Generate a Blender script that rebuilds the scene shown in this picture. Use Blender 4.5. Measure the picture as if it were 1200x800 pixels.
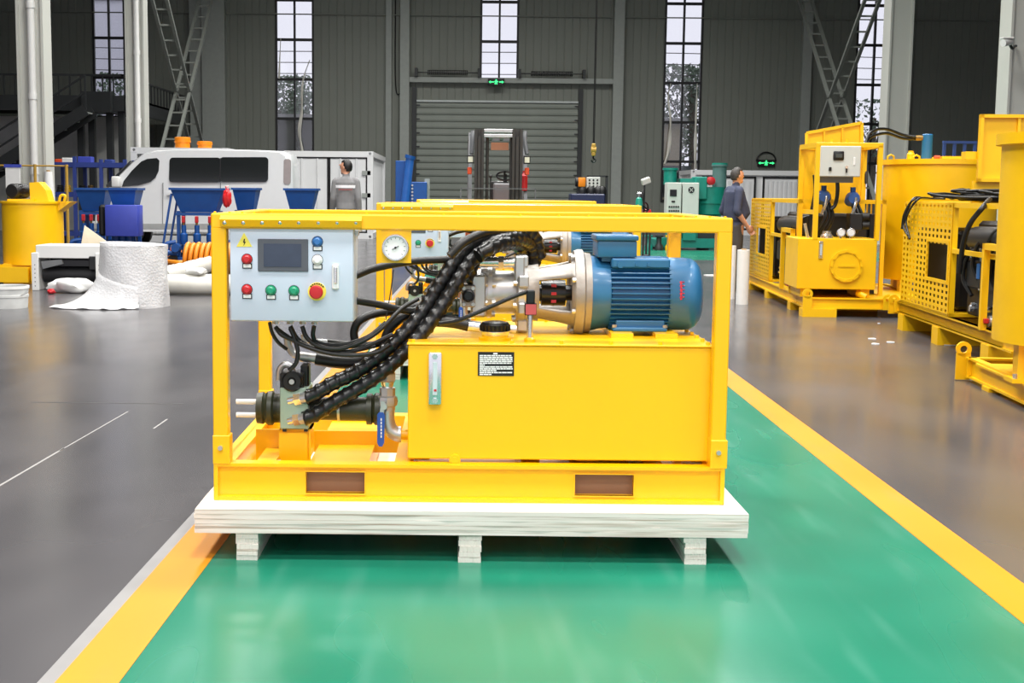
import bpy, bmesh, math, random
from mathutils import Vector, Matrix
random.seed(7)
for o in list(bpy.data.objects): bpy.data.objects.remove(o)
scene = bpy.context.scene
COL = scene.collection

# ------------------------------------------------------------------ camera
F_PX, PPX, PPY, HC = 1550.0, 537.0, 400.0, 1.33
PITCH, ROLL = math.atan(175/1550), math.radians(.55)
FW = Vector((0, math.cos(PITCH), -math.sin(PITCH)))
_u = Vector((0, math.sin(PITCH), math.cos(PITCH))); _r = Vector((1, 0, 0))
RT = _r*math.cos(ROLL) + _u*math.sin(ROLL)
UP = -_r*math.sin(ROLL) + _u*math.cos(ROLL)
cam_d = bpy.data.cameras.new('camera'); cam = bpy.data.objects.new('camera', cam_d); COL.objects.link(cam)
cam_d.sensor_fit = 'HORIZONTAL'; cam_d.sensor_width = 36; cam_d.lens = F_PX/1200*36
cam_d.shift_x = (600-PPX)/1200; cam_d.shift_y = (PPY-400)/1200
cam_d.clip_end = 500
cam.matrix_world = Matrix(((RT.x, UP.x, -FW.x, 0), (RT.y, UP.y, -FW.y, 0), (RT.z, UP.z, -FW.z, HC), (0, 0, 0, 1)))
scene.camera = cam

# ------------------------------------------------------------------ world, lamps, exposure
world = bpy.data.worlds.new('overcast_sky'); scene.world = world; world.use_nodes = True
bg = world.node_tree.nodes['Background']
bg.inputs[0].default_value = (.93, .90, 1.0, 1); bg.inputs[1].default_value = 1.0
# the hall's own high-bay lamps: one regular grid under the roof, above the picture
def lamp(x, y, z, sx, sy, power, spread=150):
    d = bpy.data.lights.new('high_bay_lamp_offscreen', 'AREA'); d.shape = 'RECTANGLE'; d.size = sx; d.size_y = sy
    d.energy = power; d.spread = math.radians(spread); d.color = (1, .985, .95)
    n = len([q for q in bpy.data.objects if q.name.startswith('high_bay_lamp')])+1
    o = bpy.data.objects.new('high_bay_lamp_%02d_offscreen' % n, d); COL.objects.link(o); o.location = (x, y, z)
    return o
for row in range(8):
    for lx in (-4.6, .6, 5.8):
        lamp(lx, -12+7*row, 11.6, 1.6, 1.6, 430, 150)
vs = scene.view_settings
vs.view_transform = 'Standard'; vs.look = 'None'; vs.gamma = 1; vs.use_curve_mapping = False
vs.exposure = 0.18

# ------------------------------------------------------------------ pixel helpers (a pixel is only a direction)
def ray(px, py):
    return FW + RT*((px-PPX)/F_PX) + UP*((PPY-py)/F_PX)
EYE = Vector((0, 0, HC))
def atY(px, py, Y):
    d = ray(px, py); return EYE + d*(Y/d.y)
def atZ(px, py, z=0.0):
    d = ray(px, py); return EYE + d*((z-HC)/d.z)
def atX(px, py, x):
    d = ray(px, py); return EYE + d*(x/d.x)

# ------------------------------------------------------------------ materials
def lin(c):
    return tuple((v/255/12.92 if v/255 <= .04045 else ((v/255+.055)/1.055)**2.4) for v in c) + (1,)
MATS = {}
def mat(name, rgb, rough=.5, metal=0, var=.06, scale=8, bump=0, bscale=60, rvar=0, emit=0, coat=0, alpha=1, trans=0, stretch=None, spec=None):
    if name in MATS: return MATS[name]
    m = bpy.data.materials.new(name); m.use_nodes = True; nt = m.node_tree; b = nt.nodes['Principled BSDF']
    b.inputs['Roughness'].default_value = rough; b.inputs['Metallic'].default_value = metal
    if spec is not None: b.inputs['Specular IOR Level'].default_value = spec
    c = lin(rgb)
    tc = nt.nodes.new('ShaderNodeTexCoord')
    vec = tc.outputs['Object']
    if stretch:
        mp = nt.nodes.new('ShaderNodeMapping'); mp.inputs['Scale'].default_value = stretch
        nt.links.new(vec, mp.inputs[0]); vec = mp.outputs[0]
    if var > 0:
        n = nt.nodes.new('ShaderNodeTexNoise'); n.inputs['Scale'].default_value = scale; n.inputs['Detail'].default_value = 5
        nt.links.new(vec, n.inputs['Vector'])
        r = nt.nodes.new('ShaderNodeValToRGB')
        r.color_ramp.elements[0].position = .3; r.color_ramp.elements[1].position = .7
        r.color_ramp.elements[0].color = tuple(max(0, v*(1-var)) for v in c[:3]) + (1,)
        r.color_ramp.elements[1].color = tuple(min(1, v*(1+var)) for v in c[:3]) + (1,)
        nt.links.new(n.outputs['Fac'], r.inputs[0]); nt.links.new(r.outputs[0], b.inputs['Base Color'])
        if rvar:
            mr = nt.nodes.new('ShaderNodeMapRange'); mr.inputs[3].default_value = rough-rvar; mr.inputs[4].default_value = rough+rvar
            nt.links.new(n.outputs['Fac'], mr.inputs[0]); nt.links.new(mr.outputs[0], b.inputs['Roughness'])
    else:
        b.inputs['Base Color'].default_value = c
    if bump:
        n2 = nt.nodes.new('ShaderNodeTexNoise'); n2.inputs['Scale'].default_value = bscale; n2.inputs['Detail'].default_value = 4
        nt.links.new(vec, n2.inputs['Vector'])
        bp = nt.nodes.new('ShaderNodeBump'); bp.inputs['Strength'].default_value = bump; bp.inputs['Distance'].default_value = .01
        nt.links.new(n2.outputs['Fac'], bp.inputs['Height']); nt.links.new(bp.outputs[0], b.inputs['Normal'])
    if emit:
        b.inputs['Emission Color'].default_value = c; b.inputs['Emission Strength'].default_value = emit
    if coat: b.inputs['Coat Weight'].default_value = coat; b.inputs['Coat Roughness'].default_value = .12
    if alpha < 1: b.inputs['Alpha'].default_value = alpha
    if trans: b.inputs['Transmission Weight'].default_value = trans
    MATS[name] = m
    return m
Y_ = mat('yellow_enamel', (254, 192, 1), .32, var=.02, scale=3, coat=.25)
YO = mat('yellow_enamel_aged', (252, 196, 0), .42, var=.04, scale=4, coat=.05)
GREYBOX = mat('light_grey_powder_coat', (200, 212, 228), .45, var=.02)
CREAM = mat('cabinet_cream_paint', (206, 208, 202), .5, var=.02)
BLK = mat('black_rubber', (22, 22, 23), .42, var=.1, scale=20)
BLKP = mat('black_plastic', (18, 18, 20), .3, var=.05)
DKENG = mat('engine_black_enamel', (20, 20, 22), .5, var=.2, scale=12)
CHROME = mat('chromed_steel', (222, 224, 228), .2, .85, var=.04, scale=10)
STEEL = mat('brushed_steel', (196, 196, 196), .36, .75, var=.08, scale=15)
CAST = mat('cast_aluminium', (160, 154, 148), .45, .45, var=.08, scale=14, bump=.15)
BLUE = mat('motor_blue_enamel', (38, 104, 150), .4, var=.06, scale=10, coat=.15)
PBLUE = mat('pump_blue_enamel', (22, 78, 150), .4, var=.1, scale=6)
INDIGO = mat('indigo_guard_paint', (62, 76, 178), .45, var=.04)
OLIVE = mat('olive_cylinder_paint', (48, 50, 32), .4, var=.1, scale=10)
PALEG = mat('pale_anodised_block', (166, 186, 168), .4, .3, var=.05)
RED = mat('red_plastic', (196, 36, 44), .35, var=.04)
PINK = mat('pale_red_cover', (214, 92, 96), .4, var=.03)
GREEN = mat('green_plastic', (32, 150, 110), .35, var=.04)
LBLUE = mat('blue_plastic', (52, 112, 176), .35, var=.04)
WHITE = mat('white_enamel', (232, 232, 230), .4, var=.02)
WHITEP = mat('white_plastic', (238, 238, 236), .4, var=.02)
YEL = mat('warning_yellow', (245, 228, 90), .5, var=.02)
BLACKINK = mat('black_ink', (20, 20, 20), .6, var=0)
TEAL = mat('teal_green_enamel', (18, 132, 116), .38, var=.06)
ORANGE = mat('orange_plastic', (238, 138, 20), .4, var=.05)
REDOR = mat('red_orange_plastic', (226, 82, 40), .4, var=.04)
DARKST = mat('dark_steel_paint', (42, 45, 46), .5, var=.08)
GREYST = mat('grey_steel_paint', (150, 155, 150), .5, var=.04)

# ------------------------------------------------------------------ mesh builder
ORG = {}
def frame_of(d):
    d = d.normalized(); a = Vector((0, 0, 1)) if abs(d.z) < .9 else Vector((1, 0, 0))
    x = d.cross(a).normalized(); return x, d.cross(x).normalized()
class MB:
    def __init__(s): s.bm = bmesh.new()
    def box(s, x0, x1, y0, y1, z0, z1, bev=0, seg=1):
        x0, x1 = min(x0, x1), max(x0, x1); y0, y1 = min(y0, y1), max(y0, y1); z0, z1 = min(z0, z1), max(z0, z1)
        vs_ = [s.bm.verts.new((x, y, z)) for x in (x0, x1) for y in (y0, y1) for z in (z0, z1)]
        fs = [s.bm.faces.new([vs_[i] for i in q]) for q in ((0, 1, 3, 2), (4, 6, 7, 5), (0, 4, 5, 1), (2, 3, 7, 6), (0, 2, 6, 4), (1, 5, 7, 3))]
        if bev:
            b = min(bev, .45*min(x1-x0, y1-y0, z1-z0))
            bmesh.ops.bevel(s.bm, geom=list({e for f in fs for e in f.edges}), offset=b, segments=seg, affect='EDGES', profile=.5)
        return s
    def bar(s, p0, p1, w, h=None, up=(0, 0, 1)):
        """rectangular bar from p0 to p1, w wide, h tall"""
        h = h or w; p0 = Vector(p0); p1 = Vector(p1); d = (p1-p0).normalized(); u = Vector(up)
        x = d.cross(u)
        if x.length < 1e-3: x = d.cross(Vector((1, 0, 0)))
        x.normalize(); z = x.cross(d).normalized()
        q = [s.bm.verts.new(p + x*(a*w/2) + z*(b*h/2)) for p in (p0, p1) for a, b in ((-1, -1), (1, -1), (1, 1), (-1, 1))]
        for f in ((0, 1, 2, 3), (7, 6, 5, 4), (0, 4, 5, 1), (1, 5, 6, 2), (2, 6, 7, 3), (3, 7, 4, 0)):
            s.bm.faces.new([q[i] for i in f])
        return s
    def cyl(s, p0, p1, r0, r1=None, seg=16):
        p0 = Vector(p0); p1 = Vector(p1); r1 = r0 if r1 is None else r1
        x, y = frame_of(p1-p0); rings = []
        for p, r in ((p0, r0), (p1, r1)):
            rings.append([s.bm.verts.new(p + (x*math.cos(2*math.pi*i/seg) + y*math.sin(2*math.pi*i/seg))*r) for i in range(seg)])
        for i in range(seg):
            j = (i+1) % seg; s.bm.faces.new((rings[0][i], rings[0][j], rings[1][j], rings[1][i]))
        s.bm.faces.new(rings[0][::-1]); s.bm.faces.new(rings[1]); return s
    def lathe(s, prof, p0, ax, seg=24, skip=None):
        """prof: (distance along ax, radius)"""
        p0 = Vector(p0); ax = Vector(ax).normalized(); x, y = frame_of(ax); rings = []
        for t, r in prof:
            c = p0 + ax*t
            if r < 1e-6: rings.append([s.bm.verts.new(c)])
            else: rings.append([s.bm.verts.new(c + (x*math.cos(2*math.pi*i/seg) + y*math.sin(2*math.pi*i/seg))*r) for i in range(seg)])
        for k in range(len(rings)-1):
            a, b = rings[k], rings[k+1]
            for i in range(seg):
                j = (i+1) % seg
                if skip and skip(k, i): continue
                if len(a) == 1 and len(b) == 1: continue
                if len(a) == 1: s.bm.faces.new((a[0], b[j], b[i]))
                elif len(b) == 1: s.bm.faces.new((a[i], a[j], b[0]))
                else: s.bm.faces.new((a[i], a[j], b[j], b[i]))
        if not skip:
            if len(rings[0]) > 1: s.bm.faces.new(rings[0][::-1])
            if len(rings[-1]) > 1: s.bm.faces.new(rings[-1])
        return s
    def tube(s, pts, r, seg=8, mod=None):
        pts = [Vector(p) for p in pts]; n = len(pts); rings = []; x = None; L = 0
        for k, p in enumerate(pts):
            d = (pts[min(k+1, n-1)] - pts[max(k-1, 0)]).normalized()
            if x is None: x, y = frame_of(d)
            else:
                x = (x - d*x.dot(d)).normalized(); y = d.cross(x)
                L += (p-pts[k-1]).length
            ring = []
            for i in range(seg):
                a = 2*math.pi*i/seg; rr = r if mod is None else r*mod(L, a)
                ring.append(s.bm.verts.new(p + (x*math.cos(a) + y*math.sin(a))*rr))
            rings.append(ring)
        for a, b in zip(rings, rings[1:]):
            for i in range(seg):
                j = (i+1) % seg; s.bm.faces.new((a[i], a[j], b[j], b[i]))
        s.bm.faces.new(rings[0][::-1]); s.bm.faces.new(rings[-1]); return s
    def prism(s, poly, vec):
        vec = Vector(vec); a = [s.bm.verts.new(Vector(p)) for p in poly]; b = [s.bm.verts.new(Vector(p)+vec) for p in poly]
        s.bm.faces.new(a[::-1]); s.bm.faces.new(b)
        for i in range(len(a)):
            j = (i+1) % len(a); s.bm.faces.new((a[i], a[j], b[j], b[i]))
        return s
    def sph(s, c, r, seg=12, sc=(1, 1, 1)):
        m = Matrix.Translation(Vector(c)) @ Matrix.Diagonal((r*sc[0], r*sc[1], r*sc[2], 1))
        bmesh.ops.create_uvsphere(s.bm, u_segments=seg, v_segments=max(6, seg//2+2), radius=1, matrix=m); return s
    def quadgrid(s, fn, nu, nv):
        g = [[s.bm.verts.new(fn(i/nu, j/nv)) for j in range(nv+1)] for i in range(nu+1)]
        for i in range(nu):
            for j in range(nv): s.bm.faces.new((g[i][j], g[i+1][j], g[i+1][j+1], g[i][j+1]))
        return s
    def build(s, name, m, par=None, smooth=True, ang=35):
        bmesh.ops.recalc_face_normals(s.bm, faces=s.bm.faces)
        o_ = ORG.get(par.name, Vector()) if par else Vector()
        me = bpy.data.meshes.new(name)
        if not par:
            xs = [v.co for v in s.bm.verts]
            o_ = Vector(((min(v.x for v in xs)+max(v.x for v in xs))/2, (min(v.y for v in xs)+max(v.y for v in xs))/2, min(v.z for v in xs)))
        if o_.length: bmesh.ops.translate(s.bm, verts=s.bm.verts, vec=-o_)
        s.bm.to_mesh(me); s.bm.free()
        for mm in (m if isinstance(m, (list, tuple)) else [m]): me.materials.append(mm)
        if smooth:
            for p in me.polygons: p.use_smooth = True
            me.set_sharp_from_angle(angle=math.radians(ang))
        o = bpy.data.objects.new(name, me); COL.objects.link(o)
        if par: o.parent = par; ORG[o.name] = o_
        else: o.location = o_
        return o
def tag(o, label, cat, group=None):
    o['label'] = label; o['category'] = cat
    if group: o['group'] = group
    return o
def struct(o, label=None):
    o['kind'] = 'structure'
    if label: o['label'] = label
    return o
def thing(name, label, cat, loc, rz=0, local=False, group=None):
    o = bpy.data.objects.new(name, None); COL.objects.link(o); o.empty_display_size = .1
    o.location = loc; o.rotation_euler = (0, 0, rz)
    ORG[o.name] = Vector() if local else Vector(loc)
    return tag(o, label, cat, group)
def copy_tree(o, par=None):
    c = o.copy(); COL.objects.link(c); c.parent = par
    for ch in list(o.children): copy_tree(ch, c)
    return c
def spline(pts, n=10):
    P = [Vector(p) for p in pts]; P = [P[0]*2-P[1]] + P + [P[-1]*2-P[-2]]; out = []
    for i in range(1, len(P)-2):
        for k in range(n):
            t = k/n; a, b, c, d = P[i-1:i+3]
            out.append(.5*((2*b) + (c-a)*t + (2*a-5*b+4*c-d)*t*t + (3*b-a-3*c+d)*t**3))
    out.append(P[-2]); return out
def fb(m, px0, py0, px1, py1, Y0, Y1, bev=0, seg=1):
    """box whose front face, at depth Y0, spans these pixels"""
    my = (py0+py1)/2; mx = (px0+px1)/2
    x0 = atY(px0, my, Y0).x; x1 = atY(px1, my, Y0).x; z0 = atY(mx, py1, Y0).z; z1 = atY(mx, py0, Y0).z
    return m.box(x0, x1, Y0, Y1, z0, z1, bev, seg)
# ================================================================== SETTING
YW = 48.0
def wx(px, py=110): return atY(px, py, YW).x
def wz(px, py): return atY(px, py, YW).z
# --- floor
def concrete():
    m = bpy.data.materials.new('polished_concrete'); m.use_nodes = True; nt = m.node_tree; b = nt.nodes['Principled BSDF']
    tc = nt.nodes.new('ShaderNodeTexCoord')
    def noise(sc, det, st=(1, 1, 1)):
        mp = nt.nodes.new('ShaderNodeMapping'); mp.inputs['Scale'].default_value = st
        nt.links.new(tc.outputs['Object'], mp.inputs[0])
        n = nt.nodes.new('ShaderNodeTexNoise'); n.inputs['Scale'].default_value = sc; n.inputs['Detail'].default_value = det
        nt.links.new(mp.outputs[0], n.inputs['Vector']); return n
    n1 = noise(.6, 1); n2 = noise(2.2, 1, (1, .4, 1)); n3 = noise(30, 3)
    mx = nt.nodes.new('ShaderNodeMath'); mx.operation = 'ADD'; nt.links.new(n1.outputs[0], mx.inputs[0]); nt.links.new(n2.outputs[0], mx.inputs[1])
    r = nt.nodes.new('ShaderNodeValToRGB'); e = r.color_ramp.elements
    e[0].position = .05; e[0].color = lin((62, 62, 65)); e[1].position = .95; e[1].color = lin((98, 95, 97))
    hm = nt.nodes.new('ShaderNodeMath'); hm.operation = 'MULTIPLY'; hm.inputs[1].default_value = .5
    nt.links.new(mx.outputs[0], hm.inputs[0]); nt.links.new(hm.outputs[0], r.inputs[0]); nt.links.new(r.outputs[0], b.inputs['Base Color'])
    mr = nt.nodes.new('ShaderNodeMapRange'); mr.inputs[1].default_value = 0; mr.inputs[2].default_value = 1; mr.inputs[3].default_value = .13; mr.inputs[4].default_value = .29; b.inputs['Specular IOR Level'].default_value = .2
    nt.links.new(n2.outputs[0], mr.inputs[0]); nt.links.new(mr.outputs[0], b.inputs['Roughness'])
    return m
def painted(name, c0, c1, r0=.2, r1=.36, wear=(150, 150, 140)):
    m = bpy.data.materials.new(name); m.use_nodes = True; nt = m.node_tree; b = nt.nodes['Principled BSDF']
    tc = nt.nodes.new('ShaderNodeTexCoord')
    def noise(sc, det, rot=0, st=(1, 1, 1)):
        mp = nt.nodes.new('ShaderNodeMapping'); mp.inputs['Scale'].default_value = st; mp.inputs['Rotation'].default_value[2] = rot
        nt.links.new(tc.outputs['Object'], mp.inputs[0])
        n = nt.nodes.new('ShaderNodeTexNoise'); n.inputs['Scale'].default_value = sc; n.inputs['Detail'].default_value = det
        nt.links.new(mp.outputs[0], n.inputs['Vector']); return n
    n1 = noise(1.2, 1); n2 = noise(3, 1, .6, (1, .3, 1)); n3 = noise(9, 1, -.5, (1, .15, 1))
    r = nt.nodes.new('ShaderNodeValToRGB'); e = r.color_ramp.elements
    e[0].position = .05; e[0].color = lin(c0); e[1].position = .95; e[1].color = lin(c1)
    nt.links.new(n1.outputs[0], r.inputs[0])
    w = nt.nodes.new('ShaderNodeValToRGB'); w.color_ramp.interpolation = 'EASE'; w.color_ramp.elements[0].position = .5; w.color_ramp.elements[1].position = .95
    w.color_ramp.elements[1].color = (.5, .5, .5, 1)
    nt.links.new(n3.outputs[0], w.inputs[0])
    mix = nt.nodes.new('ShaderNodeMix'); mix.data_type = 'RGBA'
    nt.links.new(w.outputs[0], mix.inputs[0]); nt.links.new(r.outputs[0], mix.inputs[6]); mix.inputs[7].default_value = lin(wear)
    nt.links.new(mix.outputs[2], b.inputs['Base Color'])
    mr = nt.nodes.new('ShaderNodeMapRange'); b.inputs['Specular IOR Level'].default_value = .22; mr.inputs[1].default_value = 0; mr.inputs[2].default_value = 1; mr.inputs[3].default_value = r0; mr.inputs[4].default_value = r1
    nt.links.new(n2.outputs[0], mr.inputs[0]); nt.links.new(mr.outputs[0], b.inputs['Roughness'])
    return m
fl = MB().box(-24, 26, -16, YW+.2, -.2, 0).build('floor', concrete(), smooth=False)
struct(fl, 'grey polished concrete hall floor')
def strip(name, xa, ya, xb, yb, w, z0, z1, m, label):
    o = MB().prism([(xa, ya, z0), (xa+w, ya, z0), (xb+w, yb, z0), (xb, yb, z0)], (0, 0, z1-z0)).build(name, m, smooth=False)
    return struct(o, label)
sl = .0203
GP = painted('green_floor_paint', (16, 104, 80), (40, 132, 106), .16, .34, (84, 142, 124))
YP = painted('yellow_floor_paint', (204, 130, 22), (216, 144, 34), .3, .45, (170, 136, 90))
lx0, rx0 = -1.081-sl*3.452, 1.781-sl*4.02      # stripe positions at y = 0
gl = MB().prism([(lx0+.16-.3, -15, -.01), (rx0+.01-.3, -15, -.01), (rx0+.01+sl*27, 27, -.01), (11.5, 27, -.01), (11.5, 31.6, -.01), (lx0+.16+sl*31.6, 31.6, -.01)], (0, 0, .012)).build('floor_lane', GP, smooth=False)
struct(gl, 'green painted floor lane between two yellow stripes')
strip('floor_stripe', lx0-sl*15, -15, lx0+sl*31, 31, .172, -.01, .004, YP, 'yellow painted floor stripe on the side of the bubble wrap')
strip('floor_stripe', rx0-sl*15, -15, rx0+sl*27, 27, .174, -.01, .004, YP, 'yellow painted floor stripe on the side of the grouting plants')
strip('floor_primer_strip', lx0-.05-sl*15, -15, lx0-.045+sl*31, 31, .06, -.01, .003, mat('grey_primer', (136, 134, 134), .4, var=.05), 'pale grey primer strip along the yellow stripe')

JD = mat('floor_joint_filler', (66, 64, 64), .6, var=.1); SC = mat('floor_scratch', (150, 148, 146), .5, var=.1)
for k_, (pa, pb, w_, m_) in enumerate((((36, 471), (215, 473), .012, JD), ((-40, 592), (75, 525), .012, SC), ((70, 528), (150, 482), .008, SC), ((180, 502), (196, 491), .01, SC))):
    a, b = atZ(*pa), atZ(*pb); struct(MB().bar((a.x, a.y, -.0005), (b.x, b.y, -.0005), w_, .003).build('trim_%d' % (20+k_), m_, smooth=False), 'thin joint line in the grey floor' if m_ == JD else 'pale scratch across the grey floor')
# --- back wall with real ribs, openings left for the windows
WALL = mat('grey_green_wall_sheet', (120, 124, 116), .55, var=.04, scale=.6)
WTOP = 12.0
WIN = [(110, 148), (323, 368), (562, 607), (777, 822), (1001, 1044)]
rows = [wz(345, v) for v in (231, 185, 139, 93, 46.5, 0)]; rows += [rows[-1]+1.43, rows[-1]+2.86]
def ribbed(m, x0, x1, z0, z1, y):
    n = max(1, round((x1-x0)/.27)); w = (x1-x0)/n
    prof = []
    for i in range(n):
        a = x0+i*w
        prof += [(a, y), (a+w-.036, y), (a+w-.026, y+.012), (a+w-.01, y+.012)]
    prof.append((x1, y))
    lo = [m.bm.verts.new((a, b, z0)) for a, b in prof]; hi = [m.bm.verts.new((a, b, z1)) for a, b in prof]
    for i in range(len(prof)-1): m.bm.faces.new((lo[i], lo[i+1], hi[i+1], hi[i]))
w = MB(); xs = -24.0; wins = []
DX0, DX1, DZ = wx(487), wx(679), wz(583, 120)
for k, (a, b) in enumerate(WIN):
    xa, xb = wx(a), wx(b); zb = rows[3] if k == 2 else rows[0]
    wins.append((xa, xb, zb)); 
    if k == 2:
        ribbed(w, xs, DX0, 0, WTOP, YW); ribbed(w, DX0, xa, DZ, WTOP, YW); ribbed(w, xb, DX1, DZ, WTOP, YW)
        ribbed(w, xa, xb, DZ, zb, YW); xs = DX1
    else:
        ribbed(w, xs, xa, 0, WTOP, YW); ribbed(w, xa, xb, 0, zb, YW); xs = xb
    ribbed(w, xa, xb, rows[7], WTOP, YW)
ribbed(w, xs, 26, 0, WTOP, YW)
# outer skin gives the wall its thickness
for (a, b, z0, z1) in [(-24, wins[0][0], 0, WTOP)] + [(wins[i][1], wins[i+1][0], 0, WTOP) for i in (0, 3)] + [(wins[1][1], DX0, 0, WTOP), (DX1, wins[3][0], 0, WTOP), (wins[4][1], 26, 0, WTOP), (DX0, wins[2][0], DZ, WTOP), (wins[2][1], DX1, DZ, WTOP), (wins[2][0], wins[2][1], DZ, rows[3])] + [(q[0], q[1], 0, q[2]) for i, q in enumerate(wins) if i != 2] + [(q[0], q[1], rows[7], WTOP) for q in wins]:
    w.box(a, b, YW+.06, YW+.18, z0, z1)
wallb = struct(w.build('wall_back', WALL, smooth=False), 'grey green ribbed sheet metal wall')
SIDE = mat('side_wall_sheet', (120, 124, 116), .6, var=.05, scale=.5)
struct(MB().box(-24.3, -24, -16, YW+.2, 0, WTOP).build('wall_left', SIDE, smooth=False))
struct(MB().box(26, 26.3, -16, YW+.2, 0, WTOP).build('wall_right', SIDE, smooth=False))
struct(MB().box(-24.3, 26.3, -16, YW+.2, WTOP, WTOP+.3).build('ceiling', mat('ceiling_sheet', (170, 172, 168), .7, var=.03), smooth=False))
# wall pilasters and the beam over the roller door
for i, (a, b, d) in enumerate([(224, 239, .25), (239, 266, .4), (452, 459, .12), (469, 480, .35), (717, 729, .35), (937, 948, .25), (1057, 1064, .2)]):
    struct(MB().box(wx(a), wx(b), YW-d, YW+.02, 0, WTOP, .01).build('trim_%d' % (i+1), GREYST, smooth=False), 'grey steel wall post')
struct(MB().box(wx(480), wx(718), YW-.3, YW+.02, wz(600, 98), wz(600, 92)).build('trim_8', GREYST, smooth=False), 'grey steel beam over the roller door')
struct(MB().box(-24, 26, YW-.1, YW+.02, wz(420, 18), wz(420, 17)).build('trim_9', WALL, smooth=False), 'thin wall rail')

# --- windows
def glass():
    m = bpy.data.materials.new('window_glass'); m.use_nodes = True; nt = m.node_tree; nt.nodes.clear()
    o = nt.nodes.new('ShaderNodeOutputMaterial'); mx = nt.nodes.new('ShaderNodeMixShader'); t = nt.nodes.new('ShaderNodeBsdfTransparent'); g = nt.nodes.new('ShaderNodeBsdfGlossy')
    t.inputs[0].default_value = (.93, .95, .96, 1); g.inputs['Roughness'].default_value = .05; mx.inputs[0].default_value = .06
    nt.links.new(t.outputs[0], mx.inputs[1]); nt.links.new(g.outputs[0], mx.inputs[2]); nt.links.new(mx.outputs[0], o.inputs[0]); return m
GLASS = glass(); FRM = mat('black_window_frame', (24, 25, 27), .5, var=.03)
for k, (xa, xb, zb) in enumerate(wins):
    zs = [z for z in rows if z >= zb-.01]
    f = MB(); t = .035
    for xx in (xa+t, (xa+xb)/2, xb-t): f.box(xx-t, xx+t, YW-.04, YW+.08, zb, zs[-1])
    for z in zs: f.box(xa, xb, YW-.05, YW+.09, z-.045, z+.045)
    wo = struct(f.build('window_%d' % (k+1), FRM, smooth=False), 'tall black framed window')
    for z0, z1 in zip(zs, zs[1:]):
        for x0, x1 in ((xa, (xa+xb)/2), ((xa+xb)/2, xb)):
            g = MB().box(x0+t, x1-t, YW+.015, YW+.025, z0+.04, z1-.04); g.build('pane', GLASS, None, False)
            ob = bpy.context.scene.collection.objects[-1]
            loc = ob.location.copy(); ob.parent = wo; ob.location = loc - wo.location

# --- roller door
door = MB().box(DX0-.12, DX0+.04, YW-.12, YW+.05, 0, DZ+.5).box(DX1-.04, DX1+.12, YW-.12, YW+.05, 0, DZ+.5).build('door_1', DARKST, smooth=False)
struct(door, 'grey roller door with horizontal slats')
ORG[door.name] = door.location.copy()
SLAT = mat('roller_slat_grey', (128, 134, 126), .45, .2, var=.05, scale=2)
sh = .244; nsl = int(DZ/sh)
base = None
for i in range(nsl):
    z = DZ - (i+1)*sh
    if base is None:
        base = MB().prism([(DX0+.03, YW-.02, z+.03), (DX0+.03, YW-.045, z+.06), (DX0+.03, YW-.05, z+sh*.5), (DX0+.03, YW-.045, z+sh-.012), (DX0+.03, YW-.02, z+sh), (DX0+.03, YW+.01, z+sh), (DX0+.03, YW+.01, z-.005), (DX0+.03, YW-.012, z-.005), (DX0+.03, YW-.012, z+.03)], (DX1-DX0-.06, 0, 0)).build('slat', SLAT, door, False)
        z00 = z
    else:
        c = base.copy(); COL.objects.link(c); c.location.z = z - z00
for i in range(0, nsl, 2):
    z = DZ-(i+.5)*sh
    m_ = MB().box(DX0-.02, DX0+.16, YW-.09, YW-.04, z-.02, z+.02); m_.box(DX1-.16, DX1+.02, YW-.09, YW-.04, z-.02, z+.02); m_.build('slat_clip', DARKST, door, False)
MB().box(DX0-.1, DX1+.1, YW-.06, YW-.02, -.0, .12).build('bottom_seal', BLK, door, False)
MB().box(DX0, DX1, YW-.12, YW+.0, DZ-.01, DZ+.06).build('lintel_strip', mat('galvanised', (170, 176, 172), .35, .6), door, False)
# torsion spring coils above the door
for a, b, yy in ((501, 548, 86), (621, 670, 87.5)):
    z = wz((a+b)/2, yy); x0, x1 = wx(a), wx(b); n = 150
    t = thing('torsion_spring', 'black torsion spring coil %s over the roller door' % ('on the side of the white container' if a < 560 else 'on the side of the hanging hoist cable'), 'spring', (x0, YW-.35, z-.1))
    MB().cyl((x0-.4, YW-.35, z), (x1+.4, YW-.35, z), .02, seg=8).build('shaft', DARKST, t)
    m_ = MB()
    for i in range(26):
        xx = x0+(x1-x0)*(i+.5)/26; m_.cyl((xx-.02, YW-.35, z), (xx+.02, YW-.35, z), .09, seg=12)
    m_.build('coil', BLKP, t)
    for xx in (x0-.4, x1+.4): MB().box(xx-.05, xx+.05, YW-.45, YW-.001, z-.15, z+.15).build('bearing_bracket', DARKST, t)

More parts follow.
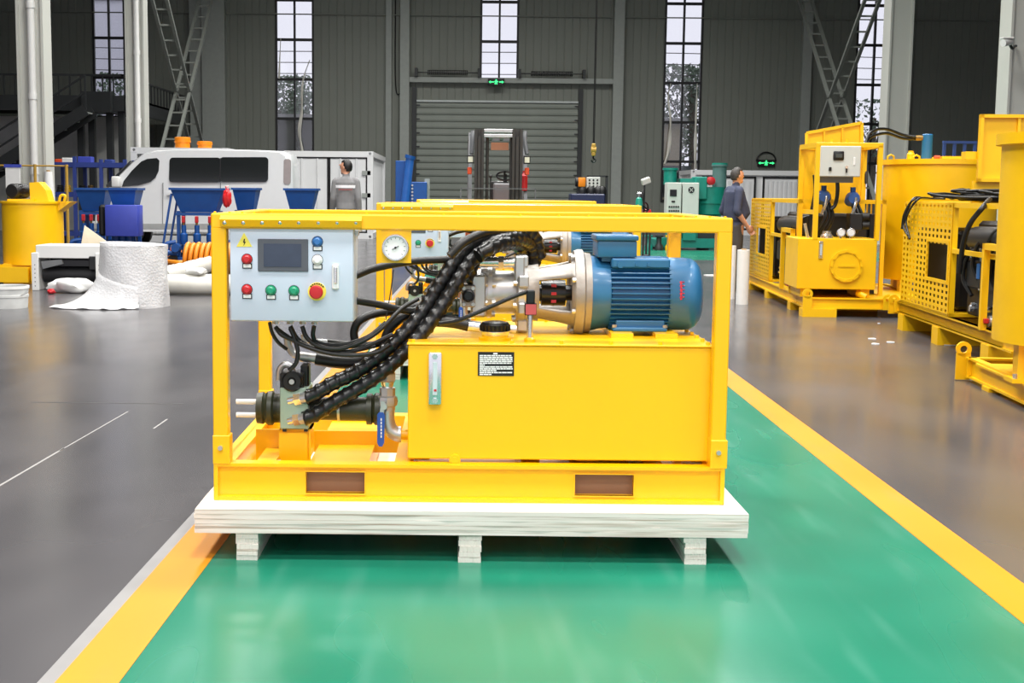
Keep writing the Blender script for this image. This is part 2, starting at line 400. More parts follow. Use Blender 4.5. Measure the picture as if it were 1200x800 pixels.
# --- exit signs
EXG = mat('exit_sign_green', (60, 225, 130), .5, var=0, emit=1.6)
def exit_sign(px0, py0, px1, py1, label, Y):
    a = atY(px0, py0, Y); b = atY(px1, py1, Y); W = b.x-a.x; H = a.z-b.z
    t = thing('exit_sign', label, 'exit sign', ((a.x+b.x)/2, Y, b.z))
    MB().box(a.x, b.x, Y, Y+.1, b.z, a.z, .01).build('housing', BLKP, t)
    m_ = MB(); y0, y1 = Y-.008, Y+.001
    q = lambda u0, u1, v0, v1: m_.box(a.x+W*u0, a.x+W*u1, y0, y1, b.z+H*v0, b.z+H*v1)
    q(.08, .36, .42, .58)
    m_.prism([(a.x+W*.04, y0, b.z+H*.5), (a.x+W*.16, y0, b.z+H*.72), (a.x+W*.16, y0, b.z+H*.28)], (0, .009, 0))
    m_.build('arrow', EXG, t, False)
    m_ = MB(); m_.cyl((a.x+W*.5, y0, b.z+H*.8), (a.x+W*.5, y1, b.z+H*.8), H*.11, seg=10)
    q(.44, .55, .4, .68); q(.55, .62, .5, .62); q(.38, .45, .54, .64); q(.41, .47, .14, .42); q(.51, .57, .14, .42)
    m_.build('running_figure', EXG, t, False)
    m_ = MB(); q(.68, .94, .42, .58); m_.prism([(a.x+W*.97, y0, b.z+H*.5), (a.x+W*.85, y0, b.z+H*.28), (a.x+W*.85, y0, b.z+H*.72)], (0, .009, 0)); m_.build('arrow', EXG, t, False)
    return t, a, b
exit_sign(572, 92, 591, 100, 'green exit sign on the beam over the roller door', YW-.42)
es, ea, eb = exit_sign(888, 187, 908, 195, 'green exit sign on the wall above the white container', YW-.1)
cx = (ea.x+eb.x)/2; MB().tube(spline([(cx+.35*math.cos(t), YW-.05, ea.z-.05+.32*math.sin(t)) for t in [math.pi*i/8 for i in range(9)]], 3), .025, 6).build('cable', BLK, es)

# --- columns of the aisle
COLM = mat('off_white_column_paint', (196, 197, 190), .5, var=.03, scale=.8)
def column(px0, px1, Y, n, pipe=None):
    x0, x1 = atY(px0, 90, Y).x, atY(px1, 90, Y).x; d = x1-x0
    m_ = MB(); m_.box(x0, x0+.05, Y, Y+d, 0, WTOP); m_.box(x1-.05, x1, Y, Y+d, 0, WTOP); m_.box(x0+.05, x1-.05, Y+.06, Y+.12, 0, WTOP); m_.box(x0+.05, x1-.05, Y+d-.12, Y+d-.06, 0, WTOP); m_.box(x0-.1, x1+.1, Y-.08, Y+d+.08, 0, .04)
    o = m_.build('column', COLM, smooth=False); struct(o, 'off white steel column' + (' with a rainwater pipe' if pipe else '')); ORG[o.name] = o.location.copy()
    if pipe:
        p0, p1 = atY(pipe[0], 90, Y).x, atY(pipe[1], 90, Y).x; r = (p1-p0)/2; xc = (p0+p1)/2
        MB().cyl((xc, Y+.02-r*.2, .02), (xc, Y+.02-r*.2, WTOP), r, seg=14).build('rain_pipe', WHITE, o)
        for z in (1.6, 3.1, 4.9, 6.5): MB().cyl((xc, Y+.02-r*.2, z), (xc, Y+.02-r*.2, z+.12), r*1.18, seg=14).build('pipe_clamp', WHITE, o)
    return o
column(20, 51.5, 27, 1, (33, 42)); column(147, 169, 36, 2, (157, 164))
column(1041, 1068, 36, 3); R2 = column(1182, 1216, 28, 4)
# --- laced cross bracing between the columns
BRC = mat('grey_bracing_paint', (126, 130, 124), .5, var=.04)
def brace(a, b, wdt, name, label):
    t = thing(name, label, 'bracing', (min(a[0], b[0]), a[1], 0))
    a = Vector(a); b = Vector(b); off = Vector((wdt/2, 0, 0))
    for sgn in (-1, 1): MB().bar(a+off*sgn, b+off*sgn, .09, .09).build('chord', BRC, t, False)
    n = int((b-a).length/.62)
    proto = None
    for i in range(1, n):
        p = a.lerp(b, i/n); MB().bar(p-off, p+off, .06, .05).build('batten', BRC, t, False)
    return t
def at_x(px, py, X): q = atX(px, py, X); return (X, q.y, q.z)
XL = atY(163, 90, 36).x
brace((XL, 36.9, 8.0), (XL, 46.8, .35), .42, 'lattice_brace', 'grey ladder-like brace leaning down towards the back wall, above the van')
brace((XL, 46.8, 8.7), (XL, 36.9, .3), .42, 'lattice_brace', 'grey ladder-like brace rising towards the back wall, above the van')
XR = atY(1050, 90, 36).x
brace((XR, 36.9, 8.0), (XR, 46.8, .35), .42, 'lattice_brace', 'grey ladder-like brace leaning down towards the back wall, above the tilted yellow lid')
brace((XR, 46.8, 8.7), (XR, 36.9, .3), .42, 'lattice_brace', 'grey ladder-like brace rising towards the back wall, above the tilted yellow lid')

# --- mezzanine in the far side bay
t = thing('mezzanine_platform', 'black steel mezzanine platform with railing in the far side bay', 'platform', (-16, 39, 0))
PX1 = atY(145, 100, 38.8).x; pz0, pz1 = atY(120, 130, 38.8).z, atY(120, 112, 38.8).z; rz = atY(60, 86, 38.8).z
MB().box(-24, PX1, 38.8, 47.5, pz1-.06, pz1).build('deck', DARKST, t, False)
MB().box(-24, PX1, 38.75, 38.9, pz0, pz1).box(PX1-.12, PX1, 38.8, 47.5, pz0, pz1).build('fascia', DARKST, t, False)
for px in (95, 108, 129, 143):
    xx = atY(px, 150, 39.2).x; MB().box(xx-.09, xx+.09, 39.1, 39.28, 0, pz0).build('post', DARKST, t, False)
MB().box(-24, PX1, 38.85, 38.91, rz-.06, rz).box(PX1-.08, PX1-.02, 38.85, 47.5, rz-.06, rz).build('handrail', DARKST, t, False)
for i in range(46):
    xx = -24+(PX1+24)*i/45
    MB().box(xx-.018, xx+.018, 38.86, 38.9, pz1, rz).build('baluster', DARKST, t, False)
for i in range(1, 20):
    yy = 38.88+8.5*i/19
    MB().box(PX1-.07, PX1-.03, yy-.018, yy+.018, pz1, rz).build('baluster', DARKST, t, False)
MB().box(atY(96, 100, 38.6).x, atY(130, 100, 38.6).x, 38.5, 38.74, pz0-.05, pz1+.1).build('landing', DARKST, t, False)
t = thing('staircase', 'black open steel staircase rising to the mezzanine platform', 'stairs', (-14, 38, 0))
s0 = atY(106, 130, 38.1); s1 = atY(0, 198, 38.1); dr = (s1-s0); s1 = s0+dr*(s0.z/-dr.z) if dr.z < 0 else s1
for yy in (37.6, 38.5): MB().bar((s0.x, yy, s0.z), (s1.x, yy, s1.z+.05), .08, .32).build('stringer', DARKST, t, False)
for i in range(15):
    q = s0.lerp(s1, (i+.5)/15); MB().box(q.x-.14, q.x+.14, 37.6, 38.5, q.z+.04, q.z+.08).build('tread', GREYST, t, False)
for dz in (.95, .5): MB().bar((s0.x, 37.6, s0.z+dz), (s1.x, 37.6, s1.z+dz), .05).build('handrail', DARKST, t, False)
for i in range(5):
    q = s0.lerp(s1, i/4.2); MB().box(q.x-.025, q.x+.025, 37.58, 37.63, q.z, q.z+.95).build('baluster', DARKST, t, False)
struct(MB().box(-23.5, PX1-.3, 41.5, 41.7, 0, pz0-.02).build('wall_partition', mat('off_white_partition', (205, 206, 203), .6, var=.03), smooth=False), 'off white partition wall under the mezzanine')
# --- hall services
DULLY = mat('dull_yellow_paint', (186, 146, 58), .5, var=.08)
q = atY(698, 60, 30); zt = 11.9; z0 = atY(697, 168, 30).z; z1 = atY(697, 183, 30).z; z2 = atY(697, 190, 30).z
t = thing('hoist_hook', 'yellow hoist hook block hanging on a long cable', 'hoist', (q.x, 30, z2))
for dx in (-.012, .012): MB().cyl((q.x+dx, 30, z0), (q.x+dx, 30, zt+.1), .011, seg=6).build('cable', BLK, t)
MB().box(q.x-.045, q.x+.045, 29.95, 30.05, z1, z0, .02).build('hook_block', DULLY, t)
MB().cyl((q.x-.055, 30, (z0+z1)/2), (q.x+.055, 30, (z0+z1)/2), .07, seg=14).build('sheave', DULLY, t)
MB().tube(spline([(q.x, 30, z1+.02), (q.x, 30, z1-.05), (q.x+.05, 30, z2+.04), (q.x, 30, z2), (q.x-.05, 30, z2+.04)], 4), .02, 6).build('hook', BLKP, t)
c = atY(1176, 50, 27.6)
t = thing('security_camera', 'white bullet security camera on the white column', 'camera', (c.x, 27.6, c.z-.1))
MB().cyl((c.x-.05, 27.5, c.z-.02), (c.x+.15, 27.62, c.z+.03), .075, seg=14).build('body', WHITE, t)
MB().box(c.x-.07, c.x+.17, 27.47, 27.66, c.z+.07, c.z+.1, .01).build('sunshield', WHITE, t)
MB().tube(spline([(c.x+.12, 27.6, c.z-.02), (c.x+.25, 27.75, c.z-.1), (c.x+.35, 27.9, c.z-.04), (c.x+.42, 27.995, c.z-.02)], 5), .03, 8).build('bracket', DARKST, t)
x = wx(463); tag(MB().tube(spline([(x, YW-.05, 11.9), (x, YW-.05, 8), (x+.02, YW-.05, wz(463, 100)), (x+.2, YW-.06, wz(466, 110)), (x+.3, YW-.1, wz(468, 112))], 6), .022, 6).build('wall_cable', BLK), 'black cable running down the wall beside the roller door', 'cable')
t = thing('blue_railing', 'blue steel railing behind the big yellow mixing tank', 'railing', (atY(1124, 180, 26).x, 26, 0))
a = atY(1107, 165, 26); b = atY(1143, 161, 26)
RB = mat('railing_blue', (60, 84, 140), .5, var=.04)
for xx in [a.x+(b.x-a.x)*i/3 for i in range(4)]: MB().box(xx-.025, xx+.025, 25.98, 26.03, 0, a.z).build('post', RB, t, False)
MB().box(a.x-.03, b.x+.03, 25.97, 26.04, a.z-.05, a.z).build('handrail', RB, t, False)
MB().box(a.x, b.x, 25.98, 26.03, a.z-.5, a.z-.45).build('handrail', RB, t, False)

# --- outside the windows
GRD = mat('outside_asphalt', (96, 98, 96), .9, var=.1, scale=1)
struct(MB().box(-70, 70, YW+.3, 140, -.25, -.05).build('ground', GRD, smooth=False), 'grey yard outside the windows')
LEAF = mat('tree_leaf', (74, 92, 74), .7, var=.3, scale=3)
BARK = mat('tree_bark', (88, 78, 66), .9, var=.2)
def tree(px, py_top, Y, rad, label, n=1500, sparse=1.0):
    top = atY(px, py_top, Y); h = top.z; t = thing('tree', label, 'tree', (top.x, Y, -.05), group=None)
    MB().tube([(top.x, Y, -.1), (top.x+.1, Y, h*.4), (top.x, Y, h*.85)], .18, 8).build('trunk', BARK, t)
    bl = MB()
    for i in range(14):
        a = random.uniform(0, 6.28); e = random.uniform(.2, .9); z = h*random.uniform(.35, .7)
        bl.tube([(top.x, Y, z), (top.x+rad*.5*math.cos(a), Y+rad*.5*math.sin(a), z+rad*.35*e), (top.x+rad*.85*math.cos(a), Y+rad*.85*math.sin(a), z+rad*.8*e)], .04, 4)
    bl.build('branches', BARK, t)
    m_ = MB(); cl = [(random.gauss(0, rad*.45), random.gauss(0, rad*.45), random.uniform(.42, 1)*h) for _ in range(26)]
    for i in range(n):
        c = random.choice(cl); p = Vector((top.x+c[0]+random.gauss(0, rad*.17*sparse), Y+c[1]+random.gauss(0, rad*.17), min(h, c[2]+random.gauss(0, rad*.17))))
        u = Vector((random.gauss(0, 1), random.gauss(0, 1), random.gauss(0, 1))).normalized(); v = u.orthogonal().normalized(); s = random.uniform(.09, .17)
        vv = [m_.bm.verts.new(p+u*s), m_.bm.verts.new(p+v*s*.55), m_.bm.verts.new(p-u*s), m_.bm.verts.new(p-v*s*.55)]; m_.bm.faces.new(vv)
    o = m_.build('foliage', LEAF, t, False); o['kind'] = 'stuff'
tree(349, 92, 84, 2.8, 'dark leafy tree in the window above the white container', 2600)
tree(328, 108, 73, 2.0, 'smaller leafy tree in the window above the white container', 1500)
tree(812, 80, 72, 3.0, 'dense leafy tree in the window above the green machine', 3600)
tree(1024, 117, 70, 2.2, 'sparse thin tree in the window above the tilted yellow lid', 700, 1.6)
tree(140, 88, 72, 2.0, 'leafy tree in the window over the mezzanine', 900)
def bld(px0, px1, py, Y, d, rgb, label, nm):
    a = atY(px0, py, Y); b = atY(px1, py, Y); t = thing(nm, label, 'building', ((a.x+b.x)/2, Y, -.05))
    MB().box(a.x, b.x, Y, Y+d, -.1, a.z).build('wall', mat(nm+'_render_%d' % px0, rgb, .8, var=.05), t, False)
    MB().box(a.x-.2, b.x+.2, Y-.2, Y+d+.2, a.z, a.z+.25).build('parapet', mat('parapet_grey', (150, 150, 150), .8), t, False)
    n = max(2, int((b.x-a.x)/3))
    for i in range(n):
        xx = a.x+(b.x-a.x)*(i+.5)/n
        for z in ([1.2] + ([4.2] if a.z > 6 else [])): MB().box(xx-.7, xx+.7, Y-.04, Y+.05, z, z+1.4).build('window', mat('far_glass', (60, 68, 76), .2), t, False)
bld(318, 375, 140, 62, 5, (70, 72, 70), 'low dark grey shed in the window above the white container', 'shed')
bld(772, 800, 145, 60, 5, (160, 148, 120), 'beige outbuilding in the window above the green machine', 'outbuilding')
bld(108, 150, 0, 95, 10, (208, 208, 218), 'pale block of flats in the window over the mezzanine', 'apartment_block')
for i, py in enumerate((58, 71, 84)):
    a = atY(100, py, 66); tag(MB().tube([(-30, 66, a.z+.25), (-10, 66, a.z), (10, 66, a.z+.1), (32, 66, a.z-.15)], .022, 5).build('power_cable', BLK), ['topmost', 'middle', 'lowest'][i]+' overhead cable outside the tall windows', 'cable')
PLS = mat('milky_plastic_sheet', (226, 224, 214), .4, var=.03)
def sheet(pts, wd, label):
    P = spline([atY(x, y, YW-.12) for x, y in pts], 5); m_ = MB()
    m_.tube(P, wd, 6, lambda L, a: min(1, .25+L*.35)*(1+.25*math.sin(L*5+a*2))); tag(m_.build('plastic_strip', PLS), label, 'plastic strip')
sheet([(363, 70), (355, 95), (353.5, 130), (351, 155), (354, 178)], .055, 'twisted milky plastic strip hanging in the window above the white container')
sheet([(329, 45), (328, 65), (327, 92)], .045, 'short milky plastic strip hanging in the window above the white container')
sheet([(786, 98), (783, 115), (786, 140), (785, 160), (783, 180), (779, 192)], .06, 'long curling milky plastic strip in the window above the green machine')
sheet([(817, 98), (816, 130), (815, 165), (815, 198)], .055, 'straight milky plastic strip in the window above the green machine')
# ================================================================== HYDRAULIC POWER PACK
YPAL = 4.65; ZP = .19; YF = 4.788; YB = 5.95
XL0, XR0 = -.897, .987; ZT = 1.2465
T3 = lambda px, py, Y: atY(px, py, Y)
PLY = mat('plywood_face', (238, 226, 212), .6, var=.06, scale=2.5, stretch=(.6, 6, 6), bump=.05)
def ply_edge():
    m = bpy.data.materials.new('plywood_edge'); m.use_nodes = True; nt = m.node_tree; b = nt.nodes['Principled BSDF']; b.inputs['Roughness'].default_value = .75
    tc = nt.nodes.new('ShaderNodeTexCoord'); mp = nt.nodes.new('ShaderNodeMapping'); mp.inputs['Scale'].default_value = (1.2, 1.2, 75)
    n = nt.nodes.new('ShaderNodeTexNoise'); n.inputs['Scale'].default_value = 1.6; n.inputs['Detail'].default_value = 6
    r = nt.nodes.new('ShaderNodeValToRGB'); e = r.color_ramp.elements
    e[0].position = .30; e[0].color = lin((168, 150, 134)); e[1].position = .44; e[1].color = lin((214, 206, 197))
    x = r.color_ramp.elements.new(.7); x.color = lin((230, 224, 217))
    nt.links.new(tc.outputs['Object'], mp.inputs[0]); nt.links.new(mp.outputs[0], n.inputs['Vector']); nt.links.new(n.outputs[0], r.inputs[0]); nt.links.new(r.outputs[0], b.inputs['Base Color'])
    return m
PLE = ply_edge()
def jag_board(m, x0, x1, y0, y1, z0, z1, j=.003):
    """a board with slightly ragged ends"""
    n = 24
    for (a, b) in ((z0, z1),):
        lo = []; hi = []
        pts = [(x0+(x1-x0)*i/n, y0+random.uniform(-j, j)*.6) for i in range(n+1)] + [(x1+random.uniform(-j, j), y0+(y1-y0)*i/6) for i in range(1, 6)] + [(x1-(x1-x0)*i/n, y1) for i in range(n+1)] + [(x0+random.uniform(-j, j), y1-(y1-y0)*i/6) for i in range(1, 6)]
        m.prism([(p[0], p[1], a) for p in pts], (0, 0, b-a))
def make_pallet():
    t = thing('plywood_pallet', 'plywood pallet with three bearers under the power pack in front of the two others', 'pallet', ((XL0+XR0)/2, (YPAL+6.1)/2, 0))
    x0, x1, zb = -.942, 1.05, .103
    nl = 5
    for i in range(nl):
        m = MB(); a = zb+(ZP-zb)*i/nl; b = zb+(ZP-zb)*(i+1)/nl
        jag_board(m, x0+random.uniform(-.003, .003), x1+random.uniform(-.003, .003), YPAL+random.uniform(-.001, .002), 6.1, a+.0003, b-(.0003 if i < nl-1 else 0))
        m.build('plywood_layer', PLE if i < nl-1 else [PLE], t, False)
    MB().box(x0+.003, x1-.003, YPAL+.003, 6.099, ZP-.001, ZP+.0008).build('deck_face', PLY, t, False)
    for a, b in ((277, 302.5), (538, 563.5), (802, 827.5)):
        xa, xb = T3(a, 642, YPAL+.01).x, T3(b, 642, YPAL+.01).x
        m = MB(); n = 5
        for i in range(n):
            jag_board(m, xa+random.uniform(-.004, .004), xb+random.uniform(-.003, .003), YPAL+.004+random.uniform(0, .006), 6.08, zb*i/n+.0004, zb*(i+1)/n-.0004, .002)
        m.build('bearer', PLE, t, False)
    return t
pallet1 = make_pallet()

pp = thing('hydraulic_power_pack', 'yellow-framed hydraulic power pack with grey control box, frontmost of the three on the lane', 'power pack', ((XL0+XR0)/2, (YF+YB)/2, ZP))
# --- base
base = MB()
CT = T3(300, 543, YF).z      # channel top
def channel_front(m, x0, x1, y, z0, z1, dpt, sgn):
    m.box(x0, x1, y, y+sgn*dpt, z1-.012, z1); m.box(x0, x1, y, y+sgn*dpt, z0, z0+.014)
p1a, p1b = T3(358, 565, YF).x, T3(427, 565, YF).x; p2a, p2b = T3(674, 569, YF).x, T3(743, 569, YF).x
pz0, pz1 = T3(392, 577.5, YF+.02).z, T3(392, 552.5, YF+.02).z
base.box(XL0+.01, XR0-.01, YF, YF+.065, CT-.012, CT); base.box(XL0+.004, XR0-.004, YF, YF+.065, ZP+.0012, ZP+.016)
for a, b in ((XL0+.01, p1a), (p1b, p2a), (p2b, XR0-.01)): base.box(a, b, YF+.018, YF+.03, ZP+.016, CT-.012)
for a, b in ((p1a, p1b), (p2a, p2b)): base.box(a, b, YF+.018, YF+.03, ZP+.016, pz0); base.box(a, b, YF+.018, YF+.03, pz1, CT-.012)
base.box(XL0+.01, XR0-.01, YB-.07, YB-.005, ZP+.0012, CT, .004)
for xa, xb in ((XL0+.006, XL0+.07), (XR0-.07, XR0-.006)): base.box(xa, xb, YF+.03, YB-.03, CT-.012, CT); base.box(xa, xb, YF+.03, YB-.03, ZP+.0012, ZP+.014)
base.box(XL0+.03, XL0+.04, YF+.03, YB-.03, ZP+.0012, CT); base.box(XR0-.04, XR0-.03, YF+.03, YB-.03, ZP+.0012, CT)
for px in (318, 475, 620, 760):
    xx = T3(px, 530, 5.0).x; base.box(xx-.035, xx+.035, YF+.065, YB-.07, ZP+.03, CT-.004)
base.build('base_frame', Y_, pp, False)
for a, b in ((XL0, XL0+.016), (XR0-.016, XR0)): MB().box(a, b, YF-.002, YF+.09, ZP+.0012, CT+.01, .002).build('end_plate', Y_, pp, False)
PKT = mat('brown_film_board', (136, 96, 68), .5, var=.05)
for a, b in ((p1a, p1b), (p2a, p2b)):
    m = MB()
    for (x0, x1, z0, z1) in ((a-.004, b+.004, pz1, pz1+.004), (a-.004, b+.004, pz0-.004, pz0), (a-.004, a, pz0, pz1), (b, b+.004, pz0, pz1)): m.box(x0, x1, YF+.012, YB-.08, z0, z1)
    o = m.build('fork_pocket', Y_, pp, False)
    MB().box(a, b, YF+.05, YF+.056, pz0, pz1).build('pocket_lining', PKT, o, False)
# --- posts, sockets, top frame
SZ = T3(257, 510, YF).z
def post(x0, x1, y0, y1, sock=True):
    o = MB().box(x0, x1, y0, y1, SZ-.1, ZT-.05, .004).build('post', Y_, pp, False)
    e = .006
    MB().box(x0-e*.2, x1+e, y0-.006, y1+.006, CT-.002, SZ, .002).build('post_socket', Y_, o, False)
    xc = (x0+x1)/2; zb = SZ-.045
    MB().cyl((xc, y0-.006, zb), (xc, y0-.016, zb), .009, seg=8).build('pin_bolt', STEEL, o)
PW = .055
post(XL0, XL0+PW, YF, YF+PW); post(XR0-PW, XR0, YF, YF+PW); post(XL0, XL0+PW, YB-PW, YB); post(XR0-PW, XR0, YB-PW, YB)
MB().box(XL0, XR0, YF, YF+PW, ZT-PW, ZT, .005).build('top_rail', Y_, pp, False)
MB().box(XL0, XR0, YB-PW, YB, ZT-PW, ZT, .005).build('top_rail', Y_, pp, False)
for xa in (XL0, XR0-PW): MB().box(xa, xa+PW, YF+PW, YB-PW, ZT-PW, ZT, .005).build('side_rail', Y_, pp, False)
m = MB()
for i, px in enumerate([252, 269, 284, 298, 430, 470, 520, 560, 610, 655, 690, 722, 745, 770, 788, 801, 816, 832, 850]):
    x = T3(px, 248, YF+.03).x; m.cyl((x, YF+.028, ZT-.002), (x, YF+.028, ZT+.006), .006, .004, seg=8)
m.build('top_rivets', Y_, pp)
# hood strip with bolts over the control box
hx0, hx1 = T3(258, 258, YF-.01).x, T3(424, 258, YF-.01).x
hz0 = T3(340, 266, YF-.01).z
m = MB(); m.prism([(hx0, YF-.002, ZT-.006), (hx0, YF-.022, ZT-.022), (hx0, YF-.012, hz0), (hx0, YF+.0, hz0)], (hx1-hx0, 0, 0))
hood = m.build('hood_strip', Y_, pp, False)
for px in (263, 285, 307, 328, 350, 373, 395, 417):
    q = T3(px, 260.5, YF-.016); MB().lathe([(0, .008), (.004, .008), (.007, .004), (.0075, 0)], (q.x, YF-.013, q.z), (0, -1, 0), 10).build('bolt', CHROME, hood)
# --- control box
bx0, bx1 = T3(269, 320, YF+.005).x, T3(414.5, 320, YF+.005).x; bz0, bz1 = T3(340, 377, YF+.005).z, T3(340, 265.5, YF+.005).z
YC = YF+.005
cb = MB().box(bx0, bx1, YC+.012, YC+.2, bz0, bz1, .006, 2).build('control_box', GREYBOX, pp)
MB().box(bx0+.002, bx1-.002, YC, YC+.013, bz0+.003, bz1-.003, .004, 2).build('door_panel', GREYBOX, cb)
MB().box(T3(300, 350, YC).x, T3(420, 350, YC).x, YC+.14, YC+.19, bz1-.02, ZT-.05).build('hanger', STEEL, cb, False)
def cbx(name, px0, py0, px1, py1, d, m_, bev=.002): return fb(MB(), px0, py0, px1, py1, YC-d, YC+.002, bev).build(name, m_, cb)
bz = cbx('screen_bezel', 302, 280, 361, 318, .006, mat('dark_grey_bezel', (84, 88, 96), .4))
fb(MB(), 309, 285.5, 353, 312.5, YC-.0075, YC).build('screen', mat('lcd_glass', (58, 68, 86), .12, var=.06, scale=30), bz)
def button(px, py, m_, name='push_button', r=5.3):
    q = T3(px, py, YC); s = .00335
    o = MB().lathe([(0, r*s*1.05), (.005, r*s*1.05), (.005, r*s*.85), (.014, r*s*.8), (.018, r*s*.55), (.018, 0)], (q.x, YC, q.z), (0, -1, 0), 18).build(name, m_, cb)
    MB().lathe([(0, r*s*1.15), (.004, r*s*1.15), (.004, 0)], (q.x, YC+.001, q.z), (0, -1, 0), 18).build('collar', BLKP, o)
    fb(MB(), px-5.5, py+5, px+5.8, py+11, YC-.003, YC).build('tag_plate', BLKP, o, False)
    fb(MB(), px-4.4, py+6, px+4.6, py+10, YC-.0036, YC).build('tag_face', WHITEP, o, False)
for px, py, m_, n_ in ((372, 283, LBLUE, 'push_button'), (372, 304.5, WHITEP, 'indicator_lamp'), (289.5, 303.5, RED, 'indicator_lamp'), (289.5, 339, RED, 'push_button'), (317.5, 340, GREEN, 'push_button'), (344.5, 340.5, GREEN, 'push_button')): button(px, py, m_, n_)
q = T3(371.5, 341.5, YC); s = .00335
es_ = MB().lathe([(0, 10*s), (.002, 10*s), (.002, 0)], (q.x, YC, q.z), (0, -1, 0), 28).build('emergency_stop', YEL, cb)
MB().lathe([(0, 4.5*s), (.02, 4.5*s), (.02, 7.3*s), (.03, 7.5*s), (.036, 6*s), (.038, 0)], (q.x, YC-.001, q.z), (0, -1, 0), 22).build('mushroom_head', RED, es_)
m = MB()
for i in range(7):
    a = math.radians(40+i*16.5); c = Vector((q.x+8.6*s*math.cos(a), YC-.0024, q.z+8.6*s*math.sin(a))); u = Vector((-math.sin(a), 0, math.cos(a)))
    m.bar(c-u*.003, c+u*.003, .001, .0045, up=(math.cos(a), 0, math.sin(a)))
m.build('ring_lettering', BLACKINK, es_, False)
tr = [T3(286, 272.5, YC-.001), T3(277, 289, YC-.001), T3(295.5, 289, YC-.001)]
wt = MB().prism([(p.x, YC-.0012, p.z) for p in tr], (0, .002, 0)).build('warning_triangle', YEL, cb, False)
m = MB(); c = (tr[0]+tr[1]+tr[2])/3
k = .0034
for poly in ([(-.2, 4.5), (1.2, 4.5), (.4, 1), (2, 1), (-.8, -4), (0, -.2), (-1.4, -.2)],):
    m.prism([(c.x+u*k*.9, YC-.002, c.z-.002+v*k*.9) for u, v in poly], (0, .001, 0))
m.build('lightning_symbol', BLACKINK, wt, False)
lv = cbx('door_lock', 389, 309.5, 397, 339, .012, WHITEP, .004)
fb(MB(), 391, 313, 395, 332, YC-.018, YC-.01, .002).build('lock_lever', CHROME, lv)
fb(MB(), 416, 270, 420, 276, YC+.05, YC+.09).build('hinge_lug', STEEL, cb, False)
for px in (323, 340, 354.5, 368.5):
    q = T3(px, 379, YC+.1); o = MB().cyl((q.x, YC+.1, bz0-.001), (q.x, YC+.1, bz0-.018), .013, seg=6).build('cable_gland', STEEL, cb)
# --- gauge plate under the rail
gp = fb(MB(), 447, 262, 482, 308, YF+.01, YF+.016).build('gauge_plate', Y_, pp, False)
q = T3(463.5, 290, YF)
ga = MB().lathe([(0, .049), (.018, .049), (.024, .046), (.024, .042), (.016, .041), (.016, 0)], (q.x, YF+.012, q.z), (0, -1, 0), 32).build('pressure_gauge', CHROME, pp)
MB().lathe([(0, .0405), (.0175, .0405), (.0175, 0)], (q.x, YF+.012, q.z), (0, -1, 0), 32).build('dial', WHITEP, ga)
m = MB()
for i in range(11):
    a = math.radians(225-27*i); d = Vector((math.cos(a), 0, math.sin(a))); c = Vector((q.x, YF-.0058, q.z)); m.bar(c+d*.031, c+d*.037, .0012, .002, up=(0, 1, 0))
m.build('scale_marks', BLACKINK, ga, False)
MB().bar((q.x-.012, YF-.007, q.z-.006), (q.x+.012, YF-.007, q.z+.006), .0015, .005, up=(0, 1, 0)).cyl((q.x, YF-.004, q.z), (q.x, YF-.009, q.z), .004, seg=10).build('needle', BLACKINK, ga)
MB().cyl((q.x, YF+.016, q.z), (q.x, YF+.06, q.z), .012, seg=10).build('stem', STEEL, ga)
# --- oil tank
YT = YF+.06; YTB = 5.72
tx0, tx1 = T3(478, 470, YT).x, T3(835, 470, YT).x; tz0, tz1 = CT+.012, T3(660, 403.5, YT).z
tank = MB().box(tx0, tx1, YT, YTB, tz0, tz1-.006, .004).build('oil_tank', Y_, pp, False)
MB().box(tx0-.004, tx1+.003, YT-.005, YTB+.005, tz1-.006, tz1, .001).build('tank_lid', Y_, tank, False)
for px in (490, 690, 826):
    xx = T3(px, 545, YT).x; MB().box(xx-.04, xx+.04, YT+.07, YTB, CT-.006, tz0+.001).build('tank_foot', Y_, tank, False)
def stud(x, y): MB().cyl((x, y, tz1-.001), (x, y, tz1+.012), .008, seg=8).build('lid_bolt', Y_, tank)
for px in (484, 541.6, 600, 658, 716, 774, 830): stud(T3(px, 400, YT+.02).x, YT+.02)
for i in range(1, 7):
    yy = YT+.02+(YTB-YT-.04)*i/7; stud(tx1-.018, yy); stud(tx0+.018, yy)
for i in range(7): stud(tx0+.018+(tx1-tx0-.036)*i/6, YTB-.02)
lg = fb(MB(), 502, 413, 517.5, 474.5, YT-.022, YT, .006, 2).build('level_gauge', CHROME, tank)
fb(MB(), 507, 424, 512.5, 463, YT-.025, YT-.02, .002).build('sight_glass', mat('sight_glass', (196, 210, 214), .1), lg)
fb(MB(), 508.5, 456, 511.5, 458.5, YT-.0262, YT-.024).build('red_mark', RED, lg, False)
for py in (417.5, 469.5):
    q = T3(509.7, py, YT-.022); MB().cyl((q.x, YT-.021, q.z), (q.x, YT-.028, q.z), .011, seg=6).build('gauge_bolt', CHROME, lg)
npl = fb(MB(), 560, 412.3, 602.5, 440.3, YT-.002, YT+.001).build('nameplate', BLACKINK, tank, False)
m = MB(); random.seed(3)
fb(m, 578, 413.4, 583, 415.2, YT-.0026, YT-.001)
for i in range(11):
    if i in (5,): ln = 6
    elif i == 8: ln = 20
    elif i == 10: ln = 14
    else: ln = 38+random.uniform(-1, 1)
    py = 416.6+i*2.2; x = 562
    while x < 562+ln:
        wl = random.uniform(2.2, 6); fb(m, x, py-.75, min(x+wl, 562+ln), py+.75, YT-.0026, YT-.001); x += wl+.5
m.build('nameplate_lettering', WHITEP, npl, False)
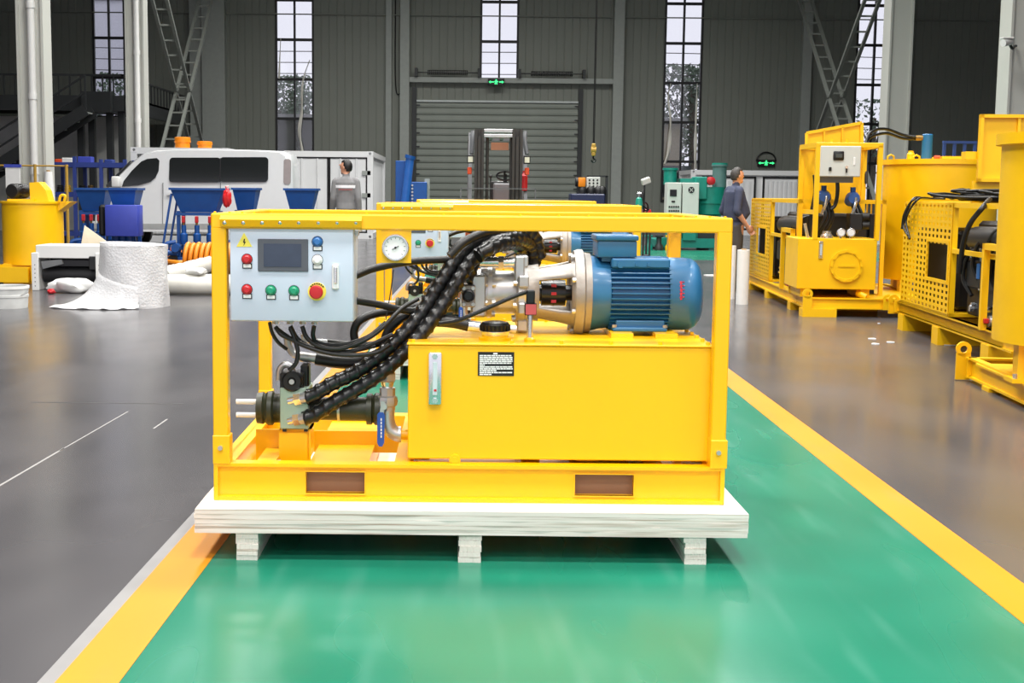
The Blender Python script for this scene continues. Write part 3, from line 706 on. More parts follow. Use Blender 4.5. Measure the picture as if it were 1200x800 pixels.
q = T3(533, 538, YT); MB().cyl((q.x, YT+.01, q.z), (q.x, YT-.02, q.z), .021, seg=16).cyl((q.x, YT-.02, q.z), (q.x, YT-.03, q.z), .014, seg=6).build('drain_plug', Y_, tank)
# --- motor
YM = 5.30
sM = (YM*math.cos(PITCH)+.4*math.sin(PITCH))/F_PX*1.01      # metres per pixel at the motor
zM = T3(720, 343.5, YM).z
def mx(px): return T3(px, 343, YM).x
def lx(prof, seg=40, skip=None): # lathe along x given (px, radius in px)
    x0 = mx(prof[0][0]); return MB().lathe([(mx(p)-x0, r*sM) for p, r in prof], (x0, YM, zM), (1, 0, 0), seg, skip)
motor = lx([(689, 0), (689, 43.5), (692, 43.5), (700, 41.5), (712, 40), (714, 37.5), (782, 37.5), (782, 0)]).build('motor', BLUE, pp)
cov = lx([(779, 0), (779, 42), (800, 42), (808, 41), (814, 37.5), (818.5, 31), (820.5, 22), (820.5, 0)]).build('fan_cover', BLUE, motor)
m = MB(); x0, x1 = mx(712), mx(781)
for i in range(44):
    a = 2*math.pi*(i+.5)/44
    d = Vector((0, math.cos(a), math.sin(a))); c0 = Vector((x0, YM, zM)); m.bar(c0+d*39*sM, Vector((x1, YM, zM))+d*39*sM, .0045, 8*sM, up=d)
m.build('cooling_fins', BLUE, motor, False)
fr = T3(0, 0, YM-.1)
MB().box(mx(712), mx(779), YM-.12, YM+.12, zM+31*sM, zM+42*sM, .006).build('top_pad', BLUE, motor, False)
for px in (727, 746, 760):
    q = T3(px, 310, YM-.12); MB().cyl((q.x, YM-.118, q.z), (q.x, YM-.128, q.z), .006 if px != 727 else .013, seg=12).build('pad_boss', BLUE, motor)
tb = MB().box(mx(696), mx(741), YM-.11, YM+.09, zM+43*sM, zM+62*sM, .006, 2).build('terminal_box', BLUE, motor)
MB().box(mx(694), mx(742.5), YM-.12, YM+.1, zM+62*sM, zM+68*sM, .006, 2).build('terminal_lid', BLUE, tb)
MB().box(mx(702), mx(738), YM-.08, YM+.08, zM+38*sM, zM+44*sM).build('terminal_neck', BLUE, tb, False)
MB().box(mx(714), mx(776), YM-.15, YM+.15, tz1+.018, tz1+.034, .004).box(mx(718), mx(774), YM-.13, YM-.07, tz1+.03, zM-28*sM, .004).box(mx(718), mx(774), YM+.07, YM+.13, tz1+.03, zM-28*sM, .004).build('motor_foot', BLUE, motor, False)
for px in (716, 774):
    MB().cyl((mx(px)+.0, YM-.14, tz1+.034), (mx(px), YM-.14, tz1+.044), .01, seg=6).build('foot_bolt', STEEL, motor)
for a, b in ((710, 735), (760, 785)): MB().box(mx(a), mx(b), YM-.22, YM+.2, tz1-.001, tz1+.0185).build('mount_rail', Y_, tank, False)
q = T3(793, 327, YM-.13)
m = MB()
RM = mat('red_marker', (200, 40, 60), .5, var=.1)
for k_ in range(5):
    z0 = zM+(17-4.2*k_)*sM; r_ = 42.3*sM
    y0 = YM-math.sqrt(max(0, r_**2-(z0-zM)**2)); z1 = z0-3.6*sM; y1 = YM-math.sqrt(max(0, r_**2-(z1-zM)**2))
    m.bar((mx(790.5), y0, z0), (mx(791.5), y1, z1), .003, .007, up=(1, 0, 0)); m.bar((mx(790.5), y0, z0-.002), (mx(795), y0-.0005, z0-.002), .003, .003)
m.build('red_marking', RM, cov, False)
fl_ = lx([(671, 0), (671, 49), (676, 50.5), (681, 50.5), (683, 47), (690, 46), (690, 0)]).build('motor_flange', CAST, pp)
for i in range(8):
    a = math.pi*(i+.5)/4; c = Vector((mx(671), YM+46*sM*math.cos(a), zM+46*sM*math.sin(a))); MB().cyl(c, c-Vector((.014, 0, 0)), .01, seg=6).build('flange_bolt', STEEL, fl_)
def win(k, i):
    return k in (2, 3) and any(((i+.5)*360/48-c) % 360 < 62 for c in (59, 149, 239, 329))
bell = lx([(616, 26), (616, 31), (630, 33), (650, 37), (667, 41), (673, 45)], 48, win).build('bell_housing', CAST, pp)
sm = bell.modifiers.new('wall', 'SOLIDIFY'); sm.thickness = .012; sm.offset = -1
cp = lx([(620, 0), (620, 10), (634, 10), (634, 15), (647, 15), (647, 15.5), (649, 15.5), (649, 15), (662, 15), (662, 9), (672, 9), (672, 0)]).build('shaft_coupling', BLKP, pp)
for dz in (-9, 0, 9):
    c = Vector((mx(648), YM-math.sqrt(15.6**2-dz*dz)*sM, zM+dz*sM)); MB().box(c.x-.01, c.x+.01, c.z and c.y-.003, c.y+.01, c.z-.006, c.z+.006).build('red_spider', RED, cp, False)
# --- pump
pu = lx([(553, 0), (553, 22), (556, 26), (571, 28), (571, 30), (576, 30), (576, 25), (604, 25), (604, 0)]).build('hydraulic_pump', STEEL, pp)
lx([(604, 0), (604, 36), (606, 38), (613, 38), (617, 36), (617, 0)], 12).build('pump_flange', STEEL, pu, ang=20)
for k_, px in enumerate((572, 609)):
    for i in range(8):
        a = math.pi*(i+.5)/4; r_ = (27 if k_ == 0 else 33)*sM; c = Vector((mx(px), YM+r_*math.cos(a), zM+r_*math.sin(a)))
        MB().cyl(c-Vector((.03, 0, 0)), c+Vector((.028, 0, 0)), .011, seg=6).build('flange_screw', STEEL, pu)
for i in range(8):
    a = math.pi*(i+.5)/4; c = Vector((mx(611), YM+40*sM*math.cos(a), zM+40*sM*math.sin(a))); MB().box(c.x-.018, c.x+.022, c.y-.022, c.y+.022, c.z-.022, c.z+.022, .004).build('clamp_lug', STEEL, pu)
YQ = YM-.13
blk = fb(MB(), 541, 334, 557, 360, YQ, YQ+.1, .004).build('port_block', CAST, pu)
q = T3(549, 346.5, YQ); MB().lathe([(0, .026), (.012, .024), (.014, .018), (.004, .016), (.004, 0)], (q.x, YQ, q.z), (0, -1, 0), 20).build('port_plug', BLKP, blk)
for dx in (-5.5, 5.5):
    for dy in (-9.5, 9.5):
        q = T3(549+dx, 347+dy, YQ); MB().cyl((q.x, YQ+.001, q.z), (q.x, YQ-.01, q.z), .0075, seg=8).build('port_screw', STEEL, blk)
fb(MB(), 552, 322, 570, 372, YQ+.03, YM+.1, .008).build('pump_head', STEEL, pu)
ft = T3(590, 307, YM-.08)
fit = MB().cyl((T3(562, 307, YM-.08).x, YM-.08, ft.z), (T3(584, 307, YM-.08).x, YM-.08, ft.z), .021, seg=16).build('hose_fitting', CHROME, pu)
MB().cyl((T3(584, 307, YM-.08).x, YM-.08, ft.z), (T3(590, 307, YM-.08).x, YM-.08, ft.z), .027, seg=6).build('hose_nut', CHROME, fit)
MB().cyl((T3(590, 307, YM-.08).x, YM-.08, ft.z), (T3(604, 307, YM-.08).x, YM-.08, ft.z), .019, seg=16).build('hose_adaptor', CHROME, fit)
fb(MB(), 603, 300, 615, 331, YM-.11, YM-.03, .006).build('elbow_block', STEEL, fit)
# filler cap, suction pipe, pressure sensor on the tank
YFI = YT+.14; q = T3(580, 393, YFI)
fc = MB().lathe([(0, .062), (.012, .062), (.014, .05), (.02, .05)], (q.x, YFI, tz1-.001), (0, 0, 1), 28).build('filler_cap', Y_, pp)
MB().lathe([(0, .05), (.012, .055), (.016, .055), (.016, 0)], (q.x, YFI, tz1+.018), (0, 0, 1), 28).build('chrome_ring', CHROME, fc)
m = MB().lathe([(0, .052), (.024, .056), (.034, .05), (.038, .03), (.038, 0)], (q.x, YFI, tz1+.033), (0, 0, 1), 28)
for i in range(20):
    a = 2*math.pi*i/20; m.cyl((q.x+.054*math.cos(a), YFI+.054*math.sin(a), tz1+.036), (q.x+.054*math.cos(a), YFI+.054*math.sin(a), tz1+.058), .005, seg=6)
m.build('knurled_cap', BLKP, fc)
YS = YT+.08; q = T3(621, 380, YS)
sr = MB().cyl((q.x, YS, tz1-.001), (q.x, YS, T3(621, 368, YS).z), .011, seg=12).build('pressure_switch', CHROME, pp)
MB().lathe([(0, .022), (.012, .022), (.018, .014)], (q.x, YS, tz1-.001), (0, 0, 1), 14).build('weld_boss', Y_, sr)
fb(MB(), 615, 355.5, 629, 369.5, YS-.024, YS+.022, .002).build('switch_body', BLKP, sr, False)
fb(MB(), 616, 356.5, 628.5, 368.5, YS-.026, YS-.023).build('red_face', PINK, sr, False)
fb(MB(), 617, 340, 627, 356, YS-.018, YS+.018, .004).build('plug', BLKP, sr)

# --- actuator assembly on the base
YA = 5.02; sA = (YA*math.cos(PITCH)+.75*math.sin(PITCH))/F_PX
zA = T3(380, 478.5, YA).z
ax_ = lambda px: T3(px, 478, YA).x
def la(prof, seg=28): x0 = ax_(prof[0][0]); return MB().lathe([(ax_(p)-x0, r*sA) for p, r in prof], (x0, YA, zA), (1, 0, 0), seg)
act = la([(313, 0), (313, 17), (360, 17), (362, 13.5), (398, 13.5), (398, 14), (437, 14), (437, 0)]).build('valve_cylinder', OLIVE, pp)
la([(302, 0), (302, 18), (309, 19), (311, 17), (315, 20), (320, 20), (322, 17), (327, 17), (327, 0)]).build('end_cap', OLIVE, act)
la([(430, 0), (430, 18.5), (436, 18.5), (437, 16), (440, 19), (446, 19), (446, 0)]).build('end_cap', OLIVE, act)
la([(396, 0), (396, 14.8), (399, 14.8), (399, 0)]).build('band', STEEL, act)
for py in (470.5, 486):
    z = T3(290, py, YA-.02).z; MB().cyl((ax_(278), YA-.02, z), (ax_(304), YA-.02, z), 3*sA, seg=12).build('white_spigot', WHITEP, act)
YV = YA-.075
vb = fb(MB(), 328, 454.5, 361.5, 502.5, YV, YV+.15, .003).build('manifold_block', PALEG, pp, False)
for px in (333, 358):
    fb(MB(), px-2, 502, px+2.5, 505.5, YV+.005, YV+.02).build('block_bolt', BLKP, vb, False)
q = T3(342.5, 446.5, YV)
so = fb(MB(), 328, 437, 356, 456, YV+.01, YV+.12, .004).build('solenoid_valve', BLKP, pp)
MB().lathe([(0, 12*sA), (.02, 12*sA), (.026, 10*sA), (.026, 5*sA), (.03, 4*sA), (.03, 0)], (q.x, YV+.012, q.z), (0, -1, 0), 26).build('coil_knob', BLKP, so)
MB().lathe([(0, 3*sA), (.032, 3*sA), (.032, 0)], (q.x, YV+.012, q.z), (0, -1, 0), 14).build('knob_screw', STEEL, so)
fb(MB(), 352, 427, 362, 455, YV+.05, YV+.12, .006).build('coil_stack', BLKP, so)
MB().tube(spline([T3(327, 445, YV+.06), T3(328, 433, YV+.06), T3(334, 427, YV+.06), T3(341, 430, YV+.06), T3(343, 438, YV+.06)], 6), .013, 10).build('grey_elbow', STEEL, so)
# bracket below the block
br = fb(MB(), 329, 503, 364, 541, YV+.02, YV+.03, 0)
br.box(ax_(329), ax_(364), YV+.02, YA+.12, zA-26*sA, zA-23*sA); 
br.box(ax_(329), ax_(331), YV+.02, YA+.12, CT-.02, zA-23*sA).box(ax_(362), ax_(364), YV+.02, YA+.12, CT-.02, zA-23*sA)
br.build('valve_bracket', Y_, pp, False)
fb(MB(), 300, 503, 330, 541, YA+.1, YA+.11).build('gusset_plate', Y_, pp, False)
fb(MB(), 363, 505, 482, 530, YA+.3, YA+.31).build('gusset_plate', Y_, pp, False)
# ball valve
YBV = YA-.03; xb_ = T3(454, 460, YBV).x
zz = lambda py: T3(454, py, YBV).z
bv = MB().lathe([(0, .018), (zz(424)-zz(436), .018)], (xb_, YBV, zz(436)), (0, 0, 1), 16).build('ball_valve', STEEL, pp)
MB().lathe([(0, .03), (.005, .034), (zz(436)-zz(447)-.005, .034), (zz(436)-zz(447), .03)], (xb_, YBV, zz(447)), (0, 0, 1), 6).build('union_nut', STEEL, bv, ang=20)
MB().lathe([(0, .02), (zz(447)-zz(454), .026)], (xb_, YBV, zz(454)), (0, 0, 1), 18).build('adaptor', CHROME, bv)
MB().lathe([(0, .03), (.014, .03), (.018, .037), (.034, .04), (.05, .037), (.056, .03), (zz(454)-zz(480), .03)], (xb_, YBV, zz(480)), (0, 0, 1), 8).build('valve_body', STEEL, bv, ang=25)
ex = T3(458, 505, YBV)
MB().tube(spline([(xb_, YBV, zz(479)), (xb_, YBV, zz(492)), (xb_+.012, YBV, zz(503)), (xb_+.035, YBV, zz(508)), (T3(468, 508, YBV).x, YBV, zz(508.5))], 6), .0285, 16).build('steel_elbow', STEEL, bv)
MB().cyl((T3(467, 508, YBV).x, YBV, zz(508.5)), (T3(470, 508, YBV).x, YBV, zz(508.5)), .031, seg=18).build('elbow_collar', STEEL, bv)
MB().cyl((T3(469, 508, YBV).x, YBV, zz(508.5)), (tx0+.01, YBV, zz(508.5)), .02, seg=14).build('tank_nipple', Y_, bv)
h = MB(); h.prism([tuple(T3(a, b, YBV-.05)) for a, b in ((442, 486), (444, 483), (449, 483), (451, 487), (450, 519), (448, 523), (444, 523), (442, 519))], (0, .012, 0))
hd = h.build('valve_handle', mat('handle_blue_vinyl', (38, 80, 168), .4), bv, False)
MB().cyl((T3(451, 474, YBV).x, YBV-.03, zz(474)), (T3(451, 474, YBV).x, YBV-.052, zz(474)), .012, seg=8).build('handle_nut', STEEL, bv)
MB().bar(T3(449, 470, YBV-.046), T3(447, 488, YBV-.046), .016, .004, up=(0, 1, 0)).build('handle_stem', STEEL, bv, False)
m = MB()
for i in range(6): fb(m, 446, 490+i*4, 447.4, 492.8+i*4, YBV-.0512, YBV-.049)
m.build('handle_lettering', WHITEP, hd, False)

# --- hoses and cables
def hose(name, pts, r, m_, wrap=False, n=9, par=pp):
    P = spline([T3(x, y, d) for x, y, d in pts], 22 if wrap else n)
    return MB().tube(P, r, 12 if wrap else 10, (lambda L, a: 1+.16*max(0, math.sin(L*2*math.pi/.042+a))**1.5-.05) if wrap else None).build(name, m_, par, True, 60)
WR = mat('black_spiral_guard', (20, 20, 21), .3, var=.1, scale=20)
h1 = hose('spiral_wrapped_hose', [(358, 467, 4.945), (370, 461, 4.945), (390, 449, 4.96), (415, 437, 4.98), (442, 419, 5.0), (470, 394, 5.02), (497, 362, 5.06), (519, 327, 5.1), (541, 296, 5.14), (566, 278, 5.18), (600, 268, 5.3), (624, 275, 5.42), (632, 300, 5.48)], .0285, WR, True)
h2 = hose('spiral_wrapped_hose', [(356, 490, 4.945), (370, 485, 4.945), (390, 472, 4.95), (418, 456, 4.96), (450, 434, 4.97), (480, 407, 4.99), (508, 373, 5.03), (531, 338, 5.07), (552, 306, 5.12), (578, 286, 5.16), (602, 279, 5.26), (620, 286, 5.42), (626, 310, 5.48)], .0285, WR, True)
hose('spiral_wrapped_hose', [(545, 330, 5.2), (556, 305, 5.22), (572, 286, 5.26), (596, 272, 5.36), (620, 276, 5.45), (630, 300, 5.5)], .03, WR, True)
hose('spiral_wrapped_hose', [(520, 352, 5.15), (540, 318, 5.2), (560, 296, 5.25), (586, 280, 5.3), (608, 280, 5.4), (620, 292, 5.46), (622, 312, 5.5)], .026, WR, True)
for hh, (x0, y0, x1, y1) in ((h1, (338, 470, 360, 465)), (h2, (338, 494, 358, 489))):
    a, b = T3(x0, y0, YV-.005), T3(x1, y1, YV+.0)
    a.y = YV+.01; b.y = 4.935
    MB().cyl(a, a.lerp(b, .5), .017, seg=12).build('hose_tail', CHROME, hh)
    MB().cyl(a.lerp(b, .35), a.lerp(b, .72), .024, seg=6).build('swivel_nut', CHROME, hh)
    MB().cyl(a.lerp(b, .7), b, .022, seg=12).build('ferrule', STEEL, hh)
hose('hose', [(416, 323, YF+.16), (440, 314, 5.0), (480, 306.5, 5.05), (512, 304.5, 5.1), (540, 303, 5.15)], .0145, BLK)
hose('hose', [(416, 352, YF+.16), (445, 357, 5.0), (478, 364, 5.05), (505, 362, 5.1)], .0145, BLK)
hose('hose', [(416, 400, 5.1), (415, 388, 5.1), (421, 376, 5.1), (438, 368, 5.12), (465, 364, 5.15), (495, 357, 5.18)], .0165, BLK)
hose('hose', [(450, 402, 5.08), (455, 388, 5.08), (468, 374, 5.08), (488, 364, 5.1), (510, 348, 5.12)], .0185, BLK)
ph_ = hose('hose', [(370, 420, 5.05), (395, 424, 5.05), (420, 424, 5.05), (443, 416, 5.06), (462, 404, 5.1)], .025, BLK)
MB().tube(spline([T3(337, 394, 5.05), T3(338, 405, 5.05), T3(344, 414, 5.05), T3(354, 417.5, 5.05)], 6), .015, 10).build('steel_elbow', STEEL, ph_)
MB().cyl(T3(352, 417.5, 5.05), T3(373, 420, 5.05), .019, seg=14).build('ferrule', STEEL, ph_)
h4 = hose('hose', [(384, 401, 5.08), (410, 404, 5.08), (436, 404, 5.08), (455, 398, 5.1)], .0145, BLK)
MB().cyl(T3(366, 399.5, 5.08), T3(386, 401.2, 5.08), .012, seg=12).build('ferrule', CHROME, h4)
MB().tube(spline([T3(355, 391, 5.08), T3(356, 397, 5.08), T3(361, 399.3, 5.08), T3(368, 399.8, 5.08)], 5), .009, 8).build('steel_elbow', STEEL, h4)
YG = YC+.1
for pts in ([(316, 378, YG), (319, 390, YG+.02), (326, 401, YG+.04), (336, 409, YG+.06)],
            [(323, 384, YG), (335, 393, YG), (352, 403, YG), (380, 412.5, YG), (410, 416, YG), (440, 413, YG+.02), (456, 404, YG+.05)],
            [(354, 382, YG), (360, 396, YG), (375, 406, YG), (400, 408, YG), (428, 398, YG+.02), (448, 384, YG+.05), (470, 362, YG+.1), (490, 350, YG+.15)],
            [(368, 382, YG), (367, 394, YG+.01), (374, 402, YG+.02), (400, 404, YG+.04), (430, 395, YG+.06), (452, 378, YG+.1)],
            [(340, 384, YG), (345, 396, YG), (349, 412, YG), (347, 425, YG), (339, 434, YG)],
            [(340, 382, YG+.02), (350, 398, YG+.02), (372, 409, YG+.03), (405, 412, YG+.05), (440, 405, YG+.06)],
            [(323, 383, YG), (330, 392, YG-.01), (345, 399, YG), (375, 410, YG+.02), (415, 411, YG+.03), (460, 392, YG+.1)]):
    hose('cable', pts, .0085 if len(pts) != 4 else .007, BLK, n=7)
hose('cable', [(617, 342, YS), (603, 347, YS), (580, 357, YS-.02), (555, 368, YS-.03), (535, 376, YS-.02), (515, 379, YS)], .0085, BLK, n=7)
hose('cable', [(461, 316, 5.06), (458, 340, 5.03), (452, 375, 5.0)], .0022, BLK, n=7)
sh_ = hose('suction_hose', [(549, 381, YT+.2), (530, 377, YT+.2), (505, 376, YT+.2), (485, 383, YT+.2), (470, 395, YT+.2)], .024, BLK)
MB().cyl(T3(546, 381, YT+.2), T3(563, 383, YT+.2), .021, seg=14).build('ferrule', CHROME, sh_)
MB().cyl(T3(562, 383, YT+.2), T3(605, 386, YT+.2), .016, seg=12).build('steel_pipe', STEEL, sh_)
hose('spiral_wrapped_hose', [(505, 372, 5.1), (526, 336, 5.15), (548, 303, 5.2), (572, 283, 5.26), (600, 275, 5.36), (622, 280, 5.45), (628, 305, 5.5)], .028, WR, True)
hose('spiral_wrapped_hose', [(560, 300, 5.05), (576, 290, 5.08), (596, 285, 5.2), (610, 290, 5.4), (614, 312, 5.46)], .027, WR, True)
hose('hose', [(527, 300, 5.0), (545, 283, 5.02), (570, 272, 5.08), (600, 267, 5.15)], .017, BLK)
hose('hose', [(600, 268, 5.4), (560, 276, 5.35), (535, 290, 5.3), (520, 320, 5.25), (500, 345, 5.2)], .018, BLK)
# --- the two further packs on the lane
def place(root, pal, dx, dy, l1, l2):
    a = copy_tree(root); a.location = root.location + Vector((dx, dy, 0)); a['label'] = l1
    b = copy_tree(pal); b.location = pal.location + Vector((dx, dy, 0)); b['label'] = l2
def lane_pos(pxl, pxr, py):
    Wp = pxr-pxl; d = 4.788*(XR0-XL0)/((XR0-XL0))
    dep = F_PX*(XR0-XL0)/Wp; Y = (dep-.1*math.sin(PITCH))/math.cos(PITCH)
    xc = atY((pxl+pxr)/2, py, Y).x; return xc-(XL0+XR0)/2, Y-YF
pp['group'] = 'yellow power packs in a row on the lane'; pallet1['group'] = 'plywood pallets under the power packs'
dx, dy = lane_pos(441, 752, 240); place(pp, pallet1, dx, dy, 'yellow-framed hydraulic power pack standing second in the row on the green lane', 'plywood pallet under the second power pack in the row')
dx, dy = lane_pos(488, 699, 235); place(pp, pallet1, dx, dy, 'yellow-framed hydraulic power pack standing last in the row, before the forklift', 'plywood pallet under the last power pack, before the forklift')
# ================================================================== FAR AND LEFT THINGS
VW = mat('van_white_paint', (224, 226, 228), .25, var=.01, coat=.5)
DGL = mat('tinted_glass', (22, 26, 26), .06, var=.1, scale=2)
# --- minibus
def van():
    Y0, Y1 = 29.3, 31.1
    P = lambda px, py, Y=Y0: atY(px, py, Y)
    c = P(226, 273); t = thing('white_minibus', 'white minibus with tinted windows parked behind the blue pumps', 'van', (c.x, 30.2, 0))
    prof = [(342, 272), (343, 235), (341, 195), (338, 181), (330, 176.5), (300, 175), (250, 174), (205, 174), (180, 175.5), (166, 179), (152, 190), (138, 204), (124, 219), (114, 227), (109, 238), (108, 258), (110, 271)]
    m = MB(); pts = [P(a, b) for a, b in prof]; W = Y1-Y0
    secs = [(0.0, .93, .0), (.06, .985, .0), (.2, 1, 0), (.8, 1, 0), (.94, .985, 0), (1, .93, 0)]
    cx = sum(p.x for p in pts)/len(pts); rings = []
    zmid = P(226, 222).z
    for v, s, _ in secs:
        ring = []
        for p in pts:
            up = max(0, (p.z-zmid)/1.0); yy = Y0+W*v
            yy += (.5-v)*.22*up
            ring.append(m.bm.verts.new((cx+(p.x-cx)*(s*.5+.5), yy, .32+(p.z-.32)*(s*.25+.75))))
        rings.append(ring)
    for a, b in zip(rings, rings[1:]):
        for i in range(len(a)):
            j = (i+1) % len(a); m.bm.faces.new((a[i], a[j], b[j], b[i]))
    m.bm.faces.new(rings[0]); m.bm.faces.new(rings[-1][::-1])
    body = m.build('body', VW, t, True, 50)
    def panel(pl, name, mm, off=.02, par=t):
        q = [P(a, b) for a, b in pl]; m2 = MB()
        m2.prism([(p.x, Y0+.11*max(0, p.z-zmid)-off, p.z) for p in q], (0, .1, 0)); return m2.build(name, mm, par, False)
    def rr(x0, y0, x1, y1, r=4):
        o = []
        for cx_, cy_, a0 in ((x1-r, y0+r, -90), (x1-r, y1-r, 0), (x0+r, y1-r, 90), (x0+r, y0+r, 180)):
            for k in range(5):
                a = math.radians(a0+k*22.5); o.append((cx_+r*math.cos(a), cy_+r*math.sin(a)))
        return o
    panel([(143, 218.5), (145, 212), (154, 200), (165, 189), (172, 186), (183, 185), (186, 188), (185.5, 200), (182, 208), (176, 213), (162, 217)], 'front_door_window', DGL)
    panel(rr(198, 184.5, 258, 213.5), 'side_window', DGL); panel(rr(257, 184, 314, 213), 'side_window', DGL)
    panel([(257.2, 185), (258.4, 185), (258.4, 213), (257.2, 213)], 'window_divider', BLKP, .026)
    panel(rr(332, 186, 340, 216, 3), 'rear_lamp', mat('lamp_grey_red', (150, 140, 140), .3), .0)
    panel([(124, 218.6), (138, 204.3), (139.5, 206), (133, 216), (131, 219)], 'quarter_window', DGL, .015)
    for px in (190.5, 258): panel([(px, 214), (px+.5, 214), (px+.5, 262), (px, 262)], 'door_gap_shade_or_seal', mat('door_gap_shade_grey', (120, 122, 124), .7), .02)  # grey strips paint in the shade of the door gaps
    panel([(110, 262), (342, 262), (342, 268), (110, 268)], 'side_sill', mat('sill_grey', (170, 172, 172), .5), .012)
    panel([(196, 226), (203, 226), (203, 228.5), (196, 228.5)], 'door_handle', VW, .04)
    mq = P(139, 212); MB().box(mq.x-.1, mq.x+.06, Y0-.25, Y0+.02, mq.z-.13, mq.z+.1, .03, 2).build('wing_mirror', WHITE, t)
    mw = MB(); a0, a1 = P(123.5, 218), P(151, 189)
    mw.prism([(a0.x-.03, Y0+.22, a0.z), (a0.x-.03, Y1-.22, a0.z), (a1.x-.03, Y1-.3, a1.z), (a1.x-.03, Y0+.3, a1.z)], (-.02, 0, .02)); mw.build('windscreen', DGL, t, False)
    for px in (141, 303):
        for y0_ in (Y0+.03, Y1-.23):
            q = P(px, 270); o = MB().lathe([(0, 0), (0, .26), (.02, .31), (.18, .31), (.2, .26), (.2, 0)], (q.x, y0_, .31), (0, 1, 0), 24).build('wheel', BLK, t)
            MB().lathe([(-.005, 0), (-.005, .16), (.03, .18), (.03, 0)], (q.x, y0_, .31), (0, 1, 0), 16).build('hub_cap', STEEL, o)
            ar = MB(); ar.lathe([(-.012, 0), (-.012, .38), (.05, .38), (.05, 0)], (q.x, y0_ if y0_ < 30 else y0_+.16, .33), (0, 1, 0), 24)
            if y0_ < 30: ar.build('wheel_arch', BLKP, t)
            else: ar.bm.free()
    for yy in (Y0+.15, Y1-.45):
        q = P(110, 236); MB().box(q.x-.03, q.x+.1, yy, yy+.3, q.z-.1, q.z+.12, .03, 2).build('headlamp', mat('lamp_glass', (220, 225, 230), .1), t)
    q = P(108, 262); MB().box(q.x-.06, q.x+.1, Y0+.05, Y1-.05, .3, .62, .04, 2).build('front_bumper', VW, t)
van()
# --- containers
CW = mat('container_white', (226, 227, 228), .45, var=.03, scale=1.5)
def container(x0, x1, y0, y1, z1, label, doors=True, dark=BLKP):
    t = thing('shipping_container', label, 'container', ((x0+x1)/2, (y0+y1)/2, 0))
    m = MB()
    for xx in (x0, x1-.16):
        for yy in (y0, y1-.16): m.box(xx, xx+.16, yy, yy+.16, .12, z1-.12)
    for yy in (y0, y1-.14): m.box(x0+.16, x1-.16, yy, yy+.14, 0, .16); m.box(x0+.16, x1-.16, yy, yy+.14, z1-.16, z1)
    for xx in (x0, x1-.14): m.box(xx, xx+.14, y0+.16, y1-.16, 0, .16); m.box(xx, xx+.14, y0+.16, y1-.16, z1-.14, z1)
    m.build('frame', CW, t, False)
    for xx in (x0-.005, x1-.17):
        for yy in (y0-.005, y1-.17):
            for zz_ in (0, z1-.12):
                m = MB(); n = 16; o_, i_ = [], []; cx_, cz_ = xx+.0875, zz_+.0625
                for k in range(n):        # hollow casting: a thick face with a real round opening
                    a = 2*math.pi*(k+.5)/n; ca, sa = math.cos(a), math.sin(a); q = min(.0875/abs(ca), .0625/abs(sa))
                    o_.append((cx_+q*ca, cz_+q*sa)); i_.append((cx_+.036*ca, cz_+.036*sa))
                V = lambda p, y: m.bm.verts.new((p[0], y, p[1]))
                of = [V(p, yy) for p in o_]; if_ = [V(p, yy) for p in i_]; ob_ = [V(p, yy+.175) for p in o_]; ib = [V(p, yy+.12) for p in i_]
                for k in range(n):
                    j = (k+1) % n; m.bm.faces.new((of[k], of[j], if_[j], if_[k])); m.bm.faces.new((of[k], ob_[k], ob_[j], of[j])); m.bm.faces.new((if_[k], if_[j], ib[j], ib[k]))
                m.bm.faces.new(ob_); m.bm.faces.new(ib)
                m.build('corner_casting', CW, t, False)
    def corr(m, p0, p1, z0_, z1_, nrm):
        p0 = Vector(p0); p1 = Vector(p1); L = (p1-p0).length; d = (p1-p0)/L; n = max(3, int(L/.28)); w_ = L/n; pr = []
        for i in range(n):
            a = p0+d*(i*w_); pr += [a, a+d*w_*.4, a+d*w_*.5+nrm*.035, a+d*w_*.9+nrm*.035]
        pr.append(p1); lo = [m.bm.verts.new((p.x, p.y, z0_)) for p in pr]; hi = [m.bm.verts.new((p.x, p.y, z1_)) for p in pr]
        for i in range(len(pr)-1): m.bm.faces.new((lo[i], lo[i+1], hi[i+1], hi[i]))
    for xx, nr in ((x0+.07, 1), (x1-.07, -1)):
        m = MB(); corr(m, (xx, y0+.16, 0), (xx, y1-.16, 0), .14, z1-.12, Vector((nr, 0, 0))); m.build('side_wall', CW, t, False)
    m = MB(); corr(m, (x0+.14, y1-.06, 0), (x1-.14, y1-.06, 0), .14, z1-.14, Vector((0, -1, 0))); m.build('end_wall', CW, t, False)
    MB().box(x0+.05, x1-.05, y0+.05, y1-.05, z1-.05, z1-.02).build('roof', CW, t, False)
    MB().box(x0+.05, x1-.05, y0+.05, y1-.05, .1, .14).build('floor_plate', DARKST, t, False)
    if doors:
        xm = (x0+x1)/2
        for a, b, s in ((x0+.17, xm-.012, 1), (xm+.012, x1-.17, -1)):
            d = MB().box(a, b, y0+.05, y0+.11, .18, z1-.18, .01).build('door', CW, t, False)
            g = MB(); e = .035
            for (q0, q1, r0, r1) in ((a, b, .17, .17+e), (a, b, z1-.17-e, z1-.17), (a, a+e, .17, z1-.17), (b-e, b, .17, z1-.17)): g.box(q0, q1, y0+.035, y0+.06, r0, r1)
            g.build('door_gap_shade_or_seal', dark, d, False)
            for k in (.3, .72): xx = a+(b-a)*k; MB().cyl((xx, y0+.01, .2), (xx, y0+.01, z1-.2), .02, seg=8).build('lock_rod', CW, d)
            hx = a if s == 1 else b
            for k in (.2, .5, .8):
                zz_ = .18+(z1-.36)*k; MB().box(hx-.14, hx+.1, y0+.0, y0+.055, zz_-.06, zz_+.06).build('hinge', GREYST, d, False)
    return t
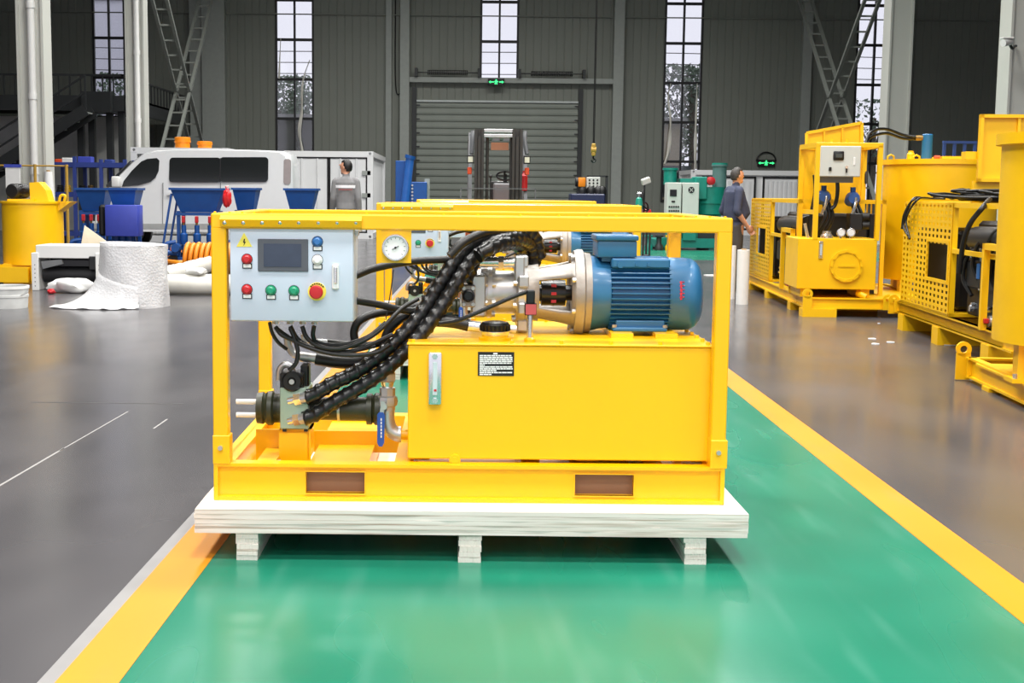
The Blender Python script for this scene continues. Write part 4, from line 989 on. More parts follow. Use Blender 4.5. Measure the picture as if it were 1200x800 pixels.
c0 = atZ(437, 280); zc = atY(437, 177.5, c0.y).z
c1x = atY(333, 200, c0.y).x
container(c1x, c0.x, c0.y, c0.y+6.1, zc, 'white shipping container with black door seals beside the minibus tail')
a = atY(153, 172.5, 33.6); b = atY(268, 172.5, 33.6)
cc = container(a.x, b.x, 33.6, 35.75, a.z, 'white shipping container standing behind the minibus roof', doors=False)
for px0, px1, py0, py1, w_ in ((205, 223, 160.5, 171, 'taller'), (231.5, 248.5, 165.5, 172.5, 'lower')):
    q = atY((px0+px1)/2, py1, 34.5); r = (atY(px1, py1, 34.5).x-atY(px0, py1, 34.5).x)/2; h = atY(px0, py0, 34.5).z-a.z
    t = thing('orange_drum', '%s orange drum on the roof of the container behind the minibus' % w_, 'drum', (q.x, 34.5, a.z-.02))
    MB().lathe([(-.02, r*.96), (h*.55, r*.96), (h*.58, r*1.02), (h*.95, r*1.02), (h, r*.9), (h, 0)], (q.x, 34.5, a.z), (0, 0, 1), 22).build('body', ORANGE, t)
    MB().lathe([(0, r*1.06), (.05, r*1.06)], (q.x, 34.5, a.z+h*.55), (0, 0, 1), 22).build('rim', ORANGE, t)
d0 = atZ(872, 275); zr = atY(870, 199.5, 44).z
container(atY(809, 235, 44).x, atY(809, 235, 44).x+3.75, 44, 46.4, zr, 'long white container with black door outlines behind the standing man', doors=False)
t = bpy.data.objects['shipping_container.002']; x0 = atY(809, 235, 44).x
MB().box(x0+.14, x0+3.6, 44.08, 44.12, .14, zr-.12).build('front_wall', CW, t, False)
for i, (pa, pb) in enumerate(((822, 885), (893, 936))):
    xa, xb = atY(pa, 240, 44).x, atY(pb, 240, 44).x
    d = MB().box(xa, xb, 44.03, 44.1, .17, zr-.2, .01).build('door', CW, t, False)
    m = MB(); e = .06
    for (q0, q1, r0, r1) in ((xa, xb, .17, .17+e), (xa, xb, zr-.2-e, zr-.2), (xa, xa+e, .17, zr-.2), (xb-e, xb, .17, zr-.2)): m.box(q0, q1, 44.005, 44.04, r0, r1)
    m.build('door_gap_shade_or_seal', BLKP, d, False)
    for k in range(1, 8): xx = xa+(xb-xa)*k/8; MB().box(xx-.04, xx+.04, 44.012, 44.04, .3, zr-.35).build('rib', CW, d, False)

# --- blue grout pumps
def pump(px0, px1, pyt, Y, label, guard=True, grp='blue grout pumps by the minibus'):
    xa, xb = atY(px0, pyt, Y).x, atY(px1, pyt, Y).x; zt = atY(px0, pyt, Y).z; W = xb-xa; D = .62; xc = (xa+xb)/2
    t = thing('grout_pump', label, 'pump', (xc, Y+D/2, 0), group=grp)
    zh = zt-.42; k = .17*W
    m = MB(); lo = [m.bm.verts.new(p) for p in ((xa+k, Y+.12, zh), (xb-k, Y+.12, zh), (xb-k, Y+D-.12, zh), (xa+k, Y+D-.12, zh))]
    hi = [m.bm.verts.new(p) for p in ((xa, Y, zt), (xb, Y, zt), (xb, Y+D, zt), (xa, Y+D, zt))]
    for i in range(4): m.bm.faces.new((lo[i], lo[(i+1) % 4], hi[(i+1) % 4], hi[i]))
    m.bm.faces.new(lo)
    h = m.build('hopper', PBLUE, t, False); sm = h.modifiers.new('wall', 'SOLIDIFY'); sm.thickness = .012
    m = MB()
    for (q0, q1, r0, r1) in ((xa-.02, xb+.02, Y-.02, Y+.02), (xa-.02, xb+.02, Y+D-.02, Y+D+.02), (xa-.02, xa+.02, Y, Y+D), (xb-.02, xb+.02, Y, Y+D)): m.box(q0, q1, r0, r1, zt-.03, zt+.01)
    m.build('hopper_rim', PBLUE, h, False)
    m = MB()
    for xx in (xa+k*.8, xb-k*.8):
        for yy in (Y+.1, Y+D-.1): m.box(xx-.03, xx+.03, yy-.03, yy+.03, .1, zh+.02)
    m.box(xa+k*.5, xb-k*.5, Y+.05, Y+D-.05, zh-.06, zh-.01); m.box(xa+k*.5, xb-k*.5, Y+.05, Y+D-.05, .28, .34)
    m.build('stand', PBLUE, t, False)
    MB().box(xa-.05, xb+.05, Y-.05, Y+.03, .05, .13).box(xa-.05, xb+.05, Y+D-.03, Y+D+.05, .05, .13).build('skid', PBLUE, t, False)
    for yy in (Y-.06, Y+D+.0):
        for xx in (xa+.05, xb-.05): MB().lathe([(0, .05), (.0, .09), (.06, .09), (.06, 0)], (xx, yy, .09), (0, 1, 0), 14).build('wheel', BLK, t)
    for i in range(3):
        xx = xa+W*(.25+.25*i)
        o = MB().lathe([(0, .05), (.06, .07), (.18, .07), (.2, .045), (.34, .045)], (xx, Y+.02, .36), (0, 0, 1), 12).build('valve_column', PBLUE, t)
        MB().cyl((xx, Y+.0, .66), (xx, Y+.0, .74), .022, seg=8).build('brass_fitting', mat('brass', (150, 120, 70), .4, .8), o)
        MB().box(xx-.03, xx+.03, Y-.03, Y+.03, .74, .86, .01).build('red_valve', RED, o)
    MB().tube(spline([(xa+.1, Y-.02, .4), (xa-.06, Y-.06, .36), (xa-.04, Y-.08, .22), (xa+.15, Y-.1, .2)], 6), .04, 10).build('outlet_pipe', PBLUE, t)
    MB().cyl((xa+.12, Y-.2, .3), (xa+.12, Y+.1, .3), .075, seg=14).build('pump_head', PBLUE, t)
    if guard:
        g = MB().box(xa+.02, xb+.1, Y-.3, Y+.1, .5, zt-.29, .02, 2).build('motor_guard', INDIGO, t)
        MB().box(xa-.12, xa+.0, Y-.2, Y+.1, .5, 1.05, .04).build('black_motor', DKENG, t)
        for yy in (Y+.05, Y+D): MB().bar((xb+.42, yy, .12), (xb+.62, yy, zt-.1), .035).build('push_handle', PBLUE, t, False)
        MB().bar((xb+.62, Y+.05, zt-.1), (xb+.62, Y+D, zt-.1), .035).build('grip', PBLUE, t, False)
    return t
pump(88, 124, 220.5, 24.3, 'blue grout pump without a guard, between the yellow mixer and the indigo guard', False)
pump(126, 159, 220.5, 23.6, 'blue grout pump with a big indigo motor guard in front of the minibus cab', True)
pump(199, 261, 220.5, 23.6, 'large blue grout pump with a wide hopper below the long tinted window', False)
pump(272, 300, 220.5, 24.6, 'small blue grout pump between the red plastic bag and the minibus tail', False)
pump(333, 370, 221, 24.3, 'blue grout pump standing behind the minibus tail', False)
q = atY(266, 232, 23.4)
t = thing('red_plastic_bag', 'crumpled red plastic bag hanging beside the wide blue hopper', 'bag', (q.x, 23.4, q.z-.13))
def lump(c, sx, sy, sz, seed, m_, name, par=None, n=14, amp=.25, floor=None):
    random.seed(seed); ph = [(random.uniform(1, 4), random.uniform(0, 6.28), random.uniform(1, 4), random.uniform(0, 6.28)) for _ in range(5)]
    b = MB(); bmesh.ops.create_icosphere(b.bm, subdivisions=3, radius=1)
    for v in b.bm.verts:
        d = v.co.normalized(); k = 1
        for (f1, p1, f2, p2) in ph: k += amp/2.2*math.sin(f1*2*d.x+p1+d.z*2)*math.sin(f2*2*d.y+p2+d.z)
        v.co = Vector((c[0]+d.x*sx*k, c[1]+d.y*sy*k, c[2]+d.z*sz*k))
        if floor is not None and v.co.z < floor: v.co.z = floor
    return b.build(name, m_, par, True, 80)
lump((q.x, 23.4, q.z), .075, .06, .15, 5, mat('red_film', (222, 44, 48), .3, var=.1), 'bag_body', t)
MB().tube([(q.x, 23.4, q.z+.13), (q.x-.02, 23.4, q.z+.2), (q.x+.02, 23.42, q.z+.2)], .012, 6).build('bag_handle', mat('red_film', (222, 44, 48)), t)

# --- blue storage rack and its load
t = thing('storage_rack', 'blue steel storage rack loaded with coils beside the minibus nose', 'rack', (atY(90, 200, 32.5).x, 32.9, 0))
RK = mat('rack_blue', (46, 66, 142), .45, var=.04)
rx = [atY(p, 200, 32.5).x for p in (60, 87, 118, 146)]; rzs = [atY(90, p, 32.5).z for p in (232, 220.5, 192)]
for xx in rx:
    for yy in (32.5, 33.4): MB().box(xx-.04, xx+.04, yy, yy+.08, 0, atY(60, 183 if xx == rx[1] else 186, 32.5).z).build('upright', RK, t, False)
for z in (.25, 1.2, rzs[2]):
    for yy in (32.51, 33.4): MB().box(rx[0], rx[-1], yy, yy+.06, z-.08, z+.04).build('beam', RK, t, False)
    MB().box(rx[0], rx[-1], 32.56, 33.4, z+.0, z+.03).build('deck', mat('rack_deck', (120, 124, 130), .5), t, False)
random.seed(11)
for i, px in enumerate((70, 79, 96, 106, 128, 138)):
    q = atY(px, 205, 32.9); z0 = 1.23; R = random.uniform(.06, .07); col = [BLK, YO, BLK, mat('brass', (150, 120, 70)), YO, BLK][i]
    m = MB()
    for k in range(4):
        m.tube([(q.x+(R-.005*k)*math.cos(a), 32.9+(R-.01*k)*math.sin(a), z0+.025+k*.045) for a in [2*math.pi*j/20 for j in range(21)]], .024, 6)
    tag(m.build('cable_coil', col), ['small black cable coil beside the first rack upright', 'yellow hose coil beside the white paper roll', 'black cable coil beside the second rack upright', 'brown cable coil in the middle bay of the blue rack', 'yellow hose coil in the rack bay beside the minibus nose', 'black cable coil at the rack end beside the minibus nose'][i], 'coil', 'coils on the blue rack')
for i, px in enumerate((70, 80, 100, 128)):
    q = atY(px, 188, 32.9); s = .07+.025*(i % 3)
    o = tag(MB().box(q.x-s*1.4, q.x+s*1.4, 32.8, 33.1, rzs[2]+.03, rzs[2]+.03+s*1.3, .015).build('parts_box', [REDOR, WHITE, INDIGO, RK][i]), ['orange', 'white', 'indigo', 'blue'][i]+' parts box lying on top of the blue rack', 'box')
# white board, paper roll, yellow guard posts
t = thing('notice_board', 'white notice board on legs before the white column', 'board', (atY(15, 208, 26).x, 26, 0))
a = atY(6, 196, 26); b = atY(24, 222, 26)
MB().box(a.x, b.x, 26, 26.03, b.z, a.z, .004).build('panel', WHITE, t, False)
for xx in (a.x+.03, b.x-.03): MB().box(xx-.02, xx+.02, 26.03, 26.07, 0, a.z).build('leg', DARKST, t, False)
MB().box(a.x-.02, b.x+.02, 25.99, 26.04, a.z, a.z+.06).build('header', INDIGO, t, False)
q = atY(57, 215, 25); zt = atY(56, 201, 25).z
t = thing('paper_roll', 'tall white paper roll standing by the yellow mixer', 'roll', (q.x, 25, 0))
MB().lathe([(0, .11), (zt*.7, .1), (zt, .07), (zt, .03), (zt-.02, .03), (zt-.02, 0)], (q.x, 25, 0), (0, 0, 1), 20).build('paper', WHITEP, t)
MB().lathe([(zt-.05, .035), (zt+.03, .035), (zt+.03, .025), (zt-.05, .025)], (q.x, 25, 0), (0, 0, 1), 14).build('core', mat('cardboard', (170, 140, 100), .8), t)
t = thing('yellow_barrier', 'thin yellow barrier rail with posts before the white columns', 'barrier', (atY(35, 200, 26.6).x, 26.6, 0))
ya = atY(0, 192, 26.6)
for px in (41, 78): xx = atY(px, 200, 26.6).x; MB().cyl((xx, 26.6, 0), (xx, 26.6, ya.z), .03, seg=10).build('post', DULLY, t)
MB().cyl((atY(0, 192, 26.6).x-.3, 26.6, ya.z-.03), (atY(80, 192, 26.6).x, 26.6, ya.z-.03), .016, seg=8).build('rail', DULLY, t)

# --- yellow mixer tub
Yx = 18.4
t = thing('yellow_mixer', 'yellow drum mixer with a black motor on its lid beside the white roller unit', 'mixer', (atY(38, 300, Yx).x, Yx+.5, 0))
x0, x1 = atY(4, 270, Yx+.4).x, atY(73, 270, Yx+.4).x; z0, z1 = atY(38, 311, Yx).z, atY(38, 236, Yx).z; xc = (x0+x1)/2; r = (x1-x0)/2
dr = MB().lathe([(0, 0), (0, r), (z1-z0-.03, r), (z1-z0-.03, r*1.05), (z1-z0, r*1.05), (z1-z0, 0)], (xc, Yx+r, z0), (0, 0, 1), 40).build('drum', YO, t)
MB().prism([(x1-.08, Yx+.3, z1-.0), (x1+.16, Yx+.3, z1-.0), (x1-.08, Yx+.3, z1-.18)], (0, .35, 0)).build('pouring_lip', YO, t, False)
MB().box(atY(-20, 320, Yx).x, atY(36, 320, Yx).x, Yx-.12, Yx-.02, .03, z0-.02).box(atY(-20, 320, Yx).x, atY(36, 320, Yx).x, Yx+2*r, Yx+2*r+.1, .03, z0-.02).box(x0, x0+.1, Yx-.1, Yx+2*r+.05, .05, z0+.0).box(x1-.3, x1-.2, Yx-.1, Yx+2*r+.05, .05, z0).build('skid', YO, t, False)
MB().box(x0+.1, x1-.1, Yx+.05, Yx+2*r-.05, .0, z0+.02).build('pedestal', YO, t, False)
q = atY(22, 224, Yx+.35)
mo = MB().lathe([(-.18, 0), (-.18, .09), (-.16, .105), (.14, .105), (.16, .06), (.16, 0)], (q.x, Yx+.35, q.z), (0.25, 1, 0), 24).build('motor', DKENG, t)
m = MB()
for i in range(16): a = 2*math.pi*i/16; c = Vector((q.x+.1*math.cos(a), Yx+.33, q.z+.1*math.sin(a))); m.box(c.x-.006, c.x+.006, Yx+.24, Yx+.46, c.z-.006, c.z+.006)
m.build('motor_fins', DKENG, mo, False)
MB().prism([(atY(30, 236, Yx).x, Yx+.2, z1), (atY(29, 216, Yx).x, Yx+.2, z1+.26), (atY(40, 215, Yx).x, Yx+.2, z1+.27), (atY(48, 224, Yx).x, Yx+.2, z1+.16), (atY(52, 236, Yx).x, Yx+.2, z1)], (0, .28, 0)).build('gearbox', YO, t, False)
MB().box(atY(5, 235, Yx).x, atY(36, 235, Yx).x, Yx+.12, Yx+.6, z1-.005, z1+.03).build('motor_plate', YO, t, False)
MB().tube(spline([(atY(63, 236, Yx).x, Yx+.25, z1), (atY(65, 230, Yx).x, Yx+.25, z1+.08), (atY(70, 231, Yx).x, Yx+.25, z1+.08), (atY(69, 236, Yx).x, Yx+.25, z1+.0)], 6), .02, 8).build('lifting_hook', YO, t)

# --- white roller unit
Yr = 17.25
t = thing('white_roller_unit', 'white metal housing with a black roller inside, on the floor by the yellow mixer', 'machine', (atY(80, 330, Yr).x, Yr+.3, 0))
P = lambda px, py, Y=Yr: atY(px, py, Y)
xa, xb = P(40, 320).x, P(124, 320).x; zt = P(80, 287.5).z
MB().box(xa+.02, xb, Yr+.02, Yr+.6, zt-.17, zt, .008).build('hood', WHITE, t, False)
for a, b in ((P(37, 320).x, P(45, 320).x), (P(112, 320).x, P(120, 320).x)):
    o = MB().box(a, b, Yr, Yr+.62, 0, zt-.1, .006).build('side_plate', WHITE, t, False)
    for k in range(6): MB().cyl(((a+b)/2, Yr-.002, .06+k*.055), ((a+b)/2, Yr+.004, .06+k*.055), .007, seg=8).build('plate_hole_shade', DARKST, o)  # dark discs stand in for the shade inside the plate holes
MB().box(P(45, 300).x, P(112, 300).x, Yr+.5, Yr+.58, .05, zt-.1).build('rear_panel', DARKST, t, False)
MB().cyl((P(46, 325).x, Yr+.24, P(80, 322).z), (P(112, 325).x, Yr+.24, P(80, 322).z), .115, seg=24).build('roller', mat('black_roller', (38, 38, 40), .55), t)
MB().cyl((P(41, 325).x, Yr+.24, P(80, 322).z), (P(122, 325).x, Yr+.24, P(80, 322).z), .035, seg=12).build('shaft', DARKST, t)
MB().box(P(50, 305).x, P(110, 305).x, Yr+.06, Yr+.12, P(80, 312).z, P(80, 305).z).build('guide_bar', BLKP, t, False)
MB().box(P(104, 305).x, P(112, 305).x, Yr+.0, Yr+.2, P(80, 316).z, P(80, 300).z, .01).build('bearing', DKENG, t, False)
MB().prism([tuple(P(50, 315, Yr+.02)), tuple(P(48, 306, Yr+.02)), tuple(P(72, 304, Yr+.02)), tuple(P(74, 309, Yr+.02))], (0, .04, 0)).build('deflector', mat('grey_sheet', (128, 130, 130), .4, .5), t, False)
t = tag(MB().prism([(atY(88, 300, 18.1).x, 18.0, .002), tuple(atY(99, 264, 18.1)), tuple(atY(124, 282, 18.1)), (atY(118, 300, 18.1).x, 18.0, .002)], (0, .012, .0)).build('card_sheet', mat('cream_card', (222, 210, 186), .8)), 'cream card sheet leaning up behind the white roller unit', 'card')

# --- bubble wrap bundle
def film():
    m = bpy.data.materials.new('bubble_wrap_film'); m.use_nodes = True; nt = m.node_tree; b = nt.nodes['Principled BSDF']
    b.inputs['Base Color'].default_value = lin((240, 240, 242)); b.inputs['Roughness'].default_value = .3; b.inputs['Alpha'].default_value = .8
    tc = nt.nodes.new('ShaderNodeTexCoord'); v = nt.nodes.new('ShaderNodeTexVoronoi'); v.inputs['Scale'].default_value = 40
    nt.links.new(tc.outputs['Object'], v.inputs['Vector']); bp = nt.nodes.new('ShaderNodeBump'); bp.inputs['Strength'].default_value = .5; bp.inputs['Distance'].default_value = .01
    nt.links.new(v.outputs['Distance'], bp.inputs['Height']); nt.links.new(bp.outputs[0], b.inputs['Normal']); return m
BW = film(); Yb = 14.7
x0, x1 = atY(118, 320, Yb+.35).x, atY(195, 320, Yb+.35).x; zt = atY(155, 286.5, Yb).z; r = (x1-x0)/2; xc = (x0+x1)/2
t = thing('bubble_wrap_roll', 'big upright roll of bubble wrap with a loose tail on the floor', 'bubble wrap', (xc, Yb+r, 0))
m = MB()
def fn(u, v):
    a = 2*math.pi*u; k = 1+.02*math.sin(5*a+v*7)+.015*math.sin(9*a-v*5)
    rr_ = r*k*(1+.03*(1-v))
    return Vector((xc+rr_*math.cos(a), Yb+r+rr_*math.sin(a), zt*v*(1-.02*(math.cos(a)))))
m.quadgrid(fn, 48, 14); bmesh.ops.remove_doubles(m.bm, verts=m.bm.verts, dist=.001); m.build('outer_wrap', BW, t, True, 80)
for k_ in (.72, .45):
    MB().lathe([(0.01, r*k_), (zt*.985, r*k_)], (xc, Yb+r, 0), (0, 0, 1), 32, skip=lambda k, i: False).build('inner_wrap', BW, t, True, 80)
m = MB().lathe([(zt-.02, r*1.0), (zt-.005, r*.8), (zt-.012, r*.5), (zt-.004, r*.2), (zt-.02, 0)], (xc, Yb+r, 0), (0, 0, 1), 36, skip=lambda k, i: False); m.build('top_folds', BW, t, True, 80)
m = MB(); C = Vector((xc, Yb+r, 0)); tip = atZ(80, 364); 
def ft(u, v):
    a = math.radians(165+125*u); d = Vector((math.cos(a), math.sin(a), 0)); s0 = C+d*r*1.03
    reach = (.1+.36*math.exp(-((u-.28)/.2)**2)+.12*math.sin(u*3.1))
    z = zt*(.62-.3*u)*(1-v)**2.2
    w = .012*math.sin(u*40+v*6)*v
    p = s0+d*reach*(v**1.25)*(1 if u < .8 else .6); return Vector((p.x, p.y, max(.006, z+w+.006)))
m.quadgrid(ft, 44, 14)
tl = m.build('loose_tail', BW, t, True, 80); sm = tl.modifiers.new('thickness', 'SOLIDIFY'); sm.thickness = .006; sm.offset = 1
# --- bags, bucket, hoses, reel
FILM = mat('white_film', (228, 228, 226), .4, var=.04)
q = atZ(85, 343); t = thing('white_film_bag', 'crumpled white film bag with a red tip lying before the roller unit', 'bag', (q.x, q.y, 0))
lump((q.x, q.y-.02, .09), .27, .13, .1, 21, FILM, 'bag_body', t, floor=.003)
q2 = atZ(60, 344); lump((q2.x+.02, q2.y-.05, .03), .045, .05, .035, 3, RED, 'red_tip', t, floor=.002)
q = atZ(2, 362); t = thing('white_bucket', 'white plastic bucket standing alone on the grey floor', 'bucket', (q.x, q.y+.2, 0))
r = (atY(26, 350, q.y).x-q.x); hz = atY(5, 337, q.y).z
MB().lathe([(0, 0), (0, r*.94), (hz*.5, r*.97), (hz*.52, r*1.0), (hz*.62, r*1.0), (hz*.64, r*.97), (hz, r), (hz, r*.93), (.02, r*.88), (.02, 0)], (q.x, q.y+.2, 0), (0, 0, 1), 32).build('body', mat('bucket_white', (206, 208, 206), .5, var=.1), t)
MB().lathe([(hz-.02, r*1.03), (hz+.01, r*1.03), (hz+.01, r*.95), (hz-.02, r*.95)], (q.x, q.y+.2, 0), (0, 0, 1), 32).build('rim', WHITEP, t)
MB().tube([(q.x+r*1.02*math.cos(a), q.y+.2-r*1.02*math.sin(a)*.9, hz*.85-.1*math.sin(a)) for a in [math.pi*i/16 for i in range(17)]], .006, 6).build('handle', STEEL, t)
IV = mat('ivory_hose', (206, 204, 196), .45, var=.06, bump=.1, bscale=15)
q = atZ(196, 333); Yh = q.y
corr_ = lambda L, a: 1+.05*math.sin(L*60)
tag(MB().tube(spline([atZ(188, 325, .14), atZ(205, 321, .14), atZ(225, 316, .14), atZ(245, 310, .14), atZ(258, 308, .14), atZ(266, 308, .14)], 12), .135, 18, corr_).build('ivory_hose', IV), 'thick ivory corrugated hose lying straight by the orange reel', 'hose')
m = MB(); c = atZ(232, 345, 0)
m.tube([(c.x+.55*math.cos(a), c.y+.2+.32*math.sin(a), .118) for a in [2*math.pi*i/60 for i in range(61)]], .112, 16)
tag(m.build('ivory_hose_ring', IV), 'thick ivory hose laid in a ring on the floor', 'hose')
q = atZ(226, 334, .22); lump((c.x-.12, c.y+.5, .265), .13, .1, .05, 8, FILM, 'film_knot').name = 'film_knot'
tag(bpy.data.objects['film_knot'], 'crumpled white film knot lying on the ivory hose ring', 'film')
Yo = 21.4; cq = atY(247, 287, Yo); 
OH = mat('orange_hose', (236, 140, 30), .45, var=.05)
t = thing('orange_hose_reel', 'reel wound with orange hose standing by the yellow power pack post', 'hose reel', (cq.x, Yo, 0))
R = abs(atY(247, 270, Yo).z-cq.z)
m = MB()
for i in range(9):
    for k in range(2):
        xx = atY(219.5+i*6.2, 287, Yo).x; rr_ = R*(.96-.05*(i % 2)-.16*k)
        m.tube([(xx+.02*math.sin(a), Yo+rr_*math.cos(a), R+.0+rr_*math.sin(a)) for a in [2*math.pi*j/28 for j in range(29)]], .038, 7)
m.build('hose_winding', OH, t, True, 80)
m = MB()
for px in (217.5, 274):
    xx = atY(px, 287, Yo).x; m2 = MB().lathe([(0, R*.5), (0, R), (.02, R), (.02, R*.5)], (xx, Yo, R), (1, 0, 0), 30); m2.build('flange', DARKST, t)
MB().cyl((atY(217, 287, Yo).x, Yo, R), (atY(275, 287, Yo).x, Yo, R), R*.5, seg=24).build('drum', DARKST, t)
for k_, pts in enumerate(([(190, 293), (200, 292), (212, 295), (219, 300)], [(190, 298), (203, 302), (214, 299), (219, 294)], [(191, 306), (205, 308), (216, 308), (226, 306)])):
    tag(MB().tube(spline([tuple(atZ(a, b, .05+.02*k_)) for a, b in pts], 8), .05, 10).build('orange_hose', OH), ['first', 'second', 'third'][k_]+' loose length of orange hose on the floor, counted from the blue pumps', 'hose', 'loose orange hoses')

# --- blue machine by the container
Yq = 31.5
t = thing('blue_screw_conveyor', 'blue machine with a leaning tube beside the white container', 'machine', (atY(482, 220, Yq).x, Yq+.4, 0))
P = lambda px, py, Y=Yq: atY(px, py, Y)
MB().box(P(463, 200).x, P(475, 200).x, Yq+.2, Yq+.9, 0, P(469, 188).z, .01).build('housing', PBLUE, t, False)
MB().cyl((P(474, 240).x, Yq+.1, P(474, 240).z), (P(480.5, 186).x, Yq+.1, P(480.5, 184).z), .1, seg=18).build('screw_tube', mat('tube_blue', (40, 96, 176), .35), t)
MB().cyl((P(480, 188).x, Yq+.1, P(480, 186).z), (P(481, 183).x, Yq+.1, P(480, 182).z), .125, seg=18).build('tube_flange', PBLUE, t)
bq = MB().box(P(480, 225).x, P(500, 225).x, Yq+.1, Yq+.7, 0, P(490, 213).z, .015).build('gear_case', PBLUE, t, False)
for k in range(6): q = P(483, 217+k*4); MB().cyl((q.x, Yq+.1, q.z), (q.x, Yq+.07, q.z), .025, seg=8).build('case_bolt', STEEL, bq)
MB().box(P(497, 205).x, P(503, 205).x, Yq+.5, Yq+.7, 0, P(500, 209).z).build('grey_post', GREYST, t, False)
# --- forklift
Yk = 18.0; P = lambda px, py, Y=Yk: atY(px, py, Y)
cxk = P(586, 200).x
t = thing('forklift', 'dark forklift with upright mast facing the camera before the roller door', 'forklift', (cxk, Yk+1.2, 0))
FD = mat('forklift_dark', (58, 56, 54), .45, .3, var=.1); FG = mat('forklift_grey', (96, 98, 102), .45, var=.05)
zt = P(586, 151).z
for a, b, s in ((556, 567, 1), (600, 612, -1)):
    x0, x1 = P(a, 200).x, P(b, 200).x
    o = MB().box(x0, x0+.035, Yk, Yk+.18, .1, zt).box(x1-.035, x1, Yk, Yk+.18, .1, zt).box(x0, x1, Yk+.08, Yk+.11, .1, zt).build('mast_rail', FD, t, False)
    MB().box((x0+x1)/2-.02, (x0+x1)/2+.02, Yk-.02, Yk+.09, .1, zt-.1).build('inner_rail', FD, o, False)
for px in (571, 599): xx = P(px, 200).x; MB().cyl((xx, Yk+.1, .1), (xx, Yk+.1, zt-.1), .022, seg=10).build('lift_cylinder', FD, t)
for pa, pb in ((151, 155), (157, 161)):
    MB().box(P(566, 200).x, P(602, 200).x, Yk+.02, Yk+.14, P(586, pb).z, P(586, pa).z, .006).build('crossbar', STEEL, t, False)
MB().box(P(576, 170).x, P(597, 170).x, Yk+.3, Yk+.32, P(586, 175).z, P(586, 166).z).build('orange_plate', mat('faded_orange', (190, 130, 100), .5), t, False)
for a, b in ((552.5, 556), (614, 619)):
    xx = (P(a, 200).x+P(b, 200).x)/2
    MB().tube(spline([(xx, Yk+.35, P(586, 153).z), (xx-.01, Yk+.3, P(586, 162).z), (xx-.02*(1 if a < 580 else -1), Yk+.25, P(586, 180).z)], 6), .03, 8).build('hydraulic_hose', FG, t)
    lamp_x = P(551.5 if a < 580 else 618.5, 186).x
    l = MB().box(lamp_x-.045, lamp_x+.045, Yk+.2, Yk+.28, P(551, 191).z, P(551, 181).z, .006).build('work_lamp', BLKP, t, False)
    MB().box(lamp_x-.033, lamp_x+.033, Yk+.193, Yk+.21, P(551, 189.5).z, P(551, 183).z).build('lamp_glass', mat('lamp_lens', (226, 226, 205), .2), l, False)
    ox = P(550.5 if a < 580 else 618.5, 199).x
    MB().box(ox-.03, ox+.03, Yk+.22, Yk+.28, P(551, 204).z, P(551, 195.5).z, .008).build('indicator', REDOR, l)
    MB().bar((lamp_x-.0, Yk+.3, .9), (lamp_x, Yk+.9, P(551, 153).z), .05, .06).build('guard_pillar', FG, t, False)
    MB().bar((lamp_x, Yk+1.9, .9), (lamp_x, Yk+1.9, P(551, 153).z), .05, .06).build('guard_pillar', FG, t, False)
gz = P(551, 154).z
m = MB().box(P(551, 160).x, P(620, 160).x, Yk+.85, Yk+.93, gz-.05, gz).box(P(551, 160).x, P(620, 160).x, Yk+1.87, Yk+1.95, gz-.05, gz)
for k in range(6): xx = P(551, 160).x+(P(620, 160).x-P(551, 160).x)*k/5; m.box(xx-.02, xx+.02, Yk+.9, Yk+1.9, gz-.04, gz-.01)
m.build('overhead_guard', FG, t, False)
MB().box(cxk-.5, cxk+.5, Yk+.5, Yk+2.3, .25, .95, .06, 2).build('chassis', mat('forklift_orange', (206, 96, 40), .4), t)
MB().box(cxk-.5, cxk+.5, Yk+1.9, Yk+2.6, .3, 1.15, .12, 3).build('counterweight', FG, t)
MB().box(P(580, 220).x, P(602, 220).x, Yk+.9, Yk+1.0, .9, P(590, 214).z, .02).build('dashboard', mat('dash_grey', (120, 120, 124), .5), t)
MB().box(P(578, 220).x, P(602, 220).x, Yk+1.4, Yk+1.85, .9, 1.1, .04, 2).box(P(578, 220).x, P(602, 220).x, Yk+1.75, Yk+1.9, 1.0, 1.5, .04, 2).build('seat', BLK, t)
q = P(592, 206, Yk+1.05)
m = MB().tube([(q.x+.12*math.cos(a), Yk+1.05+.05*math.sin(a)*.5, q.z+.06*math.sin(a)) for a in [2*math.pi*i/30 for i in range(31)]], .014, 8)
m.bar((q.x-.11, Yk+1.05, q.z), (q.x+.11, Yk+1.05, q.z), .02).cyl((q.x, Yk+1.0, q.z-.2), (q.x, Yk+1.06, q.z+.02), .025, seg=10).build('steering_wheel', BLKP, t)
MB().cyl((q.x-.01, Yk+1.0, q.z+.0), (q.x-.01, Yk+1.0, q.z+.07), .015, seg=8).build('wheel_knob', BLKP, t)
q = P(575, 214, Yk+.95); MB().cyl((q.x, Yk+.95, .95), (q.x, Yk+.95, q.z+.08), .012, seg=8).sph((q.x, Yk+.95, q.z+.09), .025, 8).build('control_lever', DARKST, t)
fe = P(614, 213, Yk+.5); ext = MB().lathe([(0, 0), (0, .05), (.2, .05), (.24, .02), (.27, .02), (.27, 0)], (fe.x, Yk+.5, fe.z-.12), (0, 0, 1), 14).build('fire_extinguisher', RED, t)
for xx in (cxk-.5, cxk+.5):
    for yy, rr_ in ((Yk+.6, .32), (Yk+2.1, .26)):
        o = MB().lathe([(0, 0), (0, rr_*.8), (.03, rr_), (.17, rr_), (.2, rr_*.8), (.2, 0)], (xx-.1, yy, rr_), (1, 0, 0), 24).build('wheel', BLK, t)
        MB().lathe([(-.01, 0), (-.01, rr_*.5), (.21, rr_*.5), (.21, 0)], (xx-.1, yy, rr_), (1, 0, 0), 16).build('hub', STEEL, o)
